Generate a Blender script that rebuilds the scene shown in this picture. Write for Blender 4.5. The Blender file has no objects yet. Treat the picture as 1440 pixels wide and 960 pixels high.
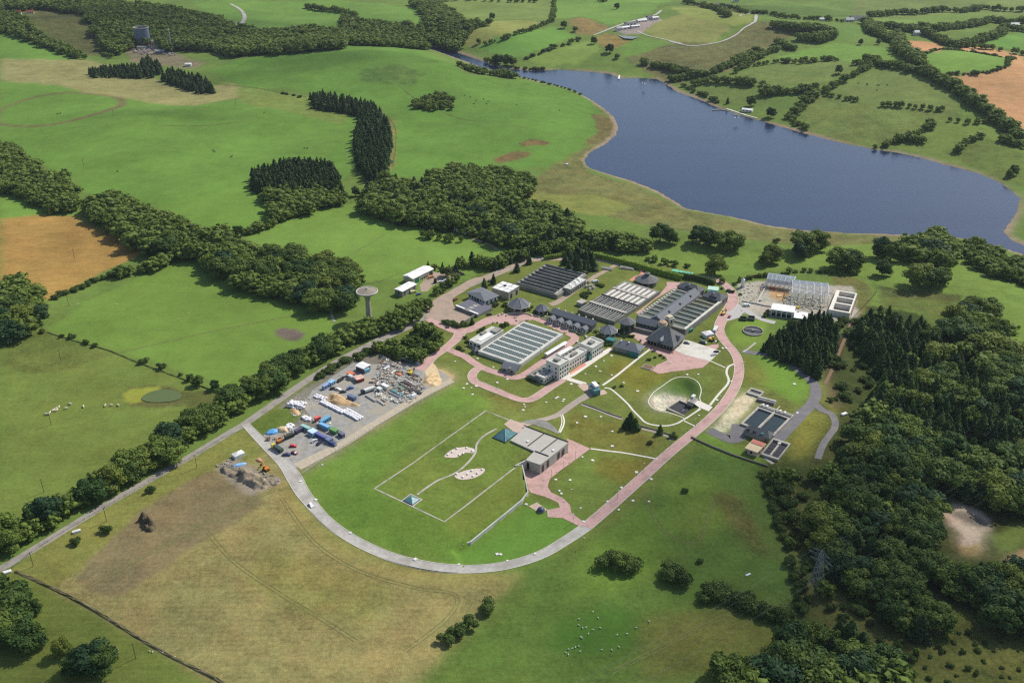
import bpy, math, random
import numpy as np
from mathutils import Vector, Matrix
random.seed(7); RNG = np.random.default_rng(7)
R = math.radians
scene = bpy.context.scene
COL = scene.collection
# ---------------------------------------------------------------- camera
HAZE = 0.00003; CAM_H = 330.0; PITCH = R(28.0); FPX = 1400.0
cam = bpy.data.cameras.new('camera'); camo = bpy.data.objects.new('camera', cam); COL.objects.link(camo)
cam.sensor_width = 36.0; cam.lens = 36.0 * FPX / 1440.0
cam.clip_start = 1.0; cam.clip_end = 30000.0
camo.location = (0, 0, CAM_H); camo.rotation_euler = (math.pi / 2 - PITCH, 0, 0)
scene.camera = camo
# ---------------------------------------------------------------- sky and sun
SUN_AZ = R(50.0); SUN_EL = R(45.0)
world = bpy.data.worlds.new('World'); scene.world = world; world.use_nodes = True
wn = world.node_tree.nodes; wl = world.node_tree.links
bgn = wn.get('Background') or wn.new('ShaderNodeBackground')
sky = wn.new('ShaderNodeTexSky'); sky.sky_type = 'NISHITA'; sky.sun_disc = False
sky.sun_elevation = SUN_EL; sky.sun_rotation = SUN_AZ; sky.altitude = 200.0
sky.air_density = 1.0; sky.dust_density = 1.2; sky.ozone_density = 1.0
wl.new(sky.outputs['Color'], bgn.inputs['Color']); bgn.inputs['Strength'].default_value = 0.12
sl = bpy.data.lights.new('sun', 'SUN'); so = bpy.data.objects.new('sun', sl); COL.objects.link(so)
sl.energy = 4.4; sl.angle = R(0.5); sl.color = (1.0, 0.95, 0.86)
sd = Vector((math.sin(SUN_AZ) * math.cos(SUN_EL), math.cos(SUN_AZ) * math.cos(SUN_EL), math.sin(SUN_EL)))
so.rotation_euler = sd.to_track_quat('Z', 'Y').to_euler(); so.location = (0, 0, 1500)
scene.view_settings.view_transform = 'Standard'; scene.view_settings.look = 'None'
scene.view_settings.exposure = 0.07; scene.view_settings.gamma = 1.0
scene.render.engine = 'CYCLES'
scene.cycles.max_bounces = 5; scene.cycles.diffuse_bounces = 2; scene.cycles.transparent_max_bounces = 40; scene.cycles.volume_bounces = 0; scene.cycles.use_adaptive_sampling = True
scene.cycles.use_denoising = False; scene.cycles.filter_width = 1.25

# ---------------------------------------------------------------- helpers: colour
def lin(c):
    out = []
    for v in c:
        v = v / 255.0
        out.append(v / 12.92 if v <= 0.04045 else ((v + 0.055) / 1.055) ** 2.4)
    return tuple(out)
# ---------------------------------------------------------------- terrain height field
def sstep(a, b, x):
    t = np.clip((x - a) / (b - a), 0, 1); return t * t * (3 - 2 * t)
def ray(px, py):
    px = np.asarray(px, float); py = np.asarray(py, float)
    x = (px - 720) / FPX; y = (480 - py) / FPX
    c, s = math.cos(PITCH), math.sin(PITCH)
    return np.stack([x, c + y * s, -s + y * c], -1)
def at_plane(px, py, z=0.0):
    d = ray(px, py); t = (z - CAM_H) / d[..., 2]
    return d[..., :2] * t[..., None]
def poly_dist(P, poly, closed=True):
    """unsigned distance from points P (n,2) to a polyline"""
    P = np.asarray(P, float); poly = np.asarray(poly, float)
    A = poly; B = np.roll(poly, -1, 0)
    if not closed: A = poly[:-1]; B = poly[1:]
    best = np.full(len(P), 1e18)
    for a, b in zip(A, B):
        ab = b - a; L = max(ab @ ab, 1e-12)
        t = np.clip(((P - a) @ ab) / L, 0, 1)
        d = P - (a + t[:, None] * ab)
        best = np.minimum(best, (d * d).sum(1))
    return np.sqrt(best)
def inside(P, poly):
    P = np.asarray(P, float); poly = np.asarray(poly, float)
    x, y = P[:, 0], P[:, 1]; r = np.zeros(len(P), bool); n = len(poly); j = n - 1
    for i in range(n):
        xi, yi = poly[i]; xj, yj = poly[j]
        if yi != yj:
            c = ((yi > y) != (yj > y)) & (x < (xj - xi) * (y - yi) / (yj - yi) + xi)
            r ^= c
        j = i
    return r
def smooth_poly(pts, n=4, closed=True):
    """Catmull-Rom through the points"""
    p = np.asarray(pts, float); N = len(p); out = []
    rng = range(N) if closed else range(N - 1)
    for i in rng:
        if closed: a, b, c, d = p[i - 1], p[i], p[(i + 1) % N], p[(i + 2) % N]
        else: a, b, c, d = p[max(i - 1, 0)], p[i], p[i + 1], p[min(i + 2, N - 1)]
        for k in range(n):
            t = k / n
            out.append(0.5 * ((2 * b) + (-a + c) * t + (2 * a - 5 * b + 4 * c - d) * t * t + (-a + 3 * b - 3 * c + d) * t ** 3))
    if not closed: out.append(p[-1])
    return np.array(out)
WATER_Z = -6.0
LAKE_PX = [(718,97),(745,99.5),(790,98),(820,100),(860,104),(872,110),(905,110),(925,111),(940,120),(955,130),(985,140),(1010,151),(1040,161),(1085,174),(1130,187),(1165,196),(1200,204),(1230,210),(1260,214),(1300,223),(1340,234),(1375,243),(1405,255),(1425,268),(1437,280),(1432,300),(1420,317),(1414,326),(1424,338),(1450,348),(1520,380),(1500,395),(1440,359),(1400,346),(1360,336),(1320,333),(1280,331),(1240,330),(1200,329),(1130,325),(1080,318),(1030,306),(985,298),(962,294),(945,282),(920,268),(890,256),(865,249),(845,243),(826,236),(819,226),(828,214),(850,202),(864,190),(868,178),(862,165),(848,153),(830,141),(810,130),(795,124),(760,116),(730,108),(700,101),(670,93),(640,82),(615,73),(598,68),(600,64),(625,68),(650,76),(680,86),(700,93)]
LAKE = at_plane(*np.array(LAKE_PX, float).T, WATER_Z)
FLAT_C = at_plane(800, 560)
RES_PX = [(526.7,686.7),(604,577),(683.3,577.3),(725,594),(802,625),(767,648),(725,656.7),(625,733.3)]
RES_Z = 5.5
_ra = [(526.7,686.7),(683.3-76,577.3)]
RES = at_plane(*np.array([(526.7,686.7),(603,640),(683.3,577.3),(724,592),(797,621.5),(763,646.5),(725,656.7),(625,733.3)], float).T, RES_Z)
CUT = at_plane(*np.array([(732,658.5),(739,659),(757,660.5),(797.5,630.5),(796,612),(800,600),(860,600),(940,650),(900,720),(800,800),(660,815),(640,776),(655,768.5),(700,735),(742,701),(738,681)], float).T, 0)
BOWL = smooth_poly(at_plane(*np.array([(912,566),(918,553),(931,543),(948,532),(965,530),(980,536),(986,548),(984,560),(986,571),(966,588),(958,586),(940,580),(922,576)], float).T), 3)
def bump(x, y, px, py, rx, ry, h):
    c = at_plane(px, py); return h * np.exp(-((x - c[0]) / rx) ** 2 - ((y - c[1]) / ry) ** 2)
def hfun(P):
    P = np.atleast_2d(np.asarray(P, float)); x, y = P[:, 0], P[:, 1]
    far = sstep(270, 520, np.hypot(x - FLAT_C[0], (y - FLAT_C[1])))
    h = 3.2 * np.sin(x / 67 + 1.3) * np.sin(y / 83 + .5) + 2.2 * np.sin(x / 41 + y / 59) + 1.2 * np.sin(x / 23 - y / 31 + 2)
    h = h * far * 0.75
    h += bump(x, y, 450, 92, 190, 110, 17) + bump(x, y, 600, 110, 160, 100, 6)
    h += bump(x, y, 230, 165, 160, 60, 6) + bump(x, y, 60, 40, 150, 110, 16) + bump(x, y, 100, 45, 100, 60, 8)
    h += bump(x, y, 1270, 120, 200, 150, 22) + bump(x, y, 1180, 60, 300, 160, 18) + bump(x, y, 1400, 130, 170, 150, 18)
    h += bump(x, y, 960, 40, 230, 200, 16) + bump(x, y, 700, 50, 200, 160, 12)
    h += bump(x, y, 1330, 420, 60, 40, 5) + bump(x, y, 1000, 335, 90, 30, 3)
    h += 40 * sstep(2100, 5200, y) * (1 + .5 * np.sin(x / 600) * np.sin(y / 700)) * far
    h += 30 * sstep(1300, 4000, np.abs(x)) * (1 + .6 * np.sin(y / 500 + x / 900))
    dl = poly_dist(P, LAKE); il = inside(P, LAKE)
    h = np.where(il, WATER_Z - 1.5 * sstep(0, 12, dl), WATER_Z + 0.35 + (h - WATER_Z - 0.35) * sstep(-14, 85, dl))
    # raised lawn over the covered reservoir
    dr = poly_dist(P, RES); ir = inside(P, RES)
    lawn = np.where(ir, RES_Z, RES_Z * (1 - sstep(-6, 36, dr)) )
    lawn = np.where(ir, RES_Z, np.minimum(RES_Z, lawn * 1.08)); lawn = np.where(inside(P, CUT), 0.0, lawn)
    h = h + lawn
    db = poly_dist(P, BOWL); ib = inside(P, BOWL)
    h = np.where(ib, h - 4.2 * sstep(0, 9, db), h)
    return h
_CX = None
def build_cache():
    """regular sampled copy of the height field, for fast look-ups"""
    global _CX
    gx = np.arange(-1700, 1701, 4.0); gy = np.arange(200, 2700, 4.0)
    X, Y = np.meshgrid(gx, gy); Z = hfun(np.stack([X.ravel(), Y.ravel()], 1)).reshape(X.shape)
    _CX = Z
def hq(P):
    P = np.atleast_2d(np.asarray(P, float))
    fx = np.clip((P[:, 0] + 1700) / 4, 0, _CX.shape[1] - 1.001); fy = np.clip((P[:, 1] - 200) / 4, 0, _CX.shape[0] - 1.001)
    i = fx.astype(int); j = fy.astype(int); u = fx - i; v = fy - j
    return (_CX[j, i] * (1 - u) * (1 - v) + _CX[j, i + 1] * u * (1 - v) + _CX[j + 1, i] * (1 - u) * v + _CX[j + 1, i + 1] * u * v)
build_cache()
def W(pts, up=0.0):
    """photo points -> points (n,3) on the terrain, the ray stopped UP metres above it"""
    a = np.atleast_2d(np.asarray(pts, float)); z = np.zeros(len(a))
    for _ in range(14):
        d = ray(a[:, 0], a[:, 1]); t = (z - CAM_H) / d[:, 2]
        xy = d[:, :2] * t[:, None]
        z = 0.5 * z + 0.5 * (hq(xy) + up)
    return np.column_stack([xy, hq(xy)])
def W1(px, py, up=0.0):
    w = W([(px, py)], up)[0]; return Vector((float(w[0]), float(w[1]), float(w[2])))
def G(px, py, z=0.0):
    """photo point -> (x, y) on the horizontal plane z"""
    q = at_plane(px, py, z); return np.array([float(q[0]), float(q[1])])

# ---------------------------------------------------------------- materials
MATS = {}
def _mat(name):
    m = bpy.data.materials.new(name); m.use_nodes = True
    nt = m.node_tree; b = nt.nodes.get('Principled BSDF'); return m, nt, b
def mat(name, rgb, rough=0.85, var=0.15, scale=0.6, metal=0.0, spec=0.3, detail=4, stain=None, obj_var=0.0, alpha=None):
    """plain surface with mottling; rgb in 0..255 as daylight shows it"""
    if name in MATS: return MATS[name]
    m, nt, b = _mat(name); N, L = nt.nodes, nt.links
    c = lin(rgb)
    tc = N.new('ShaderNodeNewGeometry')
    nz = N.new('ShaderNodeTexNoise'); nz.inputs['Scale'].default_value = scale; nz.inputs['Detail'].default_value = detail
    L.new(tc.outputs['Position'], nz.inputs['Vector'])
    mr = N.new('ShaderNodeMapRange'); mr.inputs['From Min'].default_value = .3; mr.inputs['From Max'].default_value = .7
    mr.inputs['To Min'].default_value = 1 - var; mr.inputs['To Max'].default_value = 1 + var
    L.new(nz.outputs['Fac'], mr.inputs['Value'])
    mul = N.new('ShaderNodeVectorMath'); mul.operation = 'SCALE'; mul.inputs[0].default_value = c
    L.new(mr.outputs['Result'], mul.inputs['Scale'])
    out = mul.outputs['Vector']
    if stain:
        n2 = N.new('ShaderNodeTexNoise'); n2.inputs['Scale'].default_value = scale * .22; n2.inputs['Detail'].default_value = 6
        L.new(tc.outputs['Position'], n2.inputs['Vector'])
        r2 = N.new('ShaderNodeMapRange'); r2.inputs['From Min'].default_value = .48; r2.inputs['From Max'].default_value = .68
        L.new(n2.outputs['Fac'], r2.inputs['Value'])
        mx = N.new('ShaderNodeMix'); mx.data_type = 'RGBA'; L.new(r2.outputs['Result'], mx.inputs['Factor'])
        L.new(out, mx.inputs['A']); mx.inputs['B'].default_value = (*lin(stain), 1); out = mx.outputs['Result']
    if obj_var:
        oi = N.new('ShaderNodeObjectInfo'); m3 = N.new('ShaderNodeMapRange')
        m3.inputs['To Min'].default_value = 1 - obj_var; m3.inputs['To Max'].default_value = 1 + obj_var
        L.new(oi.outputs['Random'], m3.inputs['Value'])
        s3 = N.new('ShaderNodeVectorMath'); s3.operation = 'SCALE'; L.new(out, s3.inputs[0]); L.new(m3.outputs['Result'], s3.inputs['Scale']); out = s3.outputs['Vector']
    L.new(out, b.inputs['Base Color'])
    b.inputs['Roughness'].default_value = rough; b.inputs['Metallic'].default_value = metal
    b.inputs['Specular IOR Level'].default_value = spec
    MATS[name] = m; return m
def water_mat(name, rgb, rough=0.08, bump_s=0.35, scale=0.5, spec=0.5):
    if name in MATS: return MATS[name]
    m, nt, b = _mat(name); N, L = nt.nodes, nt.links
    tc = N.new('ShaderNodeNewGeometry'); n1 = N.new('ShaderNodeTexNoise'); n1.inputs['Scale'].default_value = scale; n1.inputs['Detail'].default_value = 5
    L.new(tc.outputs['Position'], n1.inputs['Vector'])
    bp = N.new('ShaderNodeBump'); bp.inputs['Strength'].default_value = bump_s; bp.inputs['Distance'].default_value = .6
    L.new(n1.outputs['Fac'], bp.inputs['Height']); L.new(bp.outputs['Normal'], b.inputs['Normal'])
    n2 = N.new('ShaderNodeTexNoise'); n2.inputs['Scale'].default_value = .012; n2.inputs['Detail'].default_value = 4
    mp = N.new('ShaderNodeMapping'); mp.inputs['Rotation'].default_value = (0, 0, .5); mp.inputs['Scale'].default_value = (.35, 2.2, 1); L.new(tc.outputs['Position'], mp.inputs['Vector']); L.new(mp.outputs['Vector'], n2.inputs['Vector'])
    c = lin(rgb); mx = N.new('ShaderNodeMix'); mx.data_type = 'RGBA'; L.new(n2.outputs['Fac'], mx.inputs['Factor'])
    mx.inputs['A'].default_value = (c[0] * .6, c[1] * .64, c[2] * .7, 1); mx.inputs['B'].default_value = (c[0] * 1.5, c[1] * 1.45, c[2] * 1.35, 1)
    L.new(mx.outputs['Result'], b.inputs['Base Color'])
    b.inputs['Roughness'].default_value = rough; b.inputs['Specular IOR Level'].default_value = spec
    MATS[name] = m; return m

# ---------------------------------------------------------------- mesh helpers
def wloc(o):
    v = Vector((0, 0, 0))
    while o is not None: v = v + o.location; o = o.parent
    return v
class MB:
    def __init__(s): s.v = []; s.f = []
    def add(s, verts, faces):
        o = len(s.v); s.v.extend([tuple(map(float, p)) for p in verts]); s.f.extend([tuple(i + o for i in f) for f in faces]); return s
    def prism(s, pts, z0, z1, top=True, bottom=False):
        """pts (x,y) outline; z0, z1 numbers or lists"""
        n = len(pts); a = [(p[0], p[1], z0) for p in pts]; z1l = z1 if hasattr(z1, '__len__') else [z1] * n
        b = [(p[0], p[1], z1l[i]) for i, p in enumerate(pts)]
        ar = sum(pts[i][0] * pts[(i + 1) % n][1] - pts[(i + 1) % n][0] * pts[i][1] for i in range(n))
        idx = list(range(n))
        if ar < 0: a = a[::-1]; b = b[::-1]
        F = [(i, (i + 1) % n, n + (i + 1) % n, n + i) for i in range(n)]
        if top: F.append(tuple(range(n, 2 * n)))
        if bottom: F.append(tuple(reversed(range(n))))
        return s.add(a + b, F)
    def box(s, c, size, rz=0.0, z0=None):
        """box of size (sx,sy,sz) standing on z c[2]"""
        cx, cy, cz = c; sx, sy, sz = size; ca, sa = math.cos(rz), math.sin(rz)
        pts = [(cx + ca * x - sa * y, cy + sa * x + ca * y) for x, y in ((-sx/2, -sy/2), (sx/2, -sy/2), (sx/2, sy/2), (-sx/2, sy/2))]
        return s.prism(pts, cz, cz + sz, bottom=True)
    def bar(s, a, b, r=0.05, n=4):
        a = Vector(a); b = Vector(b); d = (b - a); 
        if d.length < 1e-6: return s
        d.normalize(); u = d.orthogonal().normalized(); w = d.cross(u)
        ring = [(u * math.cos(2 * math.pi * k / n + .785) + w * math.sin(2 * math.pi * k / n + .785)) * r for k in range(n)]
        V = [a + q for q in ring] + [b + q for q in ring]
        F = [(k, (k + 1) % n, n + (k + 1) % n, n + k) for k in range(n)] + [tuple(reversed(range(n))), tuple(range(n, 2 * n))]
        return s.add(V, F)
    def lathe(s, c, prof, n=24, cap=True):
        cx, cy, cz = c; V = []; F = []
        for r, z in prof:
            for k in range(n):
                a = 2 * math.pi * k / n; V.append((cx + r * math.cos(a), cy + r * math.sin(a), cz + z))
        for j in range(len(prof) - 1):
            for k in range(n):
                F.append((j * n + k, j * n + (k + 1) % n, (j + 1) * n + (k + 1) % n, (j + 1) * n + k))
        if cap:
            if prof[-1][0] > 0.01: F.append(tuple((len(prof) - 1) * n + k for k in range(n)))
        return s.add(V, F)
    def build(s, name, m, parent=None, smooth=False, loc=None):
        if parent is not None:
            L0 = wloc(parent); s.v = [(a - L0[0], b - L0[1], c - L0[2]) for a, b, c in s.v]
        me = bpy.data.meshes.new(name); me.from_pydata(s.v, [], s.f)
        if m is not None: me.materials.append(m)
        if smooth: me.polygons.foreach_set('use_smooth', [True] * len(me.polygons))
        me.update(); o = bpy.data.objects.new(name, me); COL.objects.link(o)
        if loc is not None: o.location = loc
        if parent is not None: o.parent = parent
        return o
def np_mesh(name, V, F, m, smooth=False, parent=None):
    """V (n,3), F (k,3|4) arrays"""
    me = bpy.data.meshes.new(name); n, k = len(V), F.shape[1]
    me.vertices.add(n); me.vertices.foreach_set('co', np.asarray(V, np.float32).ravel())
    me.loops.add(F.size); me.loops.foreach_set('vertex_index', F.astype(np.int32).ravel())
    me.polygons.add(len(F)); me.polygons.foreach_set('loop_start', np.arange(0, F.size, k, dtype=np.int32))
    me.polygons.foreach_set('loop_total', np.full(len(F), k, np.int32))
    if smooth: me.polygons.foreach_set('use_smooth', np.ones(len(F), bool))
    me.update(calc_edges=True); me.validate()
    if m is not None: me.materials.append(m)
    if name is None: return me
    o = bpy.data.objects.new(name, me); COL.objects.link(o); o.parent = parent
    return o
def tag(o, label=None, cat=None, group=None, kind=None):
    if label: o['label'] = label
    if cat: o['category'] = cat
    if group: o['group'] = group
    if kind: o['kind'] = kind
    return o
def empty(name, loc, label=None, cat=None, group=None, rz=0.0):
    o = bpy.data.objects.new(name, None); COL.objects.link(o); o.location = loc; o.rotation_euler = (0, 0, rz)
    o.empty_display_size = 1.0
    return tag(o, label, cat, group)
def copy_tree(o, parent=None):
    c = o.copy(); COL.objects.link(c); c.parent = parent
    for ch in o.children: copy_tree(ch, c)
    return c
# ================================================================ THE GROUND
# fields: (colour as seen in sunshine, roughness 0..1, streak 0..1, outline in photo points)
PAST = (97,131,52)
FIELDS = [
 # far top, left to right
 ((100,146,54),.15,.1,[(270,0),(480,0),(600,12),(600,40),(480,52),(430,45),(300,30)]),
 ((96,112,56),.9,0,[(0,8),(60,12),(100,22),(150,60),(140,80),(100,74),(40,50),(0,42)]),
 ((92,104,56),1,0,[(55,16),(70,9),(110,10),(128,32),(147,62),(143,79),(110,73),(80,62),(62,45)]),
 ((96,144,50),.15,.1,[(0,40),(30,50),(60,60),(85,72),(125,82),(60,85),(0,87)]),
 ((140,138,88),.4,.5,[(0,84),(120,84),(150,92),(170,105),(215,110),(260,125),(330,118),(362,130),(320,140),(270,149),(205,143),(130,133),(60,118),(0,114)]),
 ((95,142,48),.15,.1,[(0,114),(60,118),(130,133),(205,143),(270,149),(325,140),(400,136),(480,148),(507,168),(497,200),(500,240),(480,255),(350,262),(345,258),(300,275),(220,288),(150,278),(110,265),(105,250),(40,222),(0,200)]),
 ((110,138,58),.5,.2,[(330,118),(350,123),(430,138),(500,150),(480,175),(420,160),(340,145)]),
 ((90,138,46),.2,.1,[(290,100),(345,82),(420,67),(480,64),(573,63),(627,87),(653,104),(733,113),(790,123),(827,138),(842,157),(840,180),(833,200),(770,233),(720,240),(630,233),(600,250),(545,247),(552,165),(535,150),(500,141),(440,130),(350,124)]),
 ((84,124,50),.8,.1,[(500,100),(560,90),(600,105),(580,120),(520,118)]),
 ((118,122,66),.8,.1,[(545,165),(556,170),(556,230),(545,245)]),
 ((110,116,66),.9,.1,[(842,157),(869,176),(852,202),(820,228),(828,243),(890,259),(962,297),(1000,302),(1080,320),(1200,330),(1280,333),(1270,345),(1180,350),(1000,330),(900,315),(800,290),(720,285),(740,262),(775,235),(833,203),(838,185)]),
 ((108,104,62),1,0,[(832,160),(862,166),(866,190),(845,205),(818,205),(842,185)]),
 ((112,100,62),1,0,[(695,222),(720,213),(745,214),(745,220),(715,228),(697,229)]),
 ((112,100,62),1,0,[(730,200),(750,196),(775,199),(765,205),(735,206)]),
 ((122,138,62),.4,.2,[(715,285),(760,272),(840,275),(890,290),(850,305),(820,300)]),
 # far centre
 ((110,140,64),.2,.2,[(600,0),(778,0),(773,30),(693,28),(660,27),(630,15)]),
 ((132,146,72),.3,.3,[(653,43),(697,30),(773,30),(763,37),(693,62),(652,66)]),
 ((100,154,56),.1,.2,[(672,66),(777,38),(810,50),(775,65),(733,82),(690,75)]),
 ((114,148,60),.2,.3,[(737,84),(827,58),(846,70),(816,88),(775,92)]),
 ((103,150,58),.2,.1,[(778,0),(945,0),(913,20),(863,37),(813,24),(780,27)]),
 ((134,120,74),.9,0,[(798,28),(815,25),(856,38),(838,50),(810,48)]),
 ((136,122,70),.9,0,[(836,54),(852,46),(890,58),(868,68),(845,66)]),
 ((98,142,55),.3,.1,[(868,66),(900,55),(950,60),(910,84),(880,82)]),
 ((126,136,72),.3,.3,[(895,43),(925,30),(965,18),(1030,38),(1000,62),(950,62),(910,48)]),
 ((126,148,66),.2,.3,[(940,10),(1000,3),(1060,20),(1058,32),(1035,37),(960,20)]),
 ((104,110,66),1,0,[(880,82),(950,60),(1010,62),(1062,30),(1100,32),(1130,50),(1100,62),(1060,90),(1000,110),(965,122),(940,115),(900,95)]),
 ((104,142,60),.3,.2,[(1000,0),(1200,0),(1205,25),(1160,28),(1080,18)]),
 ((112,138,68),.3,.2,[(1200,0),(1440,0),(1440,20),(1200,24)]),
 ((98,132,56),.6,.1,[(1060,80),(1100,55),(1168,52),(1165,60),(1095,78)]),
 ((104,140,58),.2,.2,[(1168,35),(1240,25),(1390,18),(1395,30),(1360,38),(1310,40),(1270,33),(1215,28)]),
 ((94,136,56),.15,.1,[(1168,36),(1222,36),(1220,50),(1172,58)]),
 ((104,150,56),.15,.2,[(1090,80),(1173,60),(1247,68),(1265,83),(1240,88),(1207,89),(1160,81),(1110,84)]),
 ((104,132,60),.6,.1,[(1020,108),(1060,95),(1100,86),(1160,86),(1222,93),(1173,112),(1150,122),(1080,118)]),
 ((100,128,56),.4,.2,[(958,115),(1040,113),(1070,130),(1045,148),(1010,146),(975,130)]),
 ((96,130,56),.4,.2,[(1062,135),(1130,128),(1130,140),(1100,160),(1070,152)]),
 ((108,134,64),.4,.3,[(1160,127),(1200,112),(1237,97),(1283,103),(1320,125),(1352,147),(1343,156),(1237,148)]),
 ((102,128,58),.8,.1,[(1130,145),(1160,130),(1237,148),(1343,156),(1360,162),(1320,180),(1240,206),(1195,203),(1120,182)]),
 ((104,134,54),.4,.1,[(1240,206),(1320,172),(1400,172),(1440,190),(1440,250),(1400,252),(1340,234),(1290,215)]),
 ((92,118,48),.7,.1,[(1330,215),(1390,195),(1440,215),(1440,262),(1400,252)]),
 ((106,152,56),.1,.3,[(1280,78),(1327,75),(1423,80),(1417,93),(1393,100),(1320,104)]),
 ((188,142,100),.2,.4,[(1270,56),(1313,60),(1332,68),(1320,75),(1293,75),(1273,67)]),
 ((188,146,102),.2,.4,[(1335,107),(1393,101),(1418,94),(1424,82),(1343,70),(1350,67),(1387,67),(1440,78),(1450,190),(1427,178),(1392,153),(1360,128),(1337,116)]),
 ((96,150,56),.15,.2,[(1387,58),(1440,44),(1440,72),(1390,64)]),
 # left middle
 ((158,128,70),.35,.4,[(0,307),(60,302),(100,303),(130,318),(165,333),(207,350),(190,362),(160,375),(120,395),(75,420),(40,425),(0,410)]),
 ((100,146,48),.1,.15,[(220,288),(300,272),(350,258),(380,290),(372,318),(330,328),(250,312)]),
 ((102,148,50),.1,.15,[(0,262),(60,288),(110,296),(100,303),(60,302),(0,307)]),
 ((106,148,52),.12,.1,[(345,335),(420,300),(500,285),(570,305),(690,348),(640,372),(560,392),(500,396),(440,372)]),
 ((102,142,48),.12,.12,[(65,466),(120,425),(205,385),(255,363),(330,395),(400,430),(468,428),(470,470),(420,505),(320,552),(300,535),(150,488)]),
 ((104,130,50),.35,.15,[(0,470),(62,463),(150,489),(312,552),(260,610),(60,750),(0,760)]),
 ((96,118,48),.7,.1,[(0,470),(60,465),(120,482),(150,500),(100,520),(40,525),(0,515)]),
 ((92,96,54),.8,0,[(168,556),(182,545),(215,541),(250,546),(264,558),(255,570),(220,573),(185,571)]),
 ((138,152,48),.4,0,[(171,555),(185,547),(215,543),(228,546),(215,556),(198,566),(190,569),(178,565)]),
 ((108,98,88),.5,0,[(387,464),(400,460),(420,463),(429,471),(420,478),(403,477),(390,472)]),
 ((90,102,48),.8,0,[(255,548),(315,552),(300,575),(262,572)]),
 # bottom left
 ((140,134,84),.8,.3,[(2,808),(60,769),(150,713),(250,656),(325,611),(344,602),(380,642),(404,668),(424,700),(448,731),(480,755),(520,776),(565,791),(620,801),(735,804),(600,945),(570,985),(320,985),(240,925),(150,872),(70,828)]),
 ((124,130,64),.6,.2,[(2,808),(60,769),(150,713),(250,656),(325,611),(344,602),(372,640),(300,665),(200,717),(110,800),(70,828)]),
 ((126,116,82),.6,.2,[(197,717),(245,690),(292,662),(312,660),(367,697),(369,707),(330,735),(283,762),(225,800),(173,838),(127,834),(105,812)]),
 ((132,130,74),.8,.2,[(380,770),(450,790),(560,830),(520,880),(420,860),(340,820)]),
 ((146,138,82),.6,.2,[(404,668),(424,700),(448,731),(480,755),(520,776),(565,791),(620,801),(735,804),(715,822),(640,826),(560,812),(480,790),(425,748),(390,700)]),
 ((102,124,48),.35,.4,[(-40,812),(24,804),(70,828),(150,873),(240,927),(330,985),(-40,1000)]),
 # bottom centre
 ((86,122,44),.6,.15,[(740,802),(820,765),(900,705),(985,630),(1065,655),(1085,720),(1125,830),(1128,880),(1060,940),(560,1000),(600,945)]),
 ((98,138,42),.5,.1,[(820,770),(900,715),(960,730),(930,800),(880,830),(800,840)]),
 ((100,134,42),.6,.1,[(930,680),(1000,660),(1040,720),(1000,760),(940,740)]),
 ((70,118,34),.3,.1,[(780,880),(850,850),(900,860),(890,905),(820,925),(770,915)]),
 ((104,118,48),.7,.1,[(900,870),(1010,850),(1120,890),(1060,940),(900,960)]),
 ((100,106,52),1,0,[(1000,690),(1040,700),(1075,760),(1085,785),(1060,775),(1020,730)]),
 # right scrub and woods floor
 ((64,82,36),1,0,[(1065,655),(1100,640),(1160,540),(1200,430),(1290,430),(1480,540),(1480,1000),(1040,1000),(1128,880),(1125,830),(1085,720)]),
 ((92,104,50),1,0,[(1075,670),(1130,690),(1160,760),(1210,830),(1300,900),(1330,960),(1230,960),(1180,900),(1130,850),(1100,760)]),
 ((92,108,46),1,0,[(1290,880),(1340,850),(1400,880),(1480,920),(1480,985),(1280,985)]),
 ((186,172,148),.7,0,[(1320,712),(1345,707),(1372,714),(1390,728),(1391,745),(1382,760),(1384,775),(1372,783),(1352,778),(1350,765),(1352,748),(1335,738),(1322,722)]),
 ((176,146,84),.6,0,[(1352,766),(1362,769),(1376,765),(1381,775),(1371,782),(1355,778)]),
 ((74,74,70),.5,0,[(1335,722),(1360,720),(1383,732),(1385,740),(1365,738),(1345,730)]),
 ((150,128,92),.6,0,[(1412,790),(1425,775),(1450,765),(1470,790),(1430,808)]),
 ((100,140,44),.4,0,[(1340,630),(1360,622),(1385,630),(1370,640),(1345,640)]),
 ((96,122,48),.5,0,[(1395,750),(1440,735),(1470,740),(1440,765),(1405,780)]),
 # fields behind the works
 ((104,144,50),.25,.15,[(560,395),(640,372),(690,352),(740,345),(700,380),(640,400),(560,420)]),
 ((106,142,52),.3,.2,[(880,345),(900,342),(1030,347),(1080,360),(1180,345),(1270,340),(1300,350),(1440,385),(1480,420),(1480,540),(1420,500),(1330,470),(1290,440),(1225,430),(1205,400),(1150,375),(1010,388),(950,375),(900,362)]),
 ((96,120,50),.7,.1,[(1235,410),(1290,415),(1345,425),(1330,470),(1290,438),(1240,432)]),
 ((88,106,52),1,0,[(1235,402),(1300,410),(1355,415),(1350,425),(1290,420),(1240,418)]),
 ((104,112,58),.8,.1,[(1165,385),(1200,388),(1222,402),(1230,412),(1215,440),(1205,445),(1208,410),(1175,403)]),
 # the works: lawns first
 ((104,126,50),.6,.1,[(430,680),(410,662),(350,610),(345,595),(600,420),(690,380),(800,355),(950,375),(1010,392),(1040,440),(1040,500),(1140,540),(1150,590),(1090,640),(1065,655),(985,630),(900,705),(820,765),(740,797),(600,797),(500,765)]),
 ((98,140,42),.4,.15,[(428,668),(640,540),(690,560),(690,575),(530,688),(640,740),(725,700),(740,720),(700,745),(640,772),(700,790),(600,797),(500,770),(455,735)]),
 ((108,134,44),.45,.1,[(628,733),(725,657),(745,700),(645,768)]),
 ((104,134,46),.55,.15,[(530,686),(604,577),(683,577),(725,592),(735,650),(625,732)]),
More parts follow.
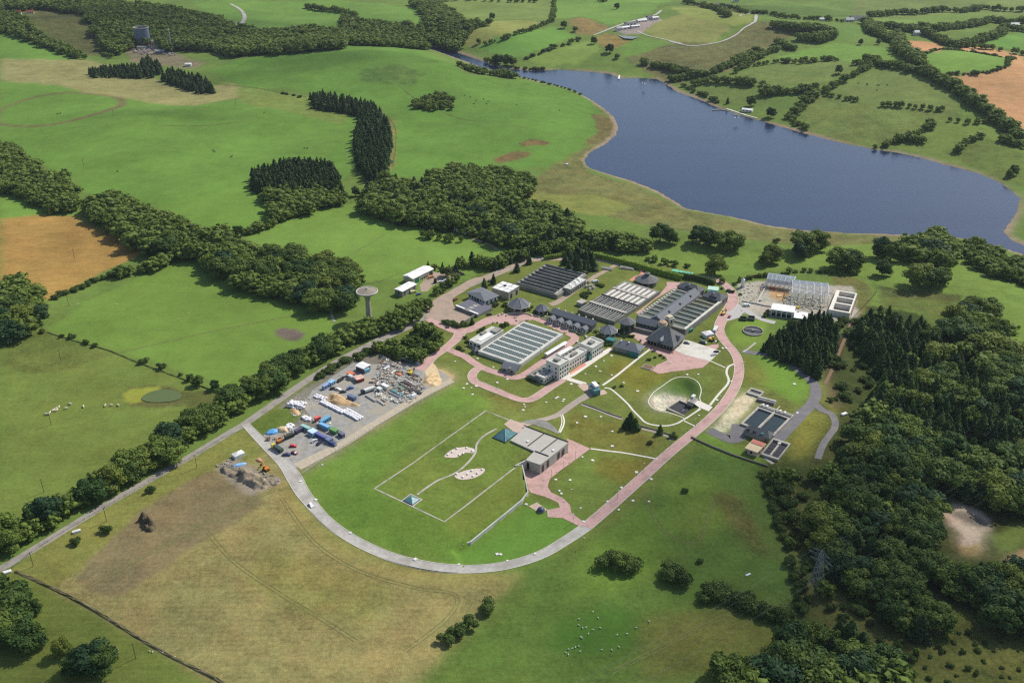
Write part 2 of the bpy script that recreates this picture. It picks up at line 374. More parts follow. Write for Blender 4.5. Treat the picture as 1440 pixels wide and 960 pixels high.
 ((92,142,42),.25,.1,[(650,772),(745,705),(790,712),(820,740),(750,790),(690,800),(620,797)]),
 ((102,132,48),.5,.1,[(785,680),(825,632),(915,645),(820,735),(775,700)]),
 ((112,108,46),.7,.1,[(845,640),(915,648),(880,685),(830,660)]),
 ((104,104,50),.9,.1,[(690,543),(720,553),(760,568),(735,575),(680,560)]),
 ((118,118,48),.6,.1,[(860,500),(905,515),(950,520),(925,540),(900,560),(880,540),(858,530)]),
 ((110,112,50),.8,.1,[(800,575),(850,590),(900,605),(930,620),(900,640),(800,620)]),
 ((80,124,46),.25,.1,[(912,566),(918,553),(931,543),(948,532),(965,530),(980,536),(986,548),(984,562),(966,556),(940,556)]),
 ((112,150,46),.2,.1,[(1020,470),(1030,455),(1050,448),(1080,452),(1075,478),(1050,490),(1035,485)]),
 ((106,152,44),.25,.1,[(1045,500),(1075,502),(1110,512),(1140,540),(1135,560),(1120,572),(1080,545),(1045,525)]),
 ((112,122,48),.5,.1,[(1045,500),(1062,502),(1085,535),(1040,540),(1038,520)]),
 ((104,112,54),.9,.1,[(1065,545),(1090,548),(1125,572),(1110,580),(1075,570)]),
 ((204,200,164),1,0,[(1040,555),(1060,548),(1066,560),(1020,610),(1000,605),(1005,598)]),
 ((212,208,184),1,0,[(914,567),(918,556),(940,553),(965,557),(972,566),(950,566),(935,578),(925,577)]),
 ((118,122,52),.9,.1,[(1115,600),(1130,580),(1150,577),(1165,585),(1165,600),(1140,640),(1110,650)]),
 ((126,132,60),.5,.1,[(1150,540),(1160,535),(1175,560),(1175,590),(1165,575),(1152,560)]),
 ((108,150,46),.3,.1,[(970,612),(1000,608),(1060,640),(1075,650),(1060,655),(1000,632)]),
 # contractors' yards
 ((128,124,112),.5,0,[(392,572),(430,545),(500,503),(520,495),(560,505),(600,512),(640,528),(640,535),(560,580),(480,628),(425,660),(405,655),(380,620),(370,605)]),
 ((150,138,116),.6,0,[(560,505),(600,508),(642,530),(480,632),(425,662),(418,655),(470,625),(540,580),(600,545)]),
 ((92,122,42),.6,.1,[(345,592),(390,575),(408,570),(425,585),(400,605),(375,610),(360,608)]),
 ((196,168,122),.5,0,[(592,520),(608,515),(625,522),(638,533),(620,545),(600,548),(596,535)]),
 ((172,148,110),.5,0,[(478,560),(500,570),(520,590),(510,600),(480,585),(466,570)]),
 ((150,140,122),.6,0,[(303,657),(330,640),(345,650),(380,670),(395,678),(370,690),(358,698),(340,690),(318,672)]),
 ((172,168,152),.6,0,[(1035,400),(1070,395),(1140,400),(1200,402),(1206,445),(1180,452),(1120,448),(1075,445),(1045,440)]),
 ((178,146,104),.7,0,[(1078,402),(1100,404),(1112,412),(1100,425),(1085,418)]),
 ((88,68,52),.6,0,[(1165,475),(1180,462),(1185,480),(1165,540),(1155,535)]),
 ((104,84,68),.6,0,[(1160,535),(1180,550),(1182,568),(1172,575),(1165,560)]),
 # power station yard
 ((124,118,90),.8,0,[(172,70),(205,58),(240,72),(262,82),(290,90),(270,98),(230,92),(185,88)]),
 # quarrying hamlet
 ((150,140,132),.6,0,[(863,42),(885,35),(920,25),(930,28),(905,45),(880,50)]),
]
def ground():
    def axis(segs):
        out = []
        for a, b, s in segs: out.extend(np.arange(a, b, s))
        return np.array(out)
    gx = axis([(-9000, -3000, 500), (-3000, -1300, 85), (-1300, -340, 3.6), (-340, 430, 1.6), (430, 1300, 3.6), (1300, 3000, 85), (3000, 9001, 500)])
    gy = axis([(-4000, 0, 400), (0, 250, 25), (250, 820, 1.6), (820, 1250, 2.8), (1250, 2400, 4.5), (2400, 4000, 80), (4000, 16001, 600)])
    X, Y = np.meshgrid(gx, gy); P = np.stack([X.ravel(), Y.ravel()], 1)
    inner = (np.abs(P[:, 0]) < 1700) & (P[:, 1] > 200) & (P[:, 1] < 2700)
    Z = np.zeros(len(P)); Z[~inner] = hfun(P[~inner])
    core = (P[:, 0] > -345) & (P[:, 0] < 435) & (P[:, 1] > 245) & (P[:, 1] < 825)
    Z[inner & ~core] = hq(P[inner & ~core]); Z[core] = hfun(P[core])
    col = np.tile(np.array(lin(PAST), np.float32), (len(P), 1)); tex = np.tile(np.array([.3, .1, 0], np.float32), (len(P), 1))
    # a little wobble so that field edges are not ruled lines
    wob = np.stack([np.sin(P[:, 1] / 3.1 + P[:, 0] / 9) + np.sin(P[:, 1] / 7.7), np.sin(P[:, 0] / 4.3 + P[:, 1] / 11) + np.sin(P[:, 0] / 8.3 + 2)], 1) * 0.5
    wob = wob * (1 + np.clip(P[:, 1:2] - 800, 0, 1500) / 260)
    Q = P + wob
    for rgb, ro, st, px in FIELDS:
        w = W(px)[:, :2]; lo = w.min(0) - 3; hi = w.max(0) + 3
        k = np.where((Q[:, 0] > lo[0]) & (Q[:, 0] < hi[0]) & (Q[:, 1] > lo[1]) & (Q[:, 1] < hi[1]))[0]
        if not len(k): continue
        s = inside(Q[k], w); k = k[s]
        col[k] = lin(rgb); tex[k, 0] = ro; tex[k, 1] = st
    # far beyond the picture: a patchwork of fields
    out = (~inner) | (np.abs(P[:, 0]) > 1290) | (P[:, 1] > 2390)
    cx = np.floor((P[out, 0] + .35 * P[out, 1]) / 260).astype(int); cy = np.floor((P[out, 1] - .2 * P[out, 0]) / 210).astype(int)
    hsh = (cx * 73856093 ^ cy * 19349663) % 5
    pal = np.array([lin(c) for c in ((98,134,56), (106,146,58), (84,118,50), (132,132,76), (112,140,62))], np.float32)
    col[out] = pal[hsh]
    # lake shore: pale stony rim
    k = np.where(inner)[0]; d = poly_dist(P[k], LAKE)
    sh = k[(d < 3.0 + 1.5 * np.sin(P[k, 0] / 17))]; col[sh] = lin((146, 132, 108)); tex[sh, 0] = .5; tex[sh, 1] = 0
    bed = k[inside(P[k], LAKE) & (d > 5)]; col[bed] = lin((90, 84, 66))
    # the gallop ring in the big pasture
    c = W([(84, 151)])[0]; rr = np.hypot(P[:, 0] - c[0], (P[:, 1] - c[1]) * 1.0)
    r0 = abs(W([(167, 151)])[0][0] - c[0])
    ang = np.arctan2(P[:, 1] - c[1], P[:, 0] - c[0]); rim = np.abs(rr - r0 + 2) < (2.4 + 1.6 * np.clip(np.cos(ang - .1), 0, 1))
    col[rim] = lin((112, 96, 70)); tex[rim, 0] = .5
    nx, ny = len(gx), len(gy)
    g = col.mean(1, keepdims=True); gr = np.clip((col[:, 1:2] / col[:, 0:1] - 1.0) / .3, 0, 1)
    col = col * (1 - gr) * .93 + gr * (col * .82 + g * .18) * np.array([1.05, .93, .80], np.float32) * .97
    def blur(a, k=1):
        a = a.reshape(ny, nx, -1).astype(np.float32)
        for _ in range(k):
            b = a.copy(); b[:, 1:-1] = (a[:, :-2] + 2 * a[:, 1:-1] + a[:, 2:]) / 4; a = b.copy(); a[1:-1] = (b[:-2] + 2 * b[1:-1] + b[2:]) / 4
        return a.reshape(ny * nx, -1)
    soft = blur(col, 14); c1 = blur(col, 1)
    # inside the works and on the rough ground the changes are gradual
    d0 = np.hypot((P[:, 0] - FLAT_C[0]) / 300, (P[:, 1] - FLAT_C[1] + 30) / 260); wgt = ((P[:, 1] < 640) & (P[:, 0] > -130) & (P[:, 0] < 250)).astype(np.float32)
    wgt = wgt * .75; hard = (c1.mean(1) > .28); wgt[hard] = 0; wgt = blur(wgt[:, None], 3)
    col = c1 * (1 - wgt) + soft * wgt
    ii = np.arange(nx * ny).reshape(ny, nx)
    F = np.stack([ii[:-1, :-1], ii[:-1, 1:], ii[1:, 1:], ii[1:, :-1]], -1).reshape(-1, 4)
    o = np_mesh('ground', np.column_stack([P, Z]), F, ground_mat(), smooth=True)
    me = o.data
    a = me.attributes.new('col', 'FLOAT_COLOR', 'POINT'); a.data.foreach_set('color', np.column_stack([col, np.ones(len(col))]).astype(np.float32).ravel())
    a = me.attributes.new('tex', 'FLOAT_VECTOR', 'POINT'); a.data.foreach_set('vector', tex.astype(np.float32).ravel())
    o['kind'] = 'structure'
    return o
def ground_mat():
    m, nt, b = _mat('ground'); N, L = nt.nodes, nt.links
    def noise(scale, detail=4, vec=None, rough=.55):
        n = N.new('ShaderNodeTexNoise'); n.inputs['Scale'].default_value = scale; n.inputs['Detail'].default_value = detail; n.inputs['Roughness'].default_value = rough
        L.new(vec if vec else geo.outputs['Position'], n.inputs['Vector']); return n.outputs['Fac']
    def rng(v, a, bb, lo=.3, hi=.7):
        n = N.new('ShaderNodeMapRange'); n.clamp = True
        n.inputs['From Min'].default_value = lo; n.inputs['From Max'].default_value = hi; n.inputs['To Min'].default_value = a; n.inputs['To Max'].default_value = bb
        L.new(v, n.inputs['Value']); return n.outputs['Result']
    def mth(op, a, bb):
        n = N.new('ShaderNodeMath'); n.operation = op
        for i, v in enumerate((a, bb)):
            if isinstance(v, (int, float)): n.inputs[i].default_value = v
            else: L.new(v, n.inputs[i])
        return n.outputs[0]
    geo = N.new('ShaderNodeNewGeometry')
    ca = N.new('ShaderNodeAttribute'); ca.attribute_name = 'col'; ta = N.new('ShaderNodeAttribute'); ta.attribute_name = 'tex'
    sep = N.new('ShaderNodeSeparateXYZ'); L.new(ta.outputs['Vector'], sep.inputs[0]); rough, streak = sep.outputs[0], sep.outputs[1]
    big = rng(noise(.012, 6, rough=.62), -.17, .17); mid = rng(noise(.07, 6, rough=.7), -.26, .26); fine = rng(noise(.45, 6, rough=.7), -.34, .34, .25, .75)
    vf = rng(noise(1.6, 3, rough=.7), -.16, .16)
    # streaks
    mp = N.new('ShaderNodeMapping'); mp.inputs['Rotation'].default_value = (0, 0, R(-38)); mp.inputs['Scale'].default_value = (.03, .55, 1); L.new(geo.outputs['Position'], mp.inputs['Vector'])
    stv = rng(noise(1.0, 4, mp.outputs['Vector'], .6), -.34, .34, .3, .7)
    rr = mth('ADD', mth('MULTIPLY', rough, .95), .26)
    tot = mth('ADD', mth('ADD', 1.0, big), mth('MULTIPLY', mth('ADD', mid, mth('ADD', fine, vf)), rr))
    tot = mth('ADD', tot, mth('MULTIPLY', stv, streak)); tot = mth('ADD', tot, mth('MULTIPLY', vf, .25))
    sc = N.new('ShaderNodeVectorMath'); sc.operation = 'SCALE'; L.new(ca.outputs['Color'], sc.inputs[0]); L.new(tot, sc.inputs['Scale'])
    # hue drift: yellower / browner patches
    hue = rng(noise(.03, 6, rough=.7), 0, 1, .42, .66); hs = mth('MULTIPLY', hue, mth('ADD', mth('MULTIPLY', rough, .75), .1))
    mm = N.new('ShaderNodeVectorMath'); mm.operation = 'MULTIPLY'; L.new(sc.outputs['Vector'], mm.inputs[0]); mm.inputs[1].default_value = (1.22, .98, 1.02)
    mx = N.new('ShaderNodeMix'); mx.data_type = 'RGBA'; L.new(hs, mx.inputs['Factor']); L.new(sc.outputs['Vector'], mx.inputs['A']); L.new(mm.outputs['Vector'], mx.inputs['B'])
    d2 = rng(noise(.11, 5, rough=.75), 0, 1, .52, .7); d2 = mth('MULTIPLY', d2, mth('MULTIPLY', rough, .55))
    m2 = N.new('ShaderNodeVectorMath'); m2.operation = 'MULTIPLY'; L.new(mx.outputs['Result'], m2.inputs[0]); m2.inputs[1].default_value = (.5, .62, .6)
    mx2 = N.new('ShaderNodeMix'); mx2.data_type = 'RGBA'; L.new(d2, mx2.inputs['Factor']); L.new(mx.outputs['Result'], mx2.inputs['A']); L.new(m2.outputs['Vector'], mx2.inputs['B'])
    L.new(mx2.outputs['Result'], b.inputs['Base Color']); b.inputs['Roughness'].default_value = 1.0; b.inputs['Specular IOR Level'].default_value = .08
    bp = N.new('ShaderNodeBump'); bp.inputs['Strength'].default_value = .5; bp.inputs['Distance'].default_value = .5
    hsum = mth('MULTIPLY', mth('ADD', noise(.5, 5), noise(2.0, 3)), mth('ADD', rough, .25)); L.new(hsum, bp.inputs['Height']); L.new(bp.outputs['Normal'], b.inputs['Normal'])
    return m
ground()

def sheet(name, px, m, z=0.01, world=None, smooth=0, h=None):
    """flat surface over level ground"""
    w = np.asarray(world if world is not None else W(px)[:, :2])
    if smooth: w = smooth_poly(w, smooth)
    mb = MB(); h = float(np.mean(hq(w))) if h is None else h
    me_pts = [(p[0], p[1], h + z) for p in w]
    from mathutils.geometry import tessellate_polygon
    tri = tessellate_polygon([[Vector(p) for p in me_pts]])
    fs = []
    for t in tri:
        a, b, c = (me_pts[i] for i in t)
        nz = (b[0] - a[0]) * (c[1] - a[1]) - (b[1] - a[1]) * (c[0] - a[0])
        fs.append(t if nz > 0 else (t[0], t[2], t[1]))
    mb.add(me_pts, fs)
    o = mb.build(name, m); o['kind'] = 'structure'; return o
def strip_pts(px, width, n=6, world=None, closed=False):
    w = np.asarray(world if world is not None else W(px)[:, :2]); s = smooth_poly(w, n, closed)
    if closed: s = np.vstack([s, s[:1]])
    wd = np.asarray(width, float)
    if wd.ndim: wd = np.interp(np.linspace(0, 1, len(s)), np.linspace(0, 1, len(wd)), wd)
    d = np.gradient(s, axis=0); d /= np.maximum(np.linalg.norm(d, axis=1), 1e-9)[:, None]
    nrm = np.column_stack([-d[:, 1], d[:, 0]])
    return s, nrm, np.broadcast_to(wd, (len(s),))
def strip(name, px, width, m, z=0.06, n=6, kerb=None, world=None, closed=False, cross=3):
    """a draped road or path of the given width"""
    s, nrm, wd = strip_pts(px, width, n, world, closed)
    V = []; F = []; k = cross
    for i in range(len(s)):
        for j in range(k):
            u = (j / (k - 1) - .5) * wd[i]; q = s[i] + nrm[i] * u
            V.append((q[0], q[1]))
    V = np.array(V); zz = hfun(V) + z; zz = zz.reshape(-1, k); zz = np.maximum(zz, zz.max(1, keepdims=True) - .15); V3 = np.column_stack([V, zz.ravel()])
    for i in range(len(s) - 1):
        for j in range(k - 1):
            a = i * k + j; F.append((a, a + k, a + k + 1, a + 1))
    o = MB().add(V3, [tuple(reversed(f)) for f in F]).build(name, m); o['kind'] = 'structure'
    if kerb:
        mb = MB()
        for sd_ in (-1, 1):
            E0 = s + nrm * (wd[:, None] / 2) * sd_; E1 = s + nrm * (wd[:, None] / 2 + .35) * sd_
            h0 = hfun(E0); v = []; f = []
            for i in range(len(s)):
                h = h0[i]
                v += [(*E0[i], h - .1), (*E0[i], h + z + .12), (*E1[i], h + z + .12), (*E1[i], h - .1)]
            for i in range(len(s) - 1):
                for j in range(3):
                    a = i * 4 + j; f.append((a, a + 4, a + 5, a + 1))
            mb.add(v, f)
        ko = mb.build('kerb', kerb); ko['kind'] = 'structure'
    return o

# lake and ponds
M_lake = water_mat('lake_water', (30, 44, 70), rough=.14, bump_s=.25, scale=.35)
q = LAKE.mean(0)
lp = np.vstack([LAKE.min(0) - 3, LAKE.max(0) + 3])
lake = sheet('lake', None, M_lake, z=0, world=LAKE, smooth=0)
for v in lake.data.vertices: v.co.z = WATER_Z
M_road = mat('road_tarmac', (150,144,134), rough=.95, var=.12, scale=.9, stain=(128,122,114))
M_roadp = mat('road_pale', (176,172,164), rough=.95, var=.14, scale=.5, stain=(156,150,140))
M_pink = mat('pink_paving', (190,154,146), rough=.9, var=.14, scale=.7, stain=(168,138,128))
M_pinkd = mat('dusty_pink_track', (166,146,128), rough=.95, var=.12, scale=.7, stain=(150,136,120))
M_dark = mat('dark_tarmac', (112,110,112), rough=.95, var=.12, scale=.8, stain=(128,122,116))
M_conc = mat('concrete', (176,170,158), rough=.9, var=.12, scale=.9, stain=(150,144,134))
M_concL = mat('pale_concrete', (206,202,190), rough=.9, var=.08, scale=.8, stain=(186,180,166))
M_kerb = mat('kerb_stone', (196,190,178), rough=.9, var=.1, scale=1.5)
M_gravel = mat('yard_gravel', (148,146,140), rough=1, var=.2, scale=.3, stain=(164,154,134))
M_slab = mat('white_slabs', (212,206,194), rough=.9, var=.08, scale=1.2)
MAIN_PX = [(-60,830),(0,800),(60,764),(150,709),(250,652),(325,607),(347,594),(420,543),(455,520),(490,500),(540,475),(580,456),(610,435),(640,410),(665,398),(695,386),(720,376),(745,366),(790,361),(815,364)]
strip('country_road', MAIN_PX, [5,5,5,5.2,5.5,6,6,7,8,8,9,8,8,7,7], M_road, z=.05)
strip('perimeter_road', [(800,361),(835,364),(870,370),(910,378),(940,384),(980,389),(1005,393),(1022,402),(1031,416),(1029,428),(1018,445),(1011,462),(1018,478),(1032,495),(1038,508),(1039,525),(1033,545),(1018,568),(995,592),(965,617),(935,642),(900,674),(860,710),(825,740)], [4,4.5,5,5,6,7,8,7,6,6,6,6,6,6,6,6], M_pink, z=.06, kerb=M_kerb)
strip('loop_road', [(345,596),(360,612),(378,630),(400,652),(414,672),(424,690),(436,706),(455,728),(480,748),(515,768),(560,786),(610,797),(660,800),(710,795),(760,780),(800,757),(825,740)], [4,5,6,8,7,5.6,5.4,5.4,5.4,5.4,5.4,5.6,6], M_roadp, z=.062, kerb=M_kerb)
# ================================================================ TREES
def leaf_mat(name, rgb, rgb2, ov=.24, tr=.33):
    m, nt, b = _mat(name); N, L = nt.nodes, nt.links
    geo = N.new('ShaderNodeNewGeometry'); oi = N.new('ShaderNodeObjectInfo')
    mx = N.new('ShaderNodeMix'); mx.data_type = 'RGBA'; mx.inputs['A'].default_value = (*lin(rgb), 1); mx.inputs['B'].default_value = (*lin(rgb2), 1)
    nz = N.new('ShaderNodeTexNoise'); nz.inputs['Scale'].default_value = .09; nz.inputs['Detail'].default_value = 3; L.new(geo.outputs['Position'], nz.inputs['Vector'])
    ad = N.new('ShaderNodeMath'); ad.operation = 'ADD'; L.new(oi.outputs['Random'], ad.inputs[0])
    a2 = N.new('ShaderNodeMath'); a2.operation = 'MULTIPLY_ADD'; L.new(nz.outputs['Fac'], a2.inputs[0]); a2.inputs[1].default_value = 1.1; a2.inputs[2].default_value = -.55; L.new(a2.outputs[0], ad.inputs[1])
    ad.use_clamp = True
    L.new(ad.outputs[0], mx.inputs['Factor'])
    mr = N.new('ShaderNodeMapRange'); mr.inputs['To Min'].default_value = 1 - ov; mr.inputs['To Max'].default_value = 1 + ov
    L.new(geo.outputs['Random Per Island'], mr.inputs['Value'])
    sc = N.new('ShaderNodeVectorMath'); sc.operation = 'SCALE'; L.new(mx.outputs['Result'], sc.inputs[0]); L.new(mr.outputs['Result'], sc.inputs['Scale'])
    L.new(sc.outputs['Vector'], b.inputs['Base Color']); b.inputs['Roughness'].default_value = .7; b.inputs['Specular IOR Level'].default_value = .2
    tl = N.new('ShaderNodeBsdfTranslucent'); L.new(sc.outputs['Vector'], tl.inputs['Color'])
    ms = N.new('ShaderNodeMixShader'); ms.inputs['Fac'].default_value = tr
    L.new(b.outputs[0], ms.inputs[1]); L.new(tl.outputs[0], ms.inputs[2]); L.new(ms.outputs[0], nt.nodes['Material Output'].inputs['Surface'])
    MATS[name] = m; return m
M_leaf = leaf_mat('broadleaf_leaves', (58,88,42), (110,128,54))
M_leafy = leaf_mat('yellowish_leaves', (92,108,44), (128,140,60), tr=.33)
M_leafd = leaf_mat('bluish_leaves', (46,76,46), (72,100,58), tr=.3)
M_needle = leaf_mat('conifer_needles', (48,74,40), (84,108,50), ov=.25)
M_bushl = leaf_mat('bush_leaves', (66,88,38), (92,112,52))
M_hedge = leaf_mat('hedge_leaves', (106,132,40), (128,150,52))
M_bark = mat('bark', (92,80,66), rough=1, var=.25, scale=3)
def cards(rng, C, Nn, size, flat=.5):
    """quads centred on C (n,3) facing roughly Nn"""
    n = len(C); d = Nn + rng.normal(0, flat, (n, 3)); d /= np.linalg.norm(d, axis=1)[:, None]
    t = np.cross(d, rng.normal(0, 1, (n, 3))); t /= np.maximum(np.linalg.norm(t, axis=1), 1e-6)[:, None]; u = np.cross(d, t)
    s = size * rng.uniform(.6, 1.35, (n, 1)); q = s * rng.uniform(.6, 1.0, (n, 1))
    V = np.stack([C - t * s - u * q * .6, C + t * s * .5 - u * q, C + t * s + u * q * .5, C - t * s * .4 + u * q], 1)
    return V.reshape(-1, 3), np.arange(4 * n).reshape(n, 4)
def ico(sub=1):
    import bmesh
    bm = bmesh.new(); bmesh.ops.create_icosphere(bm, subdivisions=sub, radius=1); bm.verts.ensure_lookup_table()
    V = np.array([v.co[:] for v in bm.verts]); F = np.array([[v.index for v in f.verts] for f in bm.faces]); bm.free(); return V, F
ICO1 = ico(1); ICO2 = ico(2)
def tri2quad(F): return np.column_stack([F, F[:, 2]])
def crown(rng, kind, n, size, core=True):
    """crown of a tree 10 m tall -> V, quads"""
    Vs = []; Fs = []; o = 0
    def put(V, F):
        nonlocal o
        Vs.append(V); Fs.append(F + o); o += len(V)
    if kind == 'conifer':
        rad = rng.uniform(1.9, 2.5); h0 = .8
        u = rng.uniform(0, 1, n) ** .75; z = 10 - u * (10 - h0); tier = .75 + .25 * np.sin(z * 4.2 + rng.uniform(0, 6))
        a = rng.uniform(0, 2 * np.pi, n); lob = 1 + .22 * np.sin(a * 3 + z) ; r = (u ** .68 * rad * tier * lob + .06) * rng.uniform(.75, 1.12, n)
        C = np.column_stack([r * np.cos(a), r * np.sin(a), z]); Nn = np.column_stack([np.cos(a), np.sin(a), np.full(n, .55)])
        put(*cards(rng, C, Nn, size * (.45 + .75 * u)[:, None], .35))
        if core:
            k = 7; zz = [h0, 3.5, 6, 8.5]; rr = [rad * .72, rad * .58, rad * .36, rad * .12]; V = []
            for z_, r_ in zip(zz, rr):
                for q in range(k): an = 2 * np.pi * q / k; V.append((r_ * np.cos(an), r_ * np.sin(an), z_))
            F = [(j * k + q, j * k + (q + 1) % k, (j + 1) * k + (q + 1) % k, (j + 1) * k + q) for j in range(3) for q in range(k)]
            put(np.array(V, float), np.array(F))
    else:
        if kind == 'bush': L = rng.integers(4, 7); cen = [(rng.normal(0, 2.3), rng.normal(0, 2.3), rng.uniform(2.8, 5.2), rng.uniform(2.8, 4.0)) for _ in range(L)]
        else:
            L = rng.integers(11, 16); cen = []
            for i in range(L):
                a = i * 2.4 + rng.uniform(-.3, .3); t = (i + .5) / L; z = 2.3 + 6.1 * t; rr = (3.5 * math.sqrt(max(1 - ((z - 4.2) / 4.9) ** 2, .05))) * rng.uniform(.6, 1.05)
                cen.append((rr * math.cos(a), rr * math.sin(a), z, rng.uniform(1.3, 2.3)))
            cen.append((0, 0, 4.9, 3.1))
        per = n // len(cen); IV, IF = ICO1
        for (x, y, z, r) in cen:
            d = rng.normal(0, 1, (per, 3)); d[:, 2] = np.abs(d[:, 2]) * 1.1 - .35; d /= np.linalg.norm(d, axis=1)[:, None]
            rad = r * rng.uniform(.82, 1.1, (per, 1)); C = np.array([x, y, z]) + d * rad * np.array([1, 1, .85]); C[:, 2] = np.maximum(C[:, 2], .25)
            put(*cards(rng, C, d, size, .45))
            if core:
                V = IV * r * .8 * np.array([1, 1, .85]) * rng.uniform(.85, 1.1, (len(IV), 1)) + np.array([x, y, z]); V[:, 2] = np.maximum(V[:, 2], .1)
                put(V, tri2quad(IF))
    return np.vstack(Vs), np.vstack(Fs)
def quads_to_mesh(name, V, F, m):
    me = bpy.data.meshes.new(name)
    tri = F[:, 2] == F[:, 3]; Q = F[~tri]; T = F[tri][:, :3]
    me.vertices.add(len(V)); me.vertices.foreach_set('co', V.astype(np.float32).ravel())
    lv = np.concatenate([Q.ravel(), T.ravel()]); me.loops.add(len(lv)); me.loops.foreach_set('vertex_index', lv.astype(np.int32))
    st = np.concatenate([np.arange(len(Q)) * 4, len(Q) * 4 + np.arange(len(T)) * 3]); tt = np.concatenate([np.full(len(Q), 4), np.full(len(T), 3)])
    me.polygons.add(len(st)); me.polygons.foreach_set('loop_start', st.astype(np.int32)); me.polygons.foreach_set('loop_total', tt.astype(np.int32))
    me.update(calc_edges=True); me.materials.append(m); return me
def trunk_mesh(rng, h=4.5, r=.32, limbs=4):
    mb = MB(); mb.lathe((0, 0, -.4), [(r * 1.4, 0), (r, .9), (r * .8, h)], 7)
    for k in range(limbs):
        a = k * 2 * math.pi / max(limbs, 1) + rng.uniform(0, .6); z = h * rng.uniform(.55, .9)
        mb.bar((0, 0, z), (2.1 * math.cos(a), 2.1 * math.sin(a), z + 2.0), r * .35, 5)
    me = bpy.data.meshes.new('trunk'); me.from_pydata(mb.v, [], mb.f); me.materials.append(M_bark); return me
KINDS = {'broadleaf': ('broadleaf_tree', M_leaf), 'conifer': ('conifer_tree', M_needle), 'bush': ('bush', M_bushl)}
HI = {}; LO = {}
for kd, nv, nc, sz in (('broadleaf', 8, 2000, .34), ('conifer', 4, 1100, .42), ('bush', 4, 900, .55)):
    HI[kd] = []; LO[kd] = []
    for i in range(nv):
        rg = np.random.default_rng(100 + i * 7 + len(kd))
        V, F = crown(rg, kd, nc, sz); me = quads_to_mesh(kd + '_crown', V, F, KINDS[kd][1] if kd != 'broadleaf' or i not in (2, 4) else (M_leafy if i == 2 else M_leafd))
        tm = None if kd == 'bush' else trunk_mesh(rg, 4.5 if kd == 'broadleaf' else 6, .32 if kd == 'broadleaf' else .2, 4 if kd == 'broadleaf' else 0)
        HI[kd].append((me, tm)); LO[kd].append(crown(rg, kd, 170 if kd != 'conifer' else 110, sz * 2.1))
TREES = []   # (kind, x, y, z, height, width factor, label, group)
def add_tree(kind, xy, h, wf, label, group): TREES.append((kind, float(xy[0]), float(xy[1]), h, wf, label, group))
ALLW = []
def wood(mix, h, spacing, px, label, group, wf=1.0, up=.55):
    """trees filling a canopy outline"""
    if mix.get('broadleaf', 0) > mix.get('conifer', 0) and 'bush' not in mix: spacing *= 1.1; wf *= 1.2
    hm = sum(h) / 2; w = W(px, hm * up)[:, :2]; lo = w.min(0); hi = w.max(0); ALLW.append(w)
    dy = spacing * .87; ny = int((hi[1] - lo[1]) / dy) + 1; nx = int((hi[0] - lo[0]) / spacing) + 1; pts = []
    for j in range(ny + 1):
        for i in range(nx + 1):
            pts.append((lo[0] + (i + .5 * (j % 2)) * spacing + random.uniform(-.36, .36) * spacing, lo[1] + j * dy + random.uniform(-.36, .36) * spacing))
    pts = np.array(pts); pts = pts[inside(pts, w)]
    for p in pts:
        kd = random.choices(list(mix), list(mix.values()))[0]; hh = random.uniform(*h) * (.55 if kd == 'bush' else 1) * random.choice((.72, .9, 1, 1, 1.08, 1.15))
        add_tree(kd, p, hh, wf * random.uniform(.8, 1.3), label, group)
def line(mix, h, spacing, px, label, group, wf=1.0, up=.3, jit=.3, gap=0.0, rows=1):
    if mix == {'broadleaf': 1} and h[0] >= 7: spacing *= 1.08; wf *= 1.18
    hm = sum(h) / 2; w = W(px, hm * up)[:, :2]; seg = np.linalg.norm(np.diff(w, axis=0), axis=1); cum = np.concatenate([[0], np.cumsum(seg)])
    for r_ in range(rows):
        s = random.uniform(0, spacing * .5)
        while s < cum[-1]:
            if random.random() >= gap:
                q = np.array([np.interp(s, cum, w[:, 0]), np.interp(s, cum, w[:, 1])]) + np.random.default_rng(int(s * 97) + len(TREES)).normal(0, spacing * jit * .5, 2)
                if rows > 1: q += np.array([-.6, .8]) * (r_ - (rows - 1) / 2) * spacing * .8
                kd = random.choices(list(mix), list(mix.values()))[0]; hh = random.uniform(*h) * (.6 if kd == 'bush' and len(mix) > 1 else 1) * random.choice((.75, .9, 1, 1, 1.1))
                add_tree(kd, q, hh, wf * random.uniform(.85, 1.3), label, group)
            s += spacing * random.uniform(.75, 1.3)
B, C_, U = 'broadleaf', 'conifer', 'bush'
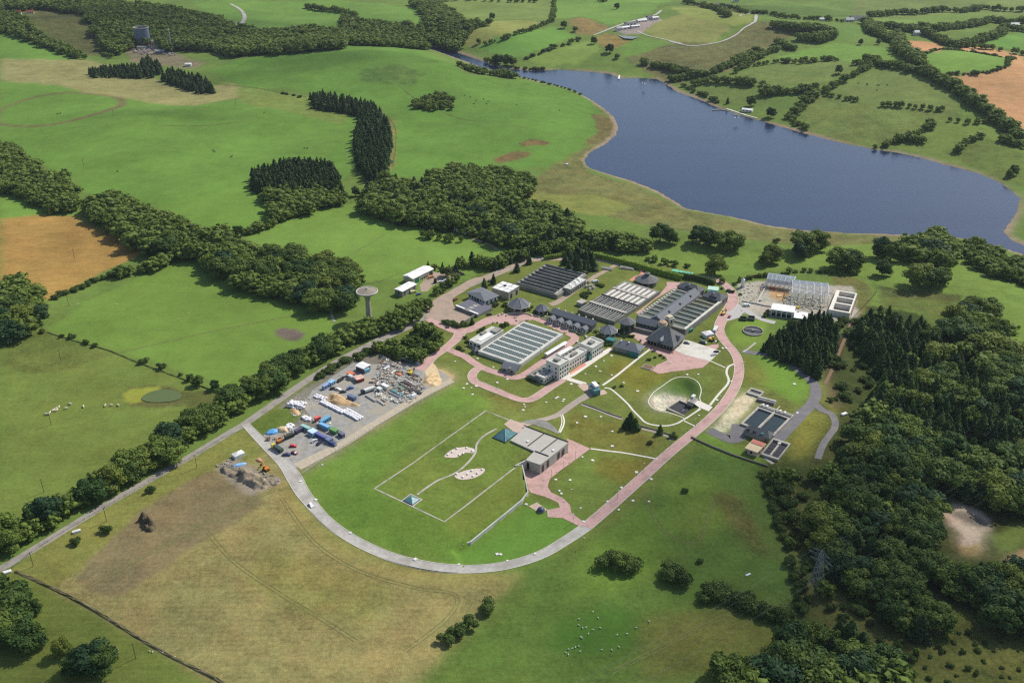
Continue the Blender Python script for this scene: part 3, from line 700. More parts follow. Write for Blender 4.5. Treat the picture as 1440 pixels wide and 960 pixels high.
# single trees and bushes that stand out: (kind, base point, height, width, label)
SINGLES = [
 (U,(325-217,766),4.5,1.1,'round dark bush alone in the dry verge, lower of two by the country road'),
 (U,(214,691),4.2,1.0,'round green bush alone in the dry verge, upper of two by the country road'),
 (U,(60,468),4.0,1.0,'dark bush at the top of the broken hedge line in the pasture'),
 (U,(88,474),3.0,1.0,'small bush beside the stones on the broken hedge line'),
 (U,(100,476),4.2,1.0,'taller hawthorn bush second down the broken hedge line'),
 (U,(122,483),4.2,.9,'upright hawthorn of a close pair on the broken hedge line'),
 (U,(134,487),4.0,1.0,'rounder hawthorn of a close pair on the broken hedge line'),
 (U,(201,510),4.4,1.2,'wide low hawthorn halfway along the broken hedge line'),
 (U,(227,519),4.8,1.0,'tall hawthorn just above the pond on the broken hedge line'),
 (U,(253,529),3.0,.8,'thin bush between the pond and the willow clump'),
 (B,(278,542),7.5,1.2,'willow by the pond, larger of the clump'),
 (B,(303,547),6.5,1.15,'willow by the pond, smaller of the clump'),
 (B,(267,535),5.0,1.1,'low willow tucked behind the clump by the pond'),
 (U,(150,749),5,1.0,'dark bush under the gate end of the grassy corner field'),
 (C_,(886,600),11,1.4,'tall dark cedar beside the lawn path below the kiosk'),
 (C_,(893,604),8.5,1.7,'shorter dark cedar leaning against the tall one on the lawn'),
 (C_,(880,602),7.5,1.5,'lowest dark cedar of the three on the lawn'),
 (C_,(928,610),7,1.3,'narrow dark conifer alone beside the sunken path'),
 (U,(945,615),3.5,1.1,'low dark shrub at the end of the sunken path'),
 (U,(913,624),3.0,1.0,'small round shrub on the brown lawn by the sunken path'),
 (B,(1005,386),13,.95,'broad round tree alone at the bend of the perimeter road'),
 (B,(1086,367),11,1.1,'wide tree in the meadow above the steel frame'),
 (B,(1076,372),9,1.0,'shorter tree under the wide one above the steel frame'),
 (B,(1124,362),11,1.0,'pale crowned tree in the meadow below the dark pair'),
 (B,(1128,354),14,1.2,'tall dark tree in the lakeside meadow, bigger of a pair'),
 (B,(1150,350),13,1.0,'tall dark tree in the lakeside meadow, smaller of a pair'),
 (U,(1093,341),5,.9,'tiny bush alone in the meadow near the lake shore'),
 (B,(1178,376),13,1.15,'big spreading tree behind the construction site'),
 (B,(1192,378),13,1.1,'second spreading tree behind the construction site'),
 (B,(1205,377),11,1.0,'slimmer tree at the end of the spreading pair'),
 (B,(1240,362),14,1.0,'tall tree right by the lake side of the meadow gap'),
 (B,(1252,366),13,1.0,'twin of the tall tree by the meadow gap'),
 (B,(1240,387),10,.95,'small tree below the twin trees in the meadow gap'),
 (B,(1292,402),14,1.25,'large dark oak alone in the sunlit field, denser half'),
 (B,(1310,403),13,1.25,'large dark oak alone in the sunlit field, spreading half'),
 (B,(1322,398),11,1.1,'edge of the oak group in the sunlit field'),
 (B,(928,340),13,1.05,'tall tree in the meadow between the belt and the lake'),
 (B,(941,342),10,1.0,'lower tree beside the tall one between belt and lake'),
 (B,(984,342),12,1.1,'first tree of the dark trio by the lake meadow'),
 (B,(998,346),12,1.1,'middle tree of the dark trio by the lake meadow'),
 (B,(1022,352),13,1.2,'largest tree of the dark trio by the lake meadow'),
 (B,(1035,351),11,1.0,'outermost tree of the dark trio by the lake meadow'),
 (B,(500,276),10,.9,'small round tree at the corner of the lower field'),
 (B,(335,333),11,1.1,'round tree at the tip of the field hedge below the conifer clump'),
 (B,(875,798),8,1.5,'dark thorn thicket in the lower meadow, widest of the two'),
 (U,(858,794),8,1.2,'edge bush of the widest thorn thicket in the lower meadow'),
 (U,(890,798),8,1.2,'second edge bush of the widest thorn thicket in the lower meadow'),
 (U,(937,812),8,1.2,'dark thorn bush in the lower meadow near the bush row'),
 (U,(955,819),8,1.25,'companion thorn bush in the lower meadow near the bush row'),
 (U,(985,790),3,1.0,'small bush alone in the lower meadow above the thorns'),
 (U,(965,692),3,1.1,'dark gorse bush by the field track below the pink road'),
 (U,(660,878),6,1.1,'upper bush of the row dividing dry field and meadow'),
 (U,(683,858),6,1.2,'bush near the dry field corner by the loop road'),
 (U,(645,893),5.5,1.1,'middle bush of the row dividing dry field and meadow'),
 (U,(630,903),5.5,1.1,'lower bush of the row dividing dry field and meadow'),
 (C_,(681,405),9,1.2,'dark conifer behind the slate roofed office'),
 (C_,(694,399),9,1.1,'dark conifer between office and flat roofed block'),
 (C_,(744,371),9,1.2,'narrow dark conifer behind the filter beds'),
 (C_,(727,382),9,1.3,'broad dark conifer beside the filter beds'),
 (C_,(664,456),6,1.3,'small round conifer on the traffic island'),
 (C_,(746,372),7,.8,'thin conifer stump beside the narrow one behind the beds'),
 (B,(711,459),4,1.0,'small red leaved tree by the concrete plant rooms'),
 (B,(628,389),9,1.1,'tree in the gravel yard beside the pipe stacks'),
 (C_,(612,398),5,1.2,'small conifer by the parked white cars'),
 (B,(700,91),16,1.2,'tallest tree on the inlet bank, dark and rounded'),
 (B,(713,93),17,1.15,'broad tree on the inlet bank beside the tallest one'),
 (B,(722,93),13,1.0,'slim tree at the lake end of the inlet bank'),
 (B,(692,28),12,1.0,'lone tree at the corner of two far fields'),
 (B,(673,62),9,1.0,'small lone tree at the foot of the yellow field'),
 (B,(793,40),13,1.0,'lone tree at the crossing of far hedges'),
 (B,(809,45),9,1.1,'small spreading tree on the brown patch'),
 (B,(835,62),12,1.0,'lone tree at the bend of the far hedge'),
 (B,(867,13),11,1.1,'lone tree in the bright far meadow'),
 (B,(857,75),15,1.0,'tall tree above the landing stage'),
 (B,(868,83),8,1.2,'low tree beside the tall one above the landing stage'),
 (B,(1056,149),13,1.0,'round tree by the jetty hut on the far shore'),
 (B,(1084,165),13,1.15,'broad tree on the far shore beyond the jetty'),
 (C_,(1023,146),9,1.2,'small pointed tree on the far shore near the jetty'),
 (B,(1179,104),12,1.0,'tree at the end of the far hedge above the rough field'),
 (B,(1217,88),12,1.1,'round tree below the bright far field'),
 (B,(1210,63),9,1.0,'left one of two small trees in the bright far fields'),
 (B,(1235,63),9,1.0,'wider one of two small trees in the bright far fields'),
 (B,(1419,250),9,1.0,'dark shrubby tree at the end of the lake'),
 (B,(1425,246),11,1.0,'taller shrubby tree at the end of the lake'),
 (B,(130,940),13,1.6,'great round tree at the bottom edge of the corner field'),
 (B,(145,942),12,1.4,'second half of the great round tree clump at the bottom edge'),
 (B,(112,944),11,1.4,'third crown of the tree clump at the bottom edge'),
 (B,(88,920),9,1.0,'small round tree in the corner field, next to the big clump'),
 (B,(48,862),8,1.0,'small tree at the top of the corner field row'),
 (U,(1107,712),7,1.1,'dark bush at the scrub edge below the fence'),
 (U,(1115,729),7,1.1,'rounder bush in the scrub below the fence'),
 (U,(1097,690),9,1.1,'bush crowding the corner of the works fence'),
 (C_,(618,560),3,1.2,'x'),
]
SINGLES.pop()
for kd, p, h, wf, lab in SINGLES:
    if kd == B and 330 < p[1] < 410 and p[0] > 900: h, wf = h * 1.3, wf * 1.18
    w = W([p], 0.0)[0]; add_tree(kd, w[:2], h, wf, lab, None)
g_road = 'trees in the belt along the country road'
line({B:1},(10,14),7.5,[(2,762),(40,742),(75,722),(110,702),(150,680),(190,658),(230,634),(265,607),(300,588),(330,566)],'dark leafy tree in the belt between the country road and the pasture',g_road,1.15,up=.25,rows=2)
line({B:1},(11,14),8,[(330,566),(365,545),(400,524),(430,506),(470,482),(500,470)],'leafy tree in the belt facing the contractors yard',g_road,1.15,up=.25,rows=2)
line({B:1},(9,12),8,[(495,472),(530,464),(560,452),(585,438),(605,424)],'leafy tree of the belt near the water tower',g_road,1.05,up=.2,rows=2)
line({B:2,U:1},(6,9),6,[(612,412),(625,402),(640,392),(650,388)],'low tree screening the gravel yard from the perimeter road','trees screening the gravel yard',1.1)
g2 = 'trees of the wood across the fields'
wood({B:1},(12,15),8.5,[(128,290),(135,275),(165,272),(200,290),(235,305),(262,318),(285,330),(270,352),(240,352),(205,345),(160,325),(140,312)],'leafy tree in the wood beside the orange barley',g2,1.15)
wood({B:1},(12,15),8.5,[(285,330),(310,325),(350,348),(400,350),(430,365),(480,370),(505,385),(500,405),(485,425),(440,425),(400,410),(340,398),(290,372),(268,352)],'leafy tree in the wood above the bright pasture',g2,1.15)
line({B:1},(8,11),7,[(165,385),(190,380),(215,375),(240,362),(262,352)],'large tree on the hedge between barley and pasture','trees on the barley hedge',1.25)
line({U:1},(3.5,5),4.5,[(76,418),(95,410),(120,400),(140,392),(160,385)],'low bush on the hedge between barley and pasture','bushes on the barley hedge',1.2)
wood({B:1},(12,15),8.5,[(-25,395),(25,396),(40,402),(58,430),(62,445),(40,455),(0,470),(-25,470)],'tall tree of the clump under the orange barley','trees of the clump under the barley',1.15)
wood({B:1},(11,14),8.5,[(-20,200),(20,203),(35,220),(60,240),(90,250),(102,270),(100,290),(60,290),(40,275),(0,262),(-20,262)],'tall tree of the wood above the barley','trees above the barley',1.15)
line({B:2,U:1},(5,8),6,[(105,288),(120,285),(130,290)],'low tree between the two woods by the barley','trees above the barley',1.1)
wood({C_:1},(12,15),4.6,[(354,238),(385,228),(415,221),(460,226),(476,238),(480,262),(440,262),(400,262),(360,258)],'dark conifer in the clump standing alone in the pasture','conifers of the clump in the pasture',1.3,up=.8)
wood({B:1},(9,12),8,[(370,262),(400,262),(480,258),(480,280),(450,288),(410,300),(385,307),(368,275)],'leafy tree at the foot of the conifer clump','leafy trees by the conifer clump',1.2)
line({B:1},(7,9),7,[(350,325),(375,318),(390,308),(420,300),(445,288)],'leafy tree on the hedge running down from the conifer clump','hedge trees by the conifer clump',1.2)
wood({C_:1},(11,14),5.5,[(436,133),(500,142),(528,148),(547,172),(549,200),(541,243),(517,250),(502,228),(497,200),(508,165),(500,156),(440,146)],'conifer in the curved shelter belt','conifers of the curved belt',1.35,up=.5)
wood({B:1},(7,9),7,[(580,142),(605,131),(620,132),(637,136),(635,150),(600,152),(582,149)],'thin grey green tree in the copse on the hill pasture','trees of the hill copse',.95)
wood({B:3,C_:2},(11,15),7.2,[(508,268),(540,250),(600,258),(650,270),(700,280),(760,288),(800,300),(818,312),(822,325),(800,338),(760,345),(700,332),(650,318),(600,314),(550,304),(506,290)],'tree of the long wood between the fields and the lake','trees of the long wood',1.15)
wood({B:1},(11,14),8.5,[(600,243),(640,236),(700,238),(740,245),(752,262),(742,272),(700,280),(660,268),(610,254)],'leafy tree of the wood behind the long wood','trees behind the long wood',1.15)
line({B:2,C_:1},(9,13),7.5,[(790,345),(820,345),(860,345),(900,350)],'tree of the wood end above the clipped hedge','trees above the clipped hedge',1.1,rows=2)
line({B:1},(9,12),8,[(800,335),(840,335),(880,338),(910,345)],'tall tree at the lake end of the long wood','trees above the clipped hedge',1.1,rows=2)
line({B:1,U:1},(6,9),7,[(905,362),(925,364),(945,370),(970,372)],'low tree in the row behind the clipped hedge','trees behind the clipped hedge',1.1)
line({B:2,C_:1},(8,11),7,[(650,372),(670,368),(690,374),(715,366),(740,355),(770,350),(800,350)],'tree beside the perimeter road behind the office','trees beside the perimeter road',1.1,rows=2)
line({B:1,C_:1},(5,8),6,[(598,375),(620,376),(640,376),(655,372)],'low tree behind the gravel yard sheds','trees behind the sheds',1.1)
line({B:1},(6,8),6,[(590,330),(610,332),(630,336),(655,338)],'garden tree around the white bungalow','garden trees by the bungalow',1.0)
wood({B:1,U:1},(6,9),6.5,[(520,490),(560,478),(585,458),(600,452),(612,462),(625,478),(610,495),(585,505),(560,500)],'leafy tree in the triangle between road and yard','trees in the triangle above the yard',1.15)
line({U:1},(3.5,5),4,[(440,535),(470,515),(490,505),(520,492)],'low bush on the bank between road and yard','bushes on the yard bank',1.2,gap=.15)
line({U:1},(3.5,5),4.2,[(628,452),(640,456),(652,456)],'clipped bush on the traffic island hedge','bushes on the traffic island',1.1)
wood({C_:1},(9,11),5,[(793,362),(800,356),(815,353),(832,357),(835,372),(825,380),(800,377)],'dark conifer in the square clump on the lawn','conifers of the lawn clump',1.5,up=.5)
wood({B:1},(12,16),9,[(1265,345),(1285,330),(1320,330),(1345,338),(1352,350),(1340,365),(1300,362),(1270,355)],'big leafy tree of the lakeside group','trees of the lakeside group',1.2)
wood({B:1},(10,13),8.5,[(1350,345),(1365,337),(1385,342),(1400,355),(1440,362),(1470,375),(1470,400),(1430,390),(1390,378),(1370,365)],'leafy tree of the belt running to the edge beside the lake','trees of the lakeside belt',1.15)
line({B:1,U:1},(4,6),6,[(1010,395),(1030,396),(1060,388),(1090,385),(1130,380),(1170,382),(1215,385)],'low bushy tree along the back fence of the works','bushes along the back fence',1.2)
# the great wood
gw = 'trees of the great wood'
wood({C_:9,B:1},(12,16),6.4,[(1222,440),(1250,436),(1300,452),(1330,480),(1375,520),(1410,560),(1425,610),(1400,640),(1330,625),(1260,575),(1225,560),(1195,520),(1190,480)],'dark conifer in the plantation part of the great wood',gw,1.3,up=.7)
wood({C_:1},(9.5,12),5.2,[(1070,482),(1100,462),(1140,445),(1165,440),(1180,455),(1176,480),(1165,505),(1150,524),(1125,508),(1090,492)],'dark conifer in the clump beside the curved lane','conifers beside the curved lane',1.3,up=.6)
wood({B:1},(12,16),9,[(1342,450),(1345,432),(1385,427),(1400,440),(1412,455),(1420,480),(1460,500),(1500,540),(1500,600),(1440,590),(1400,540),(1375,510),(1345,485)],'big leafy tree at the field edge of the great wood',gw,1.2)
wood({B:5,C_:1},(11,15),8.2,[(1196,640),(1200,605),(1210,570),(1228,566),(1260,578),(1330,628),(1400,645),(1440,640),(1500,640),(1500,745),(1440,735),(1400,760),(1385,740),(1372,712),(1340,702),(1318,712),(1310,760),(1280,770),(1240,740),(1190,705),(1155,698),(1160,682),(1182,668)],'leafy tree in the heart of the great wood',gw,1.15)
wood({B:5,C_:1},(10,14),8,[(1150,700),(1200,715),(1240,745),(1280,775),(1330,780),(1390,790),(1440,800),(1500,790),(1500,880),(1440,885),(1395,862),(1340,830),(1290,815),(1300,840),(1320,870),(1310,885),(1280,880),(1250,855),(1215,830),(1175,790),(1145,770),(1150,735)],'leafy tree in the lower part of the great wood',gw,1.15)
line({B:1,C_:1},(10,13),8,[(1175,505),(1190,530),(1200,560)],'tree at the edge of the great wood by the brown track',gw,1.1)
line({B:1,U:1},(7,10),7,[(1092,676),(1112,670),(1135,668),(1155,674),(1175,664)],'leafy tree crowding the fence corner of the works','trees at the fence corner',1.1)
wood({C_:2,B:3},(11,15),6.8,[(1005,960),(1030,935),(1060,920),(1090,910),(1110,890),(1150,878),(1190,880),(1215,900),(1260,930),(1270,985),(1000,990)],'tree of the wood at the bottom edge below the meadow','trees of the bottom wood',1.15)
line({U:1},(7,9),5.5,[(992,828),(1010,832),(1035,845),(1060,855),(1085,868),(1112,876)],'dark thorn bush in the row across the lower meadow','thorn bushes in the lower meadow',1.1,jit=.2)
line({U:1},(3,5.5),5,[(1075,668),(1085,700),(1095,730),(1110,770),(1118,800),(1125,840),(1128,870)],'small bush on the ditch edging the lower meadow','bushes on the meadow ditch',1.0)
wood({U:4,B:1},(4.5,8),8,[(1080,668),(1120,680),(1160,710),(1150,760),(1200,820),(1260,870),(1310,910),(1300,940),(1230,910),(1180,860),(1140,850),(1120,780),(1095,720)],'scrub bush below the great wood','scrub bushes',1.0)
wood({U:1},(2.5,4.5),8,[(1260,900),(1330,870),(1400,890),(1480,930),(1480,985),(1290,985)],'low thorn in the rough clearing at the bottom corner','low thorns in the clearing',1.0)
line({B:1},(10,13),7,[(0,870),(15,880),(35,900)],'tall tree at the edge of the corner field','trees of the corner field',1.3,rows=2)
line({B:1},(9,11),6.5,[(28,885),(45,898),(62,905)],'round tree of the row in the corner field','trees of the corner field',1.2)
wood({B:1},(12,15),8,[(-30,815),(8,820),(18,845),(24,870),(0,890),(-30,900)],'tall tree at the road end of the corner field','trees of the corner field',1.2)
wood({B:1},(9,11),8,[(-30,725),(20,728),(30,745),(20,765),(-30,780)],'tree where the belt meets the edge by the country road',g_road,1.2)
# far woods
LATE = []
GAPS = [W(g)[:, :2] for g in ([(1182,455),(1212,442),(1204,480),(1226,530),(1236,562),(1190,590),(1165,560)], [(1225,705),(1248,716),(1238,738),(1214,722)], [(1256,762),(1284,776),(1272,796),(1246,780)], [(1245,640),(1262,636),(1270,655),(1250,660)], [(1310,655),(1326,660),(1320,680),(1304,674)], [(1190,770),(1215,790),(1205,805),(1180,785)], [(1335,630),(1360,620),(1390,628),(1375,645),(1345,645)], [(1385,750),(1440,730),(1475,738),(1440,768),(1400,768)], [(1290,820),(1330,835),(1390,868),(1330,862),(1300,845)], [(1150,700),(1165,705),(1175,730),(1160,735)], [(1230,795),(1250,800),(1262,815),(1240,815)], [(1318,708),(1340,698),(1378,706),(1402,735),(1404,790),(1385,812),(1350,805),(1336,770),(1326,740)], [(1180,640),(1200,642),(1196,655),(1182,652)], [(1290,690),(1312,690),(1308,706),(1292,704)])]
gf = 'trees of the valley woods'
wood({B:1},(12,16),10,[(-40,0),(130,0),(200,6),(290,20),(345,42),(390,44),(440,40),(480,44),(500,52),(480,62),(400,70),(330,74),(250,62),(240,68),(215,60),(190,58),(165,72),(148,66),(130,40),(110,14),(60,8),(-40,10)],'tree in the wooded valley beyond the pastures',gf,1.15)
wood({B:1},(10,13),10,[(-40,12),(20,20),(45,40),(90,62),(130,80),(138,82),(100,76),(50,58),(0,42),(-40,40)],'tree on the hedge bank below the bracken slope',gf,1.15)
wood({B:1},(11,15),10,[(480,20),(520,30),(590,38),(600,22),(575,0),(615,0),(640,18),(650,30),(690,30),(660,42),(645,62),(640,72),(610,64),(560,62),(500,58),(470,62),(480,40)],'tree in the wood at the head of the inlet',gf,1.15)
line({B:1},(9,13),9,[(622,68),(650,76),(680,84),(705,92)],'tree on the north bank of the inlet','trees on the inlet banks',1.15,rows=2)
line({B:1},(8,11),8,[(648,92),(670,100),(700,104),(725,108)],'tree on the south bank of the inlet','trees on the inlet banks',1.15,rows=2)
wood({B:1},(5,8),9,[(480,50),(520,40),(600,38),(640,62),(600,64),(560,60)],'tree in the wood at the head of the inlet',gf,1.1)
line({U:1},(4,6),7,[(722,95),(745,97),(790,97),(820,99),(858,103)],'bush on the far bank of the lake','bushes on the lake bank',1.1)
line({U:1},(3,4),7,[(725,107),(750,112),(790,122),(805,127),(818,133)],'bush on the near bank of the lake inlet','bushes on the lake bank',1.0)
wood({C_:1},(9,11),6.5,[(124,98),(150,94),(190,92),(212,95),(214,106),(180,106),(130,104)],'reddish dark conifer by the power station','conifers by the power station',1.5)
wood({C_:1},(9,12),6.5,[(195,88),(208,80),(222,88),(232,96),(226,100),(205,98)],'dark conifer beside the surge tank','conifers by the power station',1.5)
wood({C_:1},(9,12),6.5,[(228,108),(240,95),(265,104),(295,113),(302,126),(280,126),(250,118)],'dark conifer in the block below the masts','conifers by the power station',1.5)
line({B:1},(6,9),8,[(143,76),(150,78),(158,80)],'tree at the corner of the bracken slope',gf,1.1)
line({U:1},(4,5),9,[(395,130),(410,132),(430,136)],'bush on the line between the pastures','bushes between the pastures',1.0)
gh = 'trees of the far hedgerows'
def hr(px, h=(7,11), sp=6.6, lab='tree in a far hedgerow beyond the lake', rows=1, gap=.04, mix=None): line(mix or {B:1}, h, sp, px, lab, gh, 1.15, rows=rows, gap=gap)
hr([(1262,52),(1268,72),(1285,82),(1300,100),(1325,112),(1345,122),(1365,140),(1385,152),(1405,170),(1440,195)],(11,15),9,'tall tree of the thick hedgerow beside the tan stubble',rows=2,gap=0)
hr([(1222,32),(1232,46),(1262,60)],(11,14),9,'tree of the dark clump above the tan stubble',rows=3,gap=0)
hr([(1245,36),(1280,42),(1310,48),(1330,60),(1350,64),(1370,58)],(10,13),9,rows=2,gap=0,lab='tree in the copse around the far farmhouse')
hr([(1370,58),(1400,50),(1415,40),(1440,42)],(9,12),9,rows=2)
hr([(1270,42),(1320,40),(1360,36),(1395,28),(1420,32),(1440,30)],(9,13),9,rows=2)
hr([(1222,22),(1260,18),(1296,18),(1320,14),(1350,16),(1380,10),(1440,14)],(8,13),9,rows=1)
hr([(1370,66),(1400,68),(1440,75)],(8,11),9)
hr([(1280,76),(1300,76),(1325,72),(1350,72),(1400,79),(1422,82),(1415,94),(1390,101),(1320,104)],(4,6),7,'low bush hedge around the brightest far field',mix={U:1},gap=.05)
hr([(1040,96),(1060,92),(1095,86),(1130,85),(1185,84)],(5,8),8)
hr([(1105,86),(1130,88),(1150,84),(1180,82)],(7,9),8)
hr([(1206,90),(1225,84),(1250,92),(1290,100),(1310,108)],(8,11),9,rows=2)
hr([(1160,128),(1185,113),(1205,103),(1225,92)],(7,10),8)
hr([(1072,132),(1100,128),(1130,128),(1150,124)],(8,12),9,rows=2)
hr([(1110,165),(1120,155),(1135,140),(1150,128)],(7,10),8,rows=2)
hr([(1032,100),(1050,88),(1075,76),(1098,68)],(8,11),8)
hr([(945,112),(960,108),(980,106),(1010,98),(1040,84),(1070,72)],(8,11),9,rows=2)
hr([(970,118),(1000,114),(1040,114),(1075,118)],(8,11),9)
hr([(1040,116),(1060,116)],(10,12),9,rows=2)
hr([(1075,128),(1085,130)],(10,12),9)
hr([(1090,35),(1120,42),(1150,40),(1170,46),(1150,55),(1130,55)],(11,14),9,rows=3,gap=0,lab='tree of the dark clump on the far brown slope')
hr([(1000,8),(1030,12),(1060,20),(1100,25),(1150,28),(1190,30)],(7,11),9)
hr([(1095,60),(1105,66),(1120,68)],(9,11),8,rows=2)
hr([(1160,132),(1185,138),(1210,140)],(5,7),8)
hr([(1240,148),(1270,148),(1300,152),(1330,155)],(6,8),7)
hr([(1240,205),(1265,196),(1285,190),(1300,180),(1318,168)],(7,10),8)
hr([(1345,210),(1360,200),(1380,190)],(7,10),8)
hr([(1330,168),(1360,172),(1390,172)],(6,9),9)
hr([(1280,195),(1300,198)],(8,10),8,rows=2)
hr([(1410,196),(1440,205)],(8,11),8,rows=2)
hr([(1022,22),(1010,14),(990,8),(965,4)],(8,11),9,rows=2,lab='tree around the white far farmhouses')
hr([(780,0),(778,20),(775,30),(745,42),(710,54),(675,64)],(6,9),8,gap=.05)
hr([(740,82),(760,74),(790,64),(820,52)],(4,7),8,gap=.3,mix={U:1})
hr([(905,88),(920,92),(940,95),(950,100)],(8,11),8,rows=2,lab='tree on the point above the landing stage')
hr([(925,92),(960,98),(990,104)],(7,9),12,rows=3,mix={U:1},lab='gorse bush on the brown slope beyond the lake')
hr([(960,118),(985,130),(1010,142)],(5,7),9,mix={U:1},gap=.3)
hr([(1115,170),(1130,178),(1140,182)],(7,9),8)
hr([(1225,205),(1235,206)],(6,7),8)
hr([(600,0),(700,2),(760,2)],(7,9),12,gap=.3)
hr([(840,0),(855,1)],(9,10),9)
hr([(432,10),(470,14),(500,22)],(8,11),9,rows=2)
# beyond the frame, so that the country goes on
for ex in range(260):
    a = random.uniform(-1, 1); q = (random.choice((-1, 1)) * random.uniform(1000, 1500), random.uniform(700, 2900))
    add_tree(B, q, random.uniform(8, 13), 1.1, 'tree in the country beyond', 'far trees')
for g in GAPS[:6]:
    lo, hi = g.min(0), g.max(0)
    for k in range(int((hi - lo).prod() / 75)):
        q = lo + np.array([random.random(), random.random()]) * (hi - lo)
        LATE.append((q, random.uniform(2.5, 5)))
# keep trees out of the water and out of the clearings
_P = np.array([(t[1], t[2]) for t in TREES])
for g in GAPS:
    k_ = ~inside(_P, g); TREES = [t for t, w_ in zip(TREES, k_) if w_]; _P = _P[k_]
for q, h_ in LATE: add_tree(U, q, h_, 1.2, 'low bush in a grassy gap of the great wood', 'bushes in the gaps of the great wood')
_P = np.array([(t[1], t[2]) for t in TREES]); _in = inside(_P, LAKE) ; TREES = [t for t, w_ in zip(TREES, _in) if not w_]
_P = np.array([(t[1], t[2]) for t in TREES]); _Z = hq(_P); _D = np.hypot(np.hypot(_P[:, 0], _P[:, 1]), CAM_H)
def _inview(x, y):
    dx, dz = x, -CAM_H; dep = y * math.cos(PITCH) + CAM_H * math.sin(PITCH); v = y * math.sin(PITCH) - CAM_H * math.cos(PITCH)
    return dep > 0 and abs(dx / dep) < 730 / FPX and abs(v / dep) < 490 / FPX
named = {k: [] for k in KINDS}; rest = {k: [] for k in KINDS}; single = []
for i, t in enumerate(TREES):
    score = t[3] / _D[i] * (1 if _inview(t[1], t[2]) else 0)
    (single if t[6] is None else named[t[0]]).append((score, i))
print('trees', len(TREES), {k: len(v) for k, v in named.items()}, 'singles', len(single))
MARKS = [((1350,750), 62, 'beside the bare quarry pit'), ((1172,525), 45, 'edging the brown track'), ((1146,828), 50, 'near the lattice pylon'), ((1182,605), 40, 'where the curved lane ends'), ((1385,440), 70, 'facing the sunlit field'), ((1250,445), 45, 'at the top edge by the bank of scrub'), ((1040,925), 45, 'at the meadow end'), ((1240,925), 50, 'at the clearing end')]
MARKS = [(W([p])[0][:2], r_, t_) for p, r_, t_ in MARKS]
def plant(i):
    kd, x, y, h, wf, lab, grp = TREES[i]
    if grp in (gw, 'trees of the bottom wood'):
        for c_, r_, t_ in MARKS:
            if math.hypot(x - c_[0], y - c_[1]) < r_: lab = {'conifer': 'dark conifer', 'broadleaf': 'leafy tree', 'bush': 'bush'}[kd] + ' of the ' + ('great' if grp == gw else 'bottom') + ' wood ' + t_; break
        lab = ('tall ' if h > 14.2 else 'low ' if h < 10.8 else 'middling ') + lab; grp = grp + ', ' + lab.split(' ')[0] + ' ones'
    rg = random.Random(i); me, tm = HI[kd][rg.randrange(len(HI[kd]))]
    s = h / 10; rz = rg.uniform(0, 6.28)
    if kd == 'bush':
        o = bpy.data.objects.new('bush', me); COL.objects.link(o); o.location = (x, y, _Z[i] - .15 * s); o.rotation_euler = (0, 0, rz); o.scale = (s * wf, s * wf, s)
        tag(o, lab, 'bush', grp); return
    o = empty(KINDS[kd][0], (x, y, _Z[i]), lab, 'tree', grp, rz); o.scale = (s * wf, s * wf, s)
    t_ = bpy.data.objects.new('trunk', tm); COL.objects.link(t_); t_.parent = o
    c_ = bpy.data.objects.new('crown', me); COL.objects.link(c_); c_.parent = o
for sc_, i in single: plant(i)
for kd in KINDS:
    nsing = sum(1 for s_, i in single if TREES[i][0] == kd)
    L_ = sorted(named[kd], reverse=True); cut = 300 - nsing
    for sc_, i in L_[:cut]:
        if sc_ > 0: plant(i)
        else: rest[kd].append(i)
    rest[kd] += [i for sc_, i in L_[cut:]]
fm = M_leaf.copy(); fm.name = 'far_broadleaf_leaves'; MATS_FAR = {'broadleaf': fm}
for nd in fm.node_tree.nodes:
    if nd.type == 'MATH' and nd.operation == 'MULTIPLY_ADD': nd.inputs[1].default_value = 3.2; nd.inputs[2].default_value = -1.5
def mass(kd, idx, name, lab):
    if not idx: return
    Vs = []; Fs = []; o = 0
    for i in idx:
        _, x, y, h, wf, _l, _g = TREES[i]; rg = random.Random(i); V, F = LO[kd][rg.randrange(len(LO[kd]))]; s = h / 10; a = rg.uniform(0, 6.28); ca, sa = math.cos(a), math.sin(a)
        Vs.append(np.column_stack([(V[:, 0] * ca - V[:, 1] * sa) * s * wf + x, (V[:, 0] * sa + V[:, 1] * ca) * s * wf + y, V[:, 2] * s + _Z[i] - .3])); Fs.append(F + o); o += len(V)
    me = quads_to_mesh(name, np.vstack(Vs), np.vstack(Fs), MATS_FAR.get(kd, KINDS[kd][1])); ob = bpy.data.objects.new(name, me); COL.objects.link(ob)
    tag(ob, lab, 'woodland', None, 'stuff')
mass('broadleaf', rest['broadleaf'], 'woodland', 'far leafy woods and hedgerow trees beyond the pastures and the lake')
mass('conifer', rest['conifer'], 'conifer_plantation', 'far conifers of the shelter belts and plantations')
mass('bush', rest['bush'], 'scrub', 'far low bushes along banks and hedges')
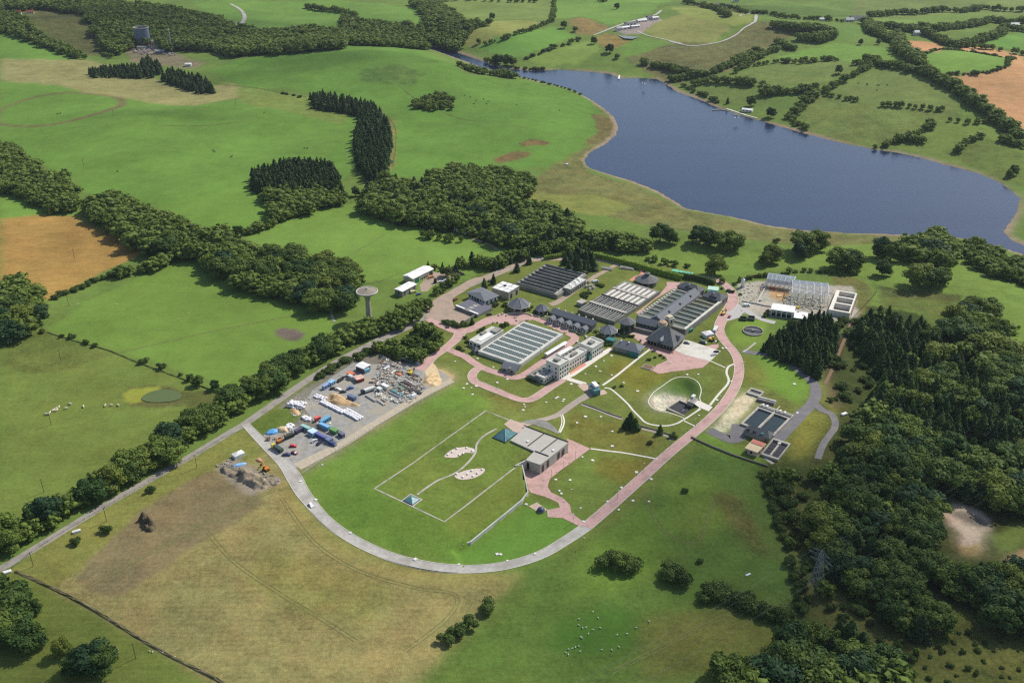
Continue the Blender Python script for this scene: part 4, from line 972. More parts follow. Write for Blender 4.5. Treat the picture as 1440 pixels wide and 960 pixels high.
# clipped hedges
def hedge(px, width, h, label, m=None, z_up=.5, name='hedge'):
    w = W(px, h * z_up)[:, :2]; s, nrm, wd = strip_pts(None, width, 5, world=w); seg = np.linalg.norm(np.diff(s, axis=0), axis=1); cum = np.concatenate([[0], np.cumsum(seg)])
    n = int(cum[-1] * 14); rg = np.random.default_rng(len(px) * 13); t = rg.uniform(0, cum[-1], n)
    q = np.column_stack([np.interp(t, cum, s[:, k]) for k in (0, 1)]); nn = np.column_stack([np.interp(t, cum, nrm[:, k]) for k in (0, 1)])
    a = rg.uniform(-.15, math.pi + .15, n); u = np.cos(a) * width / 2 * rg.uniform(.8, 1.08, n); z = np.clip(np.sin(a) * 1.5, .0, 1) ** .8 * h * rg.uniform(.85, 1.08, n)
    low = rg.random(n) < .35; z[low] = rg.uniform(.1, .9, low.sum()) * h; u[low] = np.sign(u[low]) * width / 2
    gz = hq(q); C = np.column_stack([q + nn * u[:, None], gz + z]); Nn = np.column_stack([nn * np.cos(a)[:, None], np.sin(a) + .3])
    V, F = cards(rg, C, Nn, .38, .4)
    k = len(s); hv = hq(s); cv = []; 
    for i in range(k):
        for du, dz in ((-.42, -.2), (-.4, .8), (.4, .8), (.42, -.2)): cv.append((*(s[i] + nrm[i] * width * du), hv[i] + dz * h))
    cf = [(i * 4 + j, i * 4 + j + 1, i * 4 + j + 5, i * 4 + j + 4) for i in range(k - 1) for j in range(3)]
    V = np.vstack([V, np.array(cv)]); F = np.vstack([F, np.array(cf) + len(F) * 4])
    me = quads_to_mesh(name, V, F, m or M_hedge); o = bpy.data.objects.new(name, me); COL.objects.link(o); tag(o, label, 'hedge'); return o
hedge([(790,356),(815,355),(850,361),(890,371),(930,382),(960,390)],4,5,'clipped yellow green hedge along the back of the perimeter road')
hedge([(960,387),(985,391),(1005,397)],4,5,'darker clipped hedge behind the green containers',M_bushl)
hedge([(765,362),(780,360),(792,357)],3,4,'short clipped hedge leading to the square conifer clump',M_hedge)
# ================================================================ THE WORKS
def zf(ox, oy, s): return lambda *p: [(ox + x / s, oy + y / s) for x, y in p]
Z1, Z2, Z3, Z4, Z5, Z6, Z7, Z8 = zf(600,340,6), zf(800,340,6), zf(1000,340,6), zf(600,440,6), zf(800,440,6), zf(980,480,6), zf(380,480,6), zf(280,560,6)
A1, A2, A3, A4, A5, A6, A7, A8 = zf(740,460,12), zf(720,405,12), zf(640,380,12), zf(800,380,12), zf(900,370,12), zf(850,430,12), zf(1060,375,9.6), zf(1020,540,8)
B1, B2, B3, B4, B5, B6, B7, B8 = zf(640,440,12), zf(440,490,12), zf(530,490,12), zf(370,550,12), zf(300,620,12), zf(970,390,8), zf(160,20,9.6), zf(700,560,6.856)
FF = zf(480,540,3)
def GP(pts, z=0.0): return at_plane(*np.array(pts, float).T, z)
class Fr:
    """rectangle through three photo corners a, b, c lying at height z"""
    def __init__(s, a, b, c, z=0.0, world=False):
        A, B_, C0 = (np.array(p, float) for p in (a, b, c)) if world else (GP([a], z)[0], GP([b], z)[0], GP([c], z)[0])
        s.o = A; s.u = B_ - A; w = C0 - A; un = s.u / np.linalg.norm(s.u); s.v = w - un * (w @ un)
        s.Lu = float(np.linalg.norm(s.u)); s.Lv = float(np.linalg.norm(s.v)); s.z = z
    def p(s, a, b): return s.o + s.u * a + s.v * b
    def q(s, s0, s1, t0, t1): return [s.p(s0, t0), s.p(s1, t0), s.p(s1, t1), s.p(s0, t1)]
    def rz(s): return math.atan2(s.u[1], s.u[0])
    def grow(s, m):
        a = s.p(-m / s.Lu, -m / s.Lv); return Fr(a, s.p(1 + m / s.Lu, -m / s.Lv), s.p(-m / s.Lu, 1 + m / s.Lv), s.z, world=True)
    def sub(s, s0, s1, t0, t1): return Fr(s.p(s0, t0), s.p(s1, t0), s.p(s0, t1), s.z, world=True)
    def c(s): return s.p(.5, .5)
def fix(mb):
    return mb
def deck_grid(F, S, T, hole, z, zlow, zb=0.0):
    """deck at height z with rectangular openings going down to zlow; outer walls go down to zb"""
    mb = MB(); n, m = len(S) - 1, len(T) - 1; holes = []
    H = lambda i, j: 0 <= i < n and 0 <= j < m and hole(i, j)
    O = lambda i, j: not (0 <= i < n and 0 <= j < m)
    cw = (F.u[0] * F.v[1] - F.u[1] * F.v[0]) > 0
    for i in range(n):
        for j in range(m):
            q = F.q(S[i], S[i + 1], T[j], T[j + 1])
            if H(i, j): holes.append((i, j, q)); continue
            f = (0, 1, 2, 3) if cw else (3, 2, 1, 0); mb.add([(*p, z) for p in q], [f])
            for (di, dj, a, b) in ((0, -1, 0, 1), (1, 0, 1, 2), (0, 1, 2, 3), (-1, 0, 3, 0)):
                if H(i + di, j + dj) or O(i + di, j + dj):
                    zz = zlow if H(i + di, j + dj) else zb
                    V = [(*q[a], zz), (*q[b], zz), (*q[b], z), (*q[a], z)]; mb.add(V, [(0, 1, 2, 3) if cw else (3, 2, 1, 0)])
    return mb, holes
def quad_up(q, z):
    a = sum(q[i][0] * q[(i + 1) % len(q)][1] - q[(i + 1) % len(q)][0] * q[i][1] for i in range(len(q)))
    q = q if a > 0 else q[::-1]
    return MB().add([(*p, z) for p in q], [tuple(range(len(q)))])
def gable(mb, F, ze, zr, over=.4, thick=.25, ends=False):
    """ridge runs along u"""
    f = F.grow(over); a, b, c, d = f.q(0, 1, 0, 1); r0 = f.p(0, .5); r1 = f.p(1, .5)
    V = [(*a, ze), (*b, ze), (*c, ze), (*d, ze), (*r0, zr), (*r1, zr), (*a, ze - thick), (*b, ze - thick), (*c, ze - thick), (*d, ze - thick)]
    Fc = [(0, 1, 5, 4), (2, 3, 4, 5), (1, 2, 5), (3, 0, 4), (6, 7, 1, 0), (7, 8, 2, 1), (8, 9, 3, 2), (9, 6, 0, 3), (9, 8, 7, 6)]
    cw = (F.u[0] * F.v[1] - F.u[1] * F.v[0]) > 0
    return mb.add(V, Fc if cw else [tuple(reversed(x)) for x in Fc])
def hip(mb, F, ze, zr, inset=.3, over=.5, thick=.25):
    f = F.grow(over); a, b, c, d = f.q(0, 1, 0, 1); r0 = f.p(inset, .5); r1 = f.p(1 - inset, .5)
    V = [(*a, ze), (*b, ze), (*c, ze), (*d, ze), (*r0, zr), (*r1, zr), (*a, ze - thick), (*b, ze - thick), (*c, ze - thick), (*d, ze - thick)]
    Fc = [(0, 1, 5, 4), (2, 3, 4, 5), (1, 2, 5), (3, 0, 4), (6, 7, 1, 0), (7, 8, 2, 1), (8, 9, 3, 2), (9, 6, 0, 3), (9, 8, 7, 6)]
    cw = (F.u[0] * F.v[1] - F.u[1] * F.v[0]) > 0
    return mb.add(V, Fc if cw else [tuple(reversed(x)) for x in Fc])
def wall_windows(root, p0, p1, n, w, z0, z1, m, centre=None, name='window', lo=0.0, hi=1.0, proud=.06):
    p0 = np.array(p0, float); p1 = np.array(p1, float); d = p1 - p0; L_ = np.linalg.norm(d); d /= L_; nr = np.array([d[1], -d[0]])
    if centre is not None and (np.array(centre) - p0) @ nr > 0: nr = -nr
    for k in range(n):
        c = p0 + d * L_ * (lo + (hi - lo) * (k + .5) / n)
        a = c - d * w / 2; b = c + d * w / 2
        MB().prism([a + nr * proud, b + nr * proud, b - nr * .1, a - nr * .1], z0, z1, bottom=True).build(name, m, root)
def root_at(name, xy, label, cat, group=None, z=0.0): return empty(name, (float(xy[0]), float(xy[1]), z), label, cat, group)
M_slate = mat('slate_roof', (112,115,120), rough=.8, var=.14, scale=1.2)
M_slateB = mat('dark_grey_roof', (106,107,108), rough=.85, var=.14, scale=1.0, stain=(98,98,96))
M_lead = mat('pale_metal_roof', (140,144,150), rough=.5, var=.08, scale=.8)
M_whiteR = mat('white_roof', (232,230,226), rough=.8, var=.05, scale=.8, stain=(206,204,200))
M_wallW = mat('white_render', (222,218,208), rough=.9, var=.05, scale=.8)
M_wallG = mat('grey_wall', (150,148,140), rough=.9, var=.1, scale=.8, stain=(128,126,118))
M_wallB = mat('beige_render', (196,186,160), rough=.9, var=.07, scale=.8)
M_glassd = mat('dark_window', (34,38,42), rough=.15, var=.05, scale=1, spec=.5)
M_teal = mat('green_glass', (58,120,116), rough=.2, var=.2, scale=.7, spec=.6)
M_teal2 = mat('blue_green_glass', (96,142,144), rough=.15, var=.25, scale=.6, spec=.6, stain=(60,96,104))
M_green = mat('green_paint', (30,122,94), rough=.6, var=.08)
M_tank = mat('tank_water_dark', (46,56,56), rough=.25, var=.15, scale=.25, spec=.5)
M_tankG = mat('tank_water_green', (76,88,74), rough=.3, var=.15, scale=.25, spec=.5)
M_tankB = mat('tank_water_blue', (70,88,88), rough=.3, var=.15, scale=.25, spec=.5)
M_tankO = mat('tank_water_olive', (84,86,52), rough=.3, var=.15, scale=.25, spec=.5)
M_tin = mat('dark_floor', (62,62,66), rough=.9, var=.15, scale=.4)
M_steel = mat('galvanised_steel', (176,182,188), rough=.45, var=.06, scale=1, metal=.3); M_fr = mat('new_steel', (226,230,232), rough=.6, var=.04)
M_brown = mat('brown_cladding', (120,92,70), rough=.9, var=.12, scale=1)
M_brick = mat('red_paving', (206,140,120), rough=.9, var=.1, scale=1)
M_deck = mat('weathered_deck', (138,136,128), rough=.95, var=.14, scale=.6, stain=(116,116,110))
M_deckp = mat('pale_deck', (196,194,184), rough=.9, var=.08, scale=.6, stain=(176,176,166))

# ---------------- paths, pavings
strip('works_road', Z1((60,560),(110,510),(190,455),(280,405),(360,350),(415,322),(520,298),(620,262),(700,218),(780,182),(880,160),(1000,150),(1160,150),(1245,156)), [14,12,10,9,8,7,6,5.5,5,5,5,5,5], M_pinkd, z=.075)
sheet('car_park', Z1((-15,600),(40,540),(90,475),(170,462),(215,480),(230,550),(330,600),(420,625),(330,680),(300,698),(200,690),(150,668),(90,700),(10,665)), M_pinkd, z=.09)
strip('yard_access', Z1((-60,300),(0,280),(60,275),(140,285),(180,275)), [6,8,9,7,4], M_pinkd, z=.08)
sheet('shed_yard', [(590,401),(600,391),(612,384),(628,382),(640,386),(634,394),(622,396),(608,402),(601,410),(592,410)], M_pinkd, z=.085)
strip('west_drive', Z4((-60,480),(10,405),(60,365),(130,318),(205,262),(262,205),(285,160)), [9,8,6,6,6,7,8], M_pink, z=.09, kerb=M_kerb)
strip('front_drive', Z4((10,50),(100,95),(180,128),(250,148),(330,150),(400,125),(460,90),(540,55),(640,35)), [6,6,7,9,8,7,8,9,9], M_pink, z=.1)
sheet('plaza', Z4((440,100),(500,55),(600,12),(700,0),(800,5),(860,18),(910,50),(860,68),(800,70),(760,105),(690,100),(640,88),(560,85),(500,105),(450,120)), M_pink, z=.11)
strip('tank_ring_drive', Z4((860,30),(960,62),(1080,112),(1180,162),(1250,205),(1235,235),(1160,290),(1060,360),(960,430),(860,498),(800,532),(740,545),(690,532),(600,505),(520,480),(450,450),(380,408),(320,365),(260,342),(190,310)), 6, M_pink, z=.12, n=5)
strip('lawn_loop_drive', Z4((470,455),(410,485),(382,535),(408,580),(480,612),(600,662),(700,702),(780,730),(850,735),(910,715),(980,670),(1060,615),(1150,560)), 5.4, M_pink, z=.11, n=5, kerb=M_kerb)
strip('inner_road', Z1((1040,530),(1090,515),(1150,480),(1250,410),(1350,340),(1440,280),(1480,262),(1580,205),(1640,185)), [6,6,5,5,4.5,4.5,4,4,4], M_pinkd, z=.1)
sheet('court', Z2((560,600),(620,560),(760,450),(830,365),(820,340),(940,340),(925,390),(870,402),(720,490),(640,560),(600,610)), M_pink, z=.1)
strip('court_path', Z2((520,330),(560,300),(620,270),(600,230)), 3, M_brick, z=.11)
sheet('forecourt', Z5((490,175),(540,135),(640,150),(700,200),(660,250),(690,270),(830,330),(875,308),(900,322),(980,352),(1190,410),(1130,460),(1000,480),(870,495),(760,515),(700,485),(740,440),(830,400),(820,370),(760,345),(690,310),(640,280),(560,215)), M_pink, z=.1)
sheet('parking_apron', Z5((872,308),(962,228),(1010,232),(1282,322),(1190,410),(980,352),(905,322)), M_concL, z=.12)
sheet('apron_link', Z5((1150,282),(1210,268),(1262,262),(1265,290),(1240,308)), M_pink, z=.11)
sheet('pale_court', Z5((495,175),(540,140),(640,160),(680,200),(650,235),(590,215),(530,195)), mat('worn_slabs', (188,164,148), var=.14, scale=.8), z=.125)
sheet('roadside_slab', A5((180,130),(400,145),(560,175),(760,225),(925,262),(915,295),(740,255),(540,210),(380,175),(200,150)), M_concL, z=.13)
strip('block_side_walk', A1((560,900),(760,800),(1000,640),(1230,490),(1440,360)), [3,5,5,4.5,4], M_slab, z=.1)
sheet('brick_court', A1((560,900),(480,960),(600,960),(660,880)), M_pink, z=.125)
strip('link_walk', A1((700,870),(860,920),(1000,960)), 4, M_slab, z=.11)
strip('kiosk_walk', Z5((285,610),(400,530),(500,450),(600,370),(700,295)), 1.7, M_slab, z=.1)
strip('winding_path', Z5((300,632),(350,640),(420,695),(500,770),(540,820),(600,880),(650,925),(740,948),(830,950),(900,935),(960,905),(1110,810)), 1.3, M_slab, z=.1)
strip('bowl_path', Z5((960,905),(1065,955)), 1.0, M_slab, z=.1)
strip('east_path', Z5((1190,778),(1260,690),(1335,605),(1348,560),(1330,505),(1345,455),(1395,430)), 1.5, M_slab, z=.1)
strip('apron_path', Z5((1320,462),(1250,430),(1185,402)), 1.0, M_slab, z=.1)
sheet('bowl_slab', Z5((1040,765),(1095,745),(1212,792),(1180,830),(1100,800),(1060,790)), M_slab, z=.1, h=0)
strip('bowl_rim', None, .6, M_slab, z=.12, world=BOWL, closed=True, n=2)
strip('kiosk_lane', Z5((240,650),(170,690),(80,740),(0,795),(-60,840),(-110,868),(-180,890),(-300,920),(-380,940)), [6,6,5,5,4.5,4.5,4.5,5,6], mat('grey_brown_lane', (158,146,134), var=.1, scale=.8), z=.1)
strip('kiosk_yard', Z5((100,600),(160,640),(260,670),(310,660)), [5,8,7,4], mat('worn_slabs', (188,164,148)), z=.12)
strip('sunken_path', Z5((110,770),(230,812),(330,852),(450,895)), 2.6, MATS['grey_brown_lane'], z=.1)
strip('sunken_path', [(890,600),(920,607),(948,617)], 2.2, MATS['grey_brown_lane'], z=.1)
strip('curved_path', B8((620,150),(640,210),(630,270),(600,330)), .9, M_slab, z=.1)
strip('curved_path', B8((600,150),(618,200),(612,260),(585,330)), .6, M_slab, z=.1)
strip('lawn_path', FF((1052,272),(1120,281),(1200,291),(1335,316)), 1.3, M_slab, z=.1)
PL = FF((850,200),(915,212),(1050,272),(1000,310),(930,360),(880,400),(870,432),(885,456),(935,480),(965,510),(970,540),(1000,565),(1040,592),(1015,603),(985,590),(935,565),(870,560),(868,530),(922,520),(915,500),(860,475),(800,458),(787,440),(780,400),(768,362),(785,340),(900,310),(960,290))
sheet('pavilion_plaza', None, M_pink, z=.1, world=GP(PL), h=0)
sheet('sunken_ramp', None, mat('worn_slabs', (188,164,148)), z=.115, world=GP(FF((790,515),(825,498),(870,530),(840,545))), h=0)
strip('edge_kerb', FF((140,440),(300,333),(450,222),(610,112),(710,152)), .9, M_conc, z=.08, world=GP(FF((140,440),(300,334),(455,222),(610,112),(665,135),(710,152)), RES_Z), n=1)
strip('edge_kerb', None, .9, M_conc, z=.085, world=GP(FF((140,440),(240,487),(340,535),(435,580),(535,505),(635,427),(733,352)), RES_Z), n=1)
strip('lawn_footpath', None, 1.3, M_conc, z=.1, world=GP(FF((655,188),(602,218),(572,252),(565,290),(530,335),(480,375),(400,410),(320,466)), RES_Z), n=6)
M_bed = mat('pinkish_gravel', (200,184,172), var=.2, scale=1.5)
M_opal = mat('opal_dome', (238,238,228), rough=.4, var=.02)
for nm, pts, dots in (('gravel_bed', ((435,302),(470,275),(520,265),(560,273),(557,290),(520,290),(490,308),(452,310)), ((449,299),(468,287),(487,273),(497,300),(528,270),(552,283),(514,294))),
                      ('gravel_bed', ((478,384),(530,362),(590,355),(606,362),(592,380),(552,398),(500,402)), ((487,380),(513,393),(532,380),(555,389),(550,366),(574,377),(594,361)))):
    o = sheet('gravel_bed', None, M_bed, z=.1, world=GP(FF(*pts), RES_Z), h=RES_Z, smooth=4)
    for d in dots:
        g = GP(FF(d), RES_Z)[0]; r = root_at('roof_light', g, 'white domed roof light set in a pink gravel bed on the reservoir lawn', 'roof light', 'domed roof lights in the gravel beds', RES_Z)
        MB().lathe((*g, RES_Z + .1), [(.75, 0), (.75, .25)], 12).build('kerb_ring', M_conc, r); MB().lathe((*g, RES_Z + .35), [(.68, 0), (.6, .25), (.35, .45), (.02, .52)], 12).build('dome', M_opal, r, smooth=True)
# SE group paving
strip('curved_lane', Z6((380,80),(470,95),(600,110),(720,150),(830,220),(930,300),(990,360),(1005,430),(990,490),(940,560),(870,620),(790,700),(720,770),(680,830)), [5,5,5,5,5.5,6,6.5,7,7,7,8,9,9,8], M_dark, z=.09)
strip('curved_lane', Z6((990,520),(1060,580),(1130,610),(1165,670),(1160,730),(1120,790),(1070,860),(1040,930),(1020,990)), [6,5,4.6,4.4,4.2,4,4,4,4], M_dark, z=.1)
strip('tank_lane', Z6((100,745),(180,785),(280,825),(330,800),(350,760),(350,700)), [7,7,8,12,9,8], M_dark, z=.08)
strip('clarifier_lane', B6((440,420),(500,400),(560,360),(640,380),(720,430),(840,480),(960,510)), [9,9,7,5,5,5,5], mat('grey_lane', (176,172,168), var=.1, scale=.8), z=.1)
strip('clarifier_path', B6((600,840),(660,800),(740,735)), 1.6, M_conc, z=.1)
sheet('turning_area', B6((540,290),(640,360),(560,450),(440,490),(400,470),(470,380)), mat('grey_lane', (176,172,168)), z=.09)
strip('field_track', [(1160,540),(1170,520),(1180,495),(1190,470),(1196,450)], 2.2, mat('earth', (122,98,76), var=.15, scale=.5), z=.1)
strip('field_track', [(1075,643),(1087,652)], 2.0, M_conc, z=.1)
sheet('yard_surface', [(412,660),(370,612),(392,600),(430,600),(462,612),(475,626)], M_gravel, z=.05, h=0)
sheet('yard_surface', [(440,548),(500,508),(525,512),(560,512),(600,512),(635,530),(600,555),(560,575),(478,625),(462,612),(440,590),(425,570)], M_gravel, z=.045, h=0)
strip('yard_track', [(418,656),(450,640),(480,625),(520,600),(560,575),(600,552),(636,535)], [8,7,6,6,6,6,5], mat('dusty_track', (178,166,144), var=.14, scale=.5), z=.085)
strip('yard_track', [(600,512),(606,520),(612,540)], 9, mat('sandy_track', (206,182,142), var=.14, scale=.5), z=.08)
strip('garden_drive', [(664,336),(678,340),(690,345),(700,352)], 3, M_pinkd, z=.1)
strip('far_road', [(1040,24),(1060,17),(1063,26),(1058,33),(1046,40),(1034,50),(1010,60),(975,65),(955,62),(940,58)], [3,5,5,4,3,3,3,3,3,3], M_roadp, z=.35)
strip('far_road', [(835,50),(860,40),(890,30),(920,22),(930,15)], [3,5,6,5,4], M_roadp, z=.35)
strip('far_road', [(895,44),(910,50),(935,56),(960,62)], 3, M_roadp, z=.3)
strip('far_road', [(324,6),(338,14),(344,24),(340,34)], [5,6,7,8], M_roadp, z=.4)
sheet('settling_pond', [(866,49),(880,48),(905,50),(889,57),(878,56)], water_mat('pond_grey', (120,128,122), rough=.3), z=.5)
# pasture pond
M_trk = mat('worn_wheel_track', (112,112,66), rough=1, var=.3, scale=.4)
def tracks(px, gap=1.8, m_=M_trk):
    w = W(px)[:, :2]; s, nrm, _ = strip_pts(None, 1, 6, world=w)
    for sd_ in (-1, 1): strip('wheel_track', None, .45, m_, z=.07, n=1, world=s + nrm * gap * sd_ / 2)
for px in (((290,745),(330,790),(395,835),(440,862),(500,900)), ((396,700),(440,760),(500,800),(580,825),(640,836),(630,868),(570,915)), ((120,826),(240,762),(340,708),(385,690)), ((905,690),(930,742),(978,762),(1005,700)), ((860,945),(950,900),(1040,858),(1110,850)), ((100,180),(300,176),(480,152)), ((540,330),(470,372),(452,376)), ((150,500),(280,470),(440,438)), ((560,120),(640,165),(780,190)), ((1080,395),(1240,425),(1400,455))): tracks(px)
strip_p = W([(199,560),(208,553),(225,548.5),(243,549),(255,554),(253,561),(238,565),(216,566),(203,564)])
sheet('pond', None, water_mat('pond_water', (84,98,48), rough=.45, bump_s=.1), z=.35, world=smooth_poly(strip_p[:, :2], 4))

# ---------------- filter beds
def slats(F, q, along_u, z, step, m, root, w=.16):
    mb = MB(); f = Fr(q[0], q[1], q[3], z, world=True); L_ = f.Lv if not along_u else f.Lu; n = int(L_ / step)
    for k in range(1, n):
        t = k / n; d = w / L_ / 2
        qq = f.q(0, 1, t - d, t + d) if not along_u else f.q(t - d, t + d, 0, 1)
        mb.prism(qq, z - .12, z)
    return mb.build('trough_grid', m, root)
def cuts(n, lo, hi, frac):
    """edges of n cells between lo and hi, each opening taking FRAC of its pitch"""
    out = [0.0]; p = (hi - lo) / n
    for k in range(n): out += [lo + p * k + p * (1 - frac) / 2, lo + p * (k + 1) - p * (1 - frac) / 2]
    return out + [1.0]
M_slat = mat('pale_slats', (172,184,178), rough=.8, var=.05)
M_slatd = mat('grey_slats', (120,120,112), rough=.8, var=.08)
# main filter beds
F = Fr(B1((385,640))[0], B1((1150,140))[0], B1((1050,900))[0], 2.6)
r = root_at('filter_bed_block', F.c(), 'pale concrete filter beds with eight open blue green channels beside the pink drive', 'filter beds')
S = cuts(8, .03, .97, .74); T = [0, .045, .925, 1]
mb, holes = deck_grid(F, S, T, lambda i, j: i % 2 == 1 and j == 1, 2.6, .5); mb.build('deck', M_deckp, r)
for i, j, q in holes:
    c = quad_up(q, 2.3).build('channel', M_tankB, r); slats(F, q, False, 2.52, 1.5, M_slat, c, .22)
    f = Fr(q[0], q[1], q[3], 2.6, world=True); MB().prism(f.q(.36, .44, 0, 1), 1.4, 2.56).build('centre_gullet', M_deck, r)
mb = MB()
for s_ in (0, 1):
    for t in np.linspace(.02, .98, 22): a = F.p(s_, t); mb.bar((*a, 2.6), (*a, 3.6), .04)
    a, b = F.p(s_, 0), F.p(s_, 1); mb.bar((*a, 3.6), (*b, 3.6), .04)
mb.build('handrail', M_steel, r)
# plant rooms beside the beds
F = Fr(B1((235,460))[0], B1((640,215))[0], B1((440,530))[0], 4)
F = Fr(B1((235,460))[0], B1((620,225))[0], B1((445,520))[0], 4)
r = root_at('plant_room', F.c(), 'flat pale roofed plant room with grey roof plant at the corner of the filter beds', 'plant room')
MB().prism(F.q(0, 1, 0, 1), 0, 3.8).build('wall', M_wallW, r); MB().prism(F.grow(.3).q(0, 1, 0, 1), 3.8, 4.1, bottom=True).build('roof', M_deckp, r)
mb = MB()
for t in (.03, .17, .3): mb.prism(F.q(.0, .12, t, t + .09), 4.1, 4.4)
mb.build('roof_slab', M_slab, r)
MB().prism(F.q(.42, .62, .08, .3), 4.1, 5.2).build('roof_plant', M_deck, r); MB().prism(F.q(.7, .95, .45, .95), 4.1, 5.6).build('roof_plant', M_wallG, r); MB().prism(F.q(.15, .8, .4, .75), 4.1, 4.35).build('roof_slab', M_whiteR, r)
wall_windows(r, F.p(0, 0), F.p(0, 1), 3, 2.0, 1.0, 2.6, M_glassd, F.c()); wall_windows(r, F.p(0, 0), F.p(1, 0), 6, 1.6, 1.0, 2.6, M_glassd, F.c())
def small_house(name, a, b, c, z, zr, label, cat, roofm, wallm, roof='gable', nwin=3, swap=False, inset=.3, group=None, door=True, base=0.0):
    F = Fr(a, b, c, z + base); r = root_at(name, F.c(), label, cat, group, base)
    MB().prism(F.q(0, 1, 0, 1), base - .4, base + z - .25).build('wall', wallm, r)
    F2 = Fr(F.p(0, 0), F.p(0, 1), F.p(1, 0), z, world=True) if swap else F
    if roof == 'flat': MB().prism(F.grow(.35).q(0, 1, 0, 1), base + z - .25, base + z, bottom=True).build('roof', roofm, r)
    else: (gable(MB(), F2, base + z, base + zr) if roof == 'gable' else hip(MB(), F2, base + z, base + zr, inset)).build('roof', roofm, r)
    if nwin:
        k = max(1, int(nwin * F.Lv / F.Lu)) if F.Lu > F.Lv else nwin
        n1 = nwin if F.Lu >= F.Lv else max(1, int(nwin * F.Lu / F.Lv))
        for t in (0, 1): wall_windows(r, F.p(0, t), F.p(1, t), n1, min(1.4, F.Lu / n1 * .55), base + z * .3, base + z * .75, M_glassd, F.c())
        for s_ in (0, 1): wall_windows(r, F.p(s_, 0), F.p(s_, 1), k, min(1.4, F.Lv / k * .55), base + z * .3, base + z * .75, M_glassd, F.c())
    if door: wall_windows(r, F.p(0, 0), F.p(1, 0), 1, 1.2, base + .02, base + min(2.1, z * .7), M_brown, F.c(), 'door', .0, .25, .09)
    return F, r
F, r = small_house('pump_hut', B1((780,920))[0], B1((1010,975))[0], B1((850,805))[0], 3, 5.4, 'slate gabled hut at the near corner of the filter beds', 'hut', M_slate, M_wallG, nwin=2)
MB().prism(F.q(.55, .7, -.1, .1), 3.6, 4.4).build('roof_vent', M_deck, r)
small_house('hexagon_hut', B1((275,600))[0], B1((330,645))[0], B1((300,545))[0], 2.6, 4.6, 'tiny dark roofed hut at the west corner of the filter beds', 'hut', M_slateB, M_wallG, roof='hip', nwin=1, inset=.45)
# glazed canopies beside the beds
for pts, lab in ((((300,440),(640,235),(345,470)), 'long white translucent canopy between the filter beds and the pink drive'), (((505,440),(730,315),(560,475)), 'short white canopy on the block side of the pink drive')):
    F = Fr(A1(pts[0])[0], A1(pts[1])[0], A1(pts[2])[0], 2.8); r = root_at('canopy', F.c(), lab, 'canopy')
    gable(MB(), F, 2.6, 3.3, .1, .12).build('roof', M_whiteR, r); mb = MB()
    for s_ in np.linspace(.03, .97, 9):
        for t in (.05, .95): p = F.p(s_, t); MB().bar((*p, 0), (*p, 2.5), .09).build('post', M_steel, r)
    MB().prism(F.q(.02, .98, .15, .85), 0.05, .6).build('low_wall', M_concL, r)
# north west filter beds
F = Fr(Z1((742,352))[0], Z1((1005,185))[0], Z1((1035,500))[0], 3)
r = root_at('filter_bed_block', F.c(), 'weathered grey filter beds with eight dark channels nearest the slate roofed office', 'filter beds')
S = cuts(8, .03, .97, .66); T = [0, .06, .90, 1]
mb, holes = deck_grid(F, S, T, lambda i, j: i % 2 == 1 and j == 1, 3, .6); mb.build('deck', M_deck, r)
for i, j, q in holes:
    c = quad_up(q, 1.7).build('channel', M_tank, r); slats(F, q, False, 2.4, 1.6, M_slatd, c, .16)
mb = MB()
for k in range(9):
    s_ = .03 + .94 * k / 8
    mb.prism(F.q(s_ - .006, s_ + .006, .02, .93), 3, 3.9)
mb.build('parapet', M_deck, r)
MB().prism(F.q(0, 1, .905, .955), 3, 3.5).build('walkway', M_conc, r)
F2 = Fr(A4((20,300))[0], A4((260,190))[0], A4((-60,200))[0], 5)
F2 = Fr(Z1((1215,400))[0], Z1((1345,318))[0], Z1((1180,365))[0], 5)
r2 = root_at('control_building', F2.c(), 'low grey building with a patched white roof at the end of the north west beds', 'building')
MB().prism(F2.q(0, 1, 0, 1), 0, 4.8).build('wall', M_wallG, r2)
MB().prism(F2.grow(.2).q(0, 1, 0, 1), 4.8, 5.0, bottom=True).build('roof', M_deckp, r2)
mb = MB(); rg = random.Random(4)
for k in range(16):
    s_, t = rg.uniform(0, .88), rg.uniform(0, .8); mb.prism(F2.q(s_, s_ + .1, t, t + .16), 5.0, 5.0 + rg.uniform(.3, .9))
mb.build('roof_plant', M_whiteR, r2)
wall_windows(r2, F2.p(0, 0), F2.p(1, 0), 7, 1.6, 1.4, 3.2, M_glassd, F2.c())
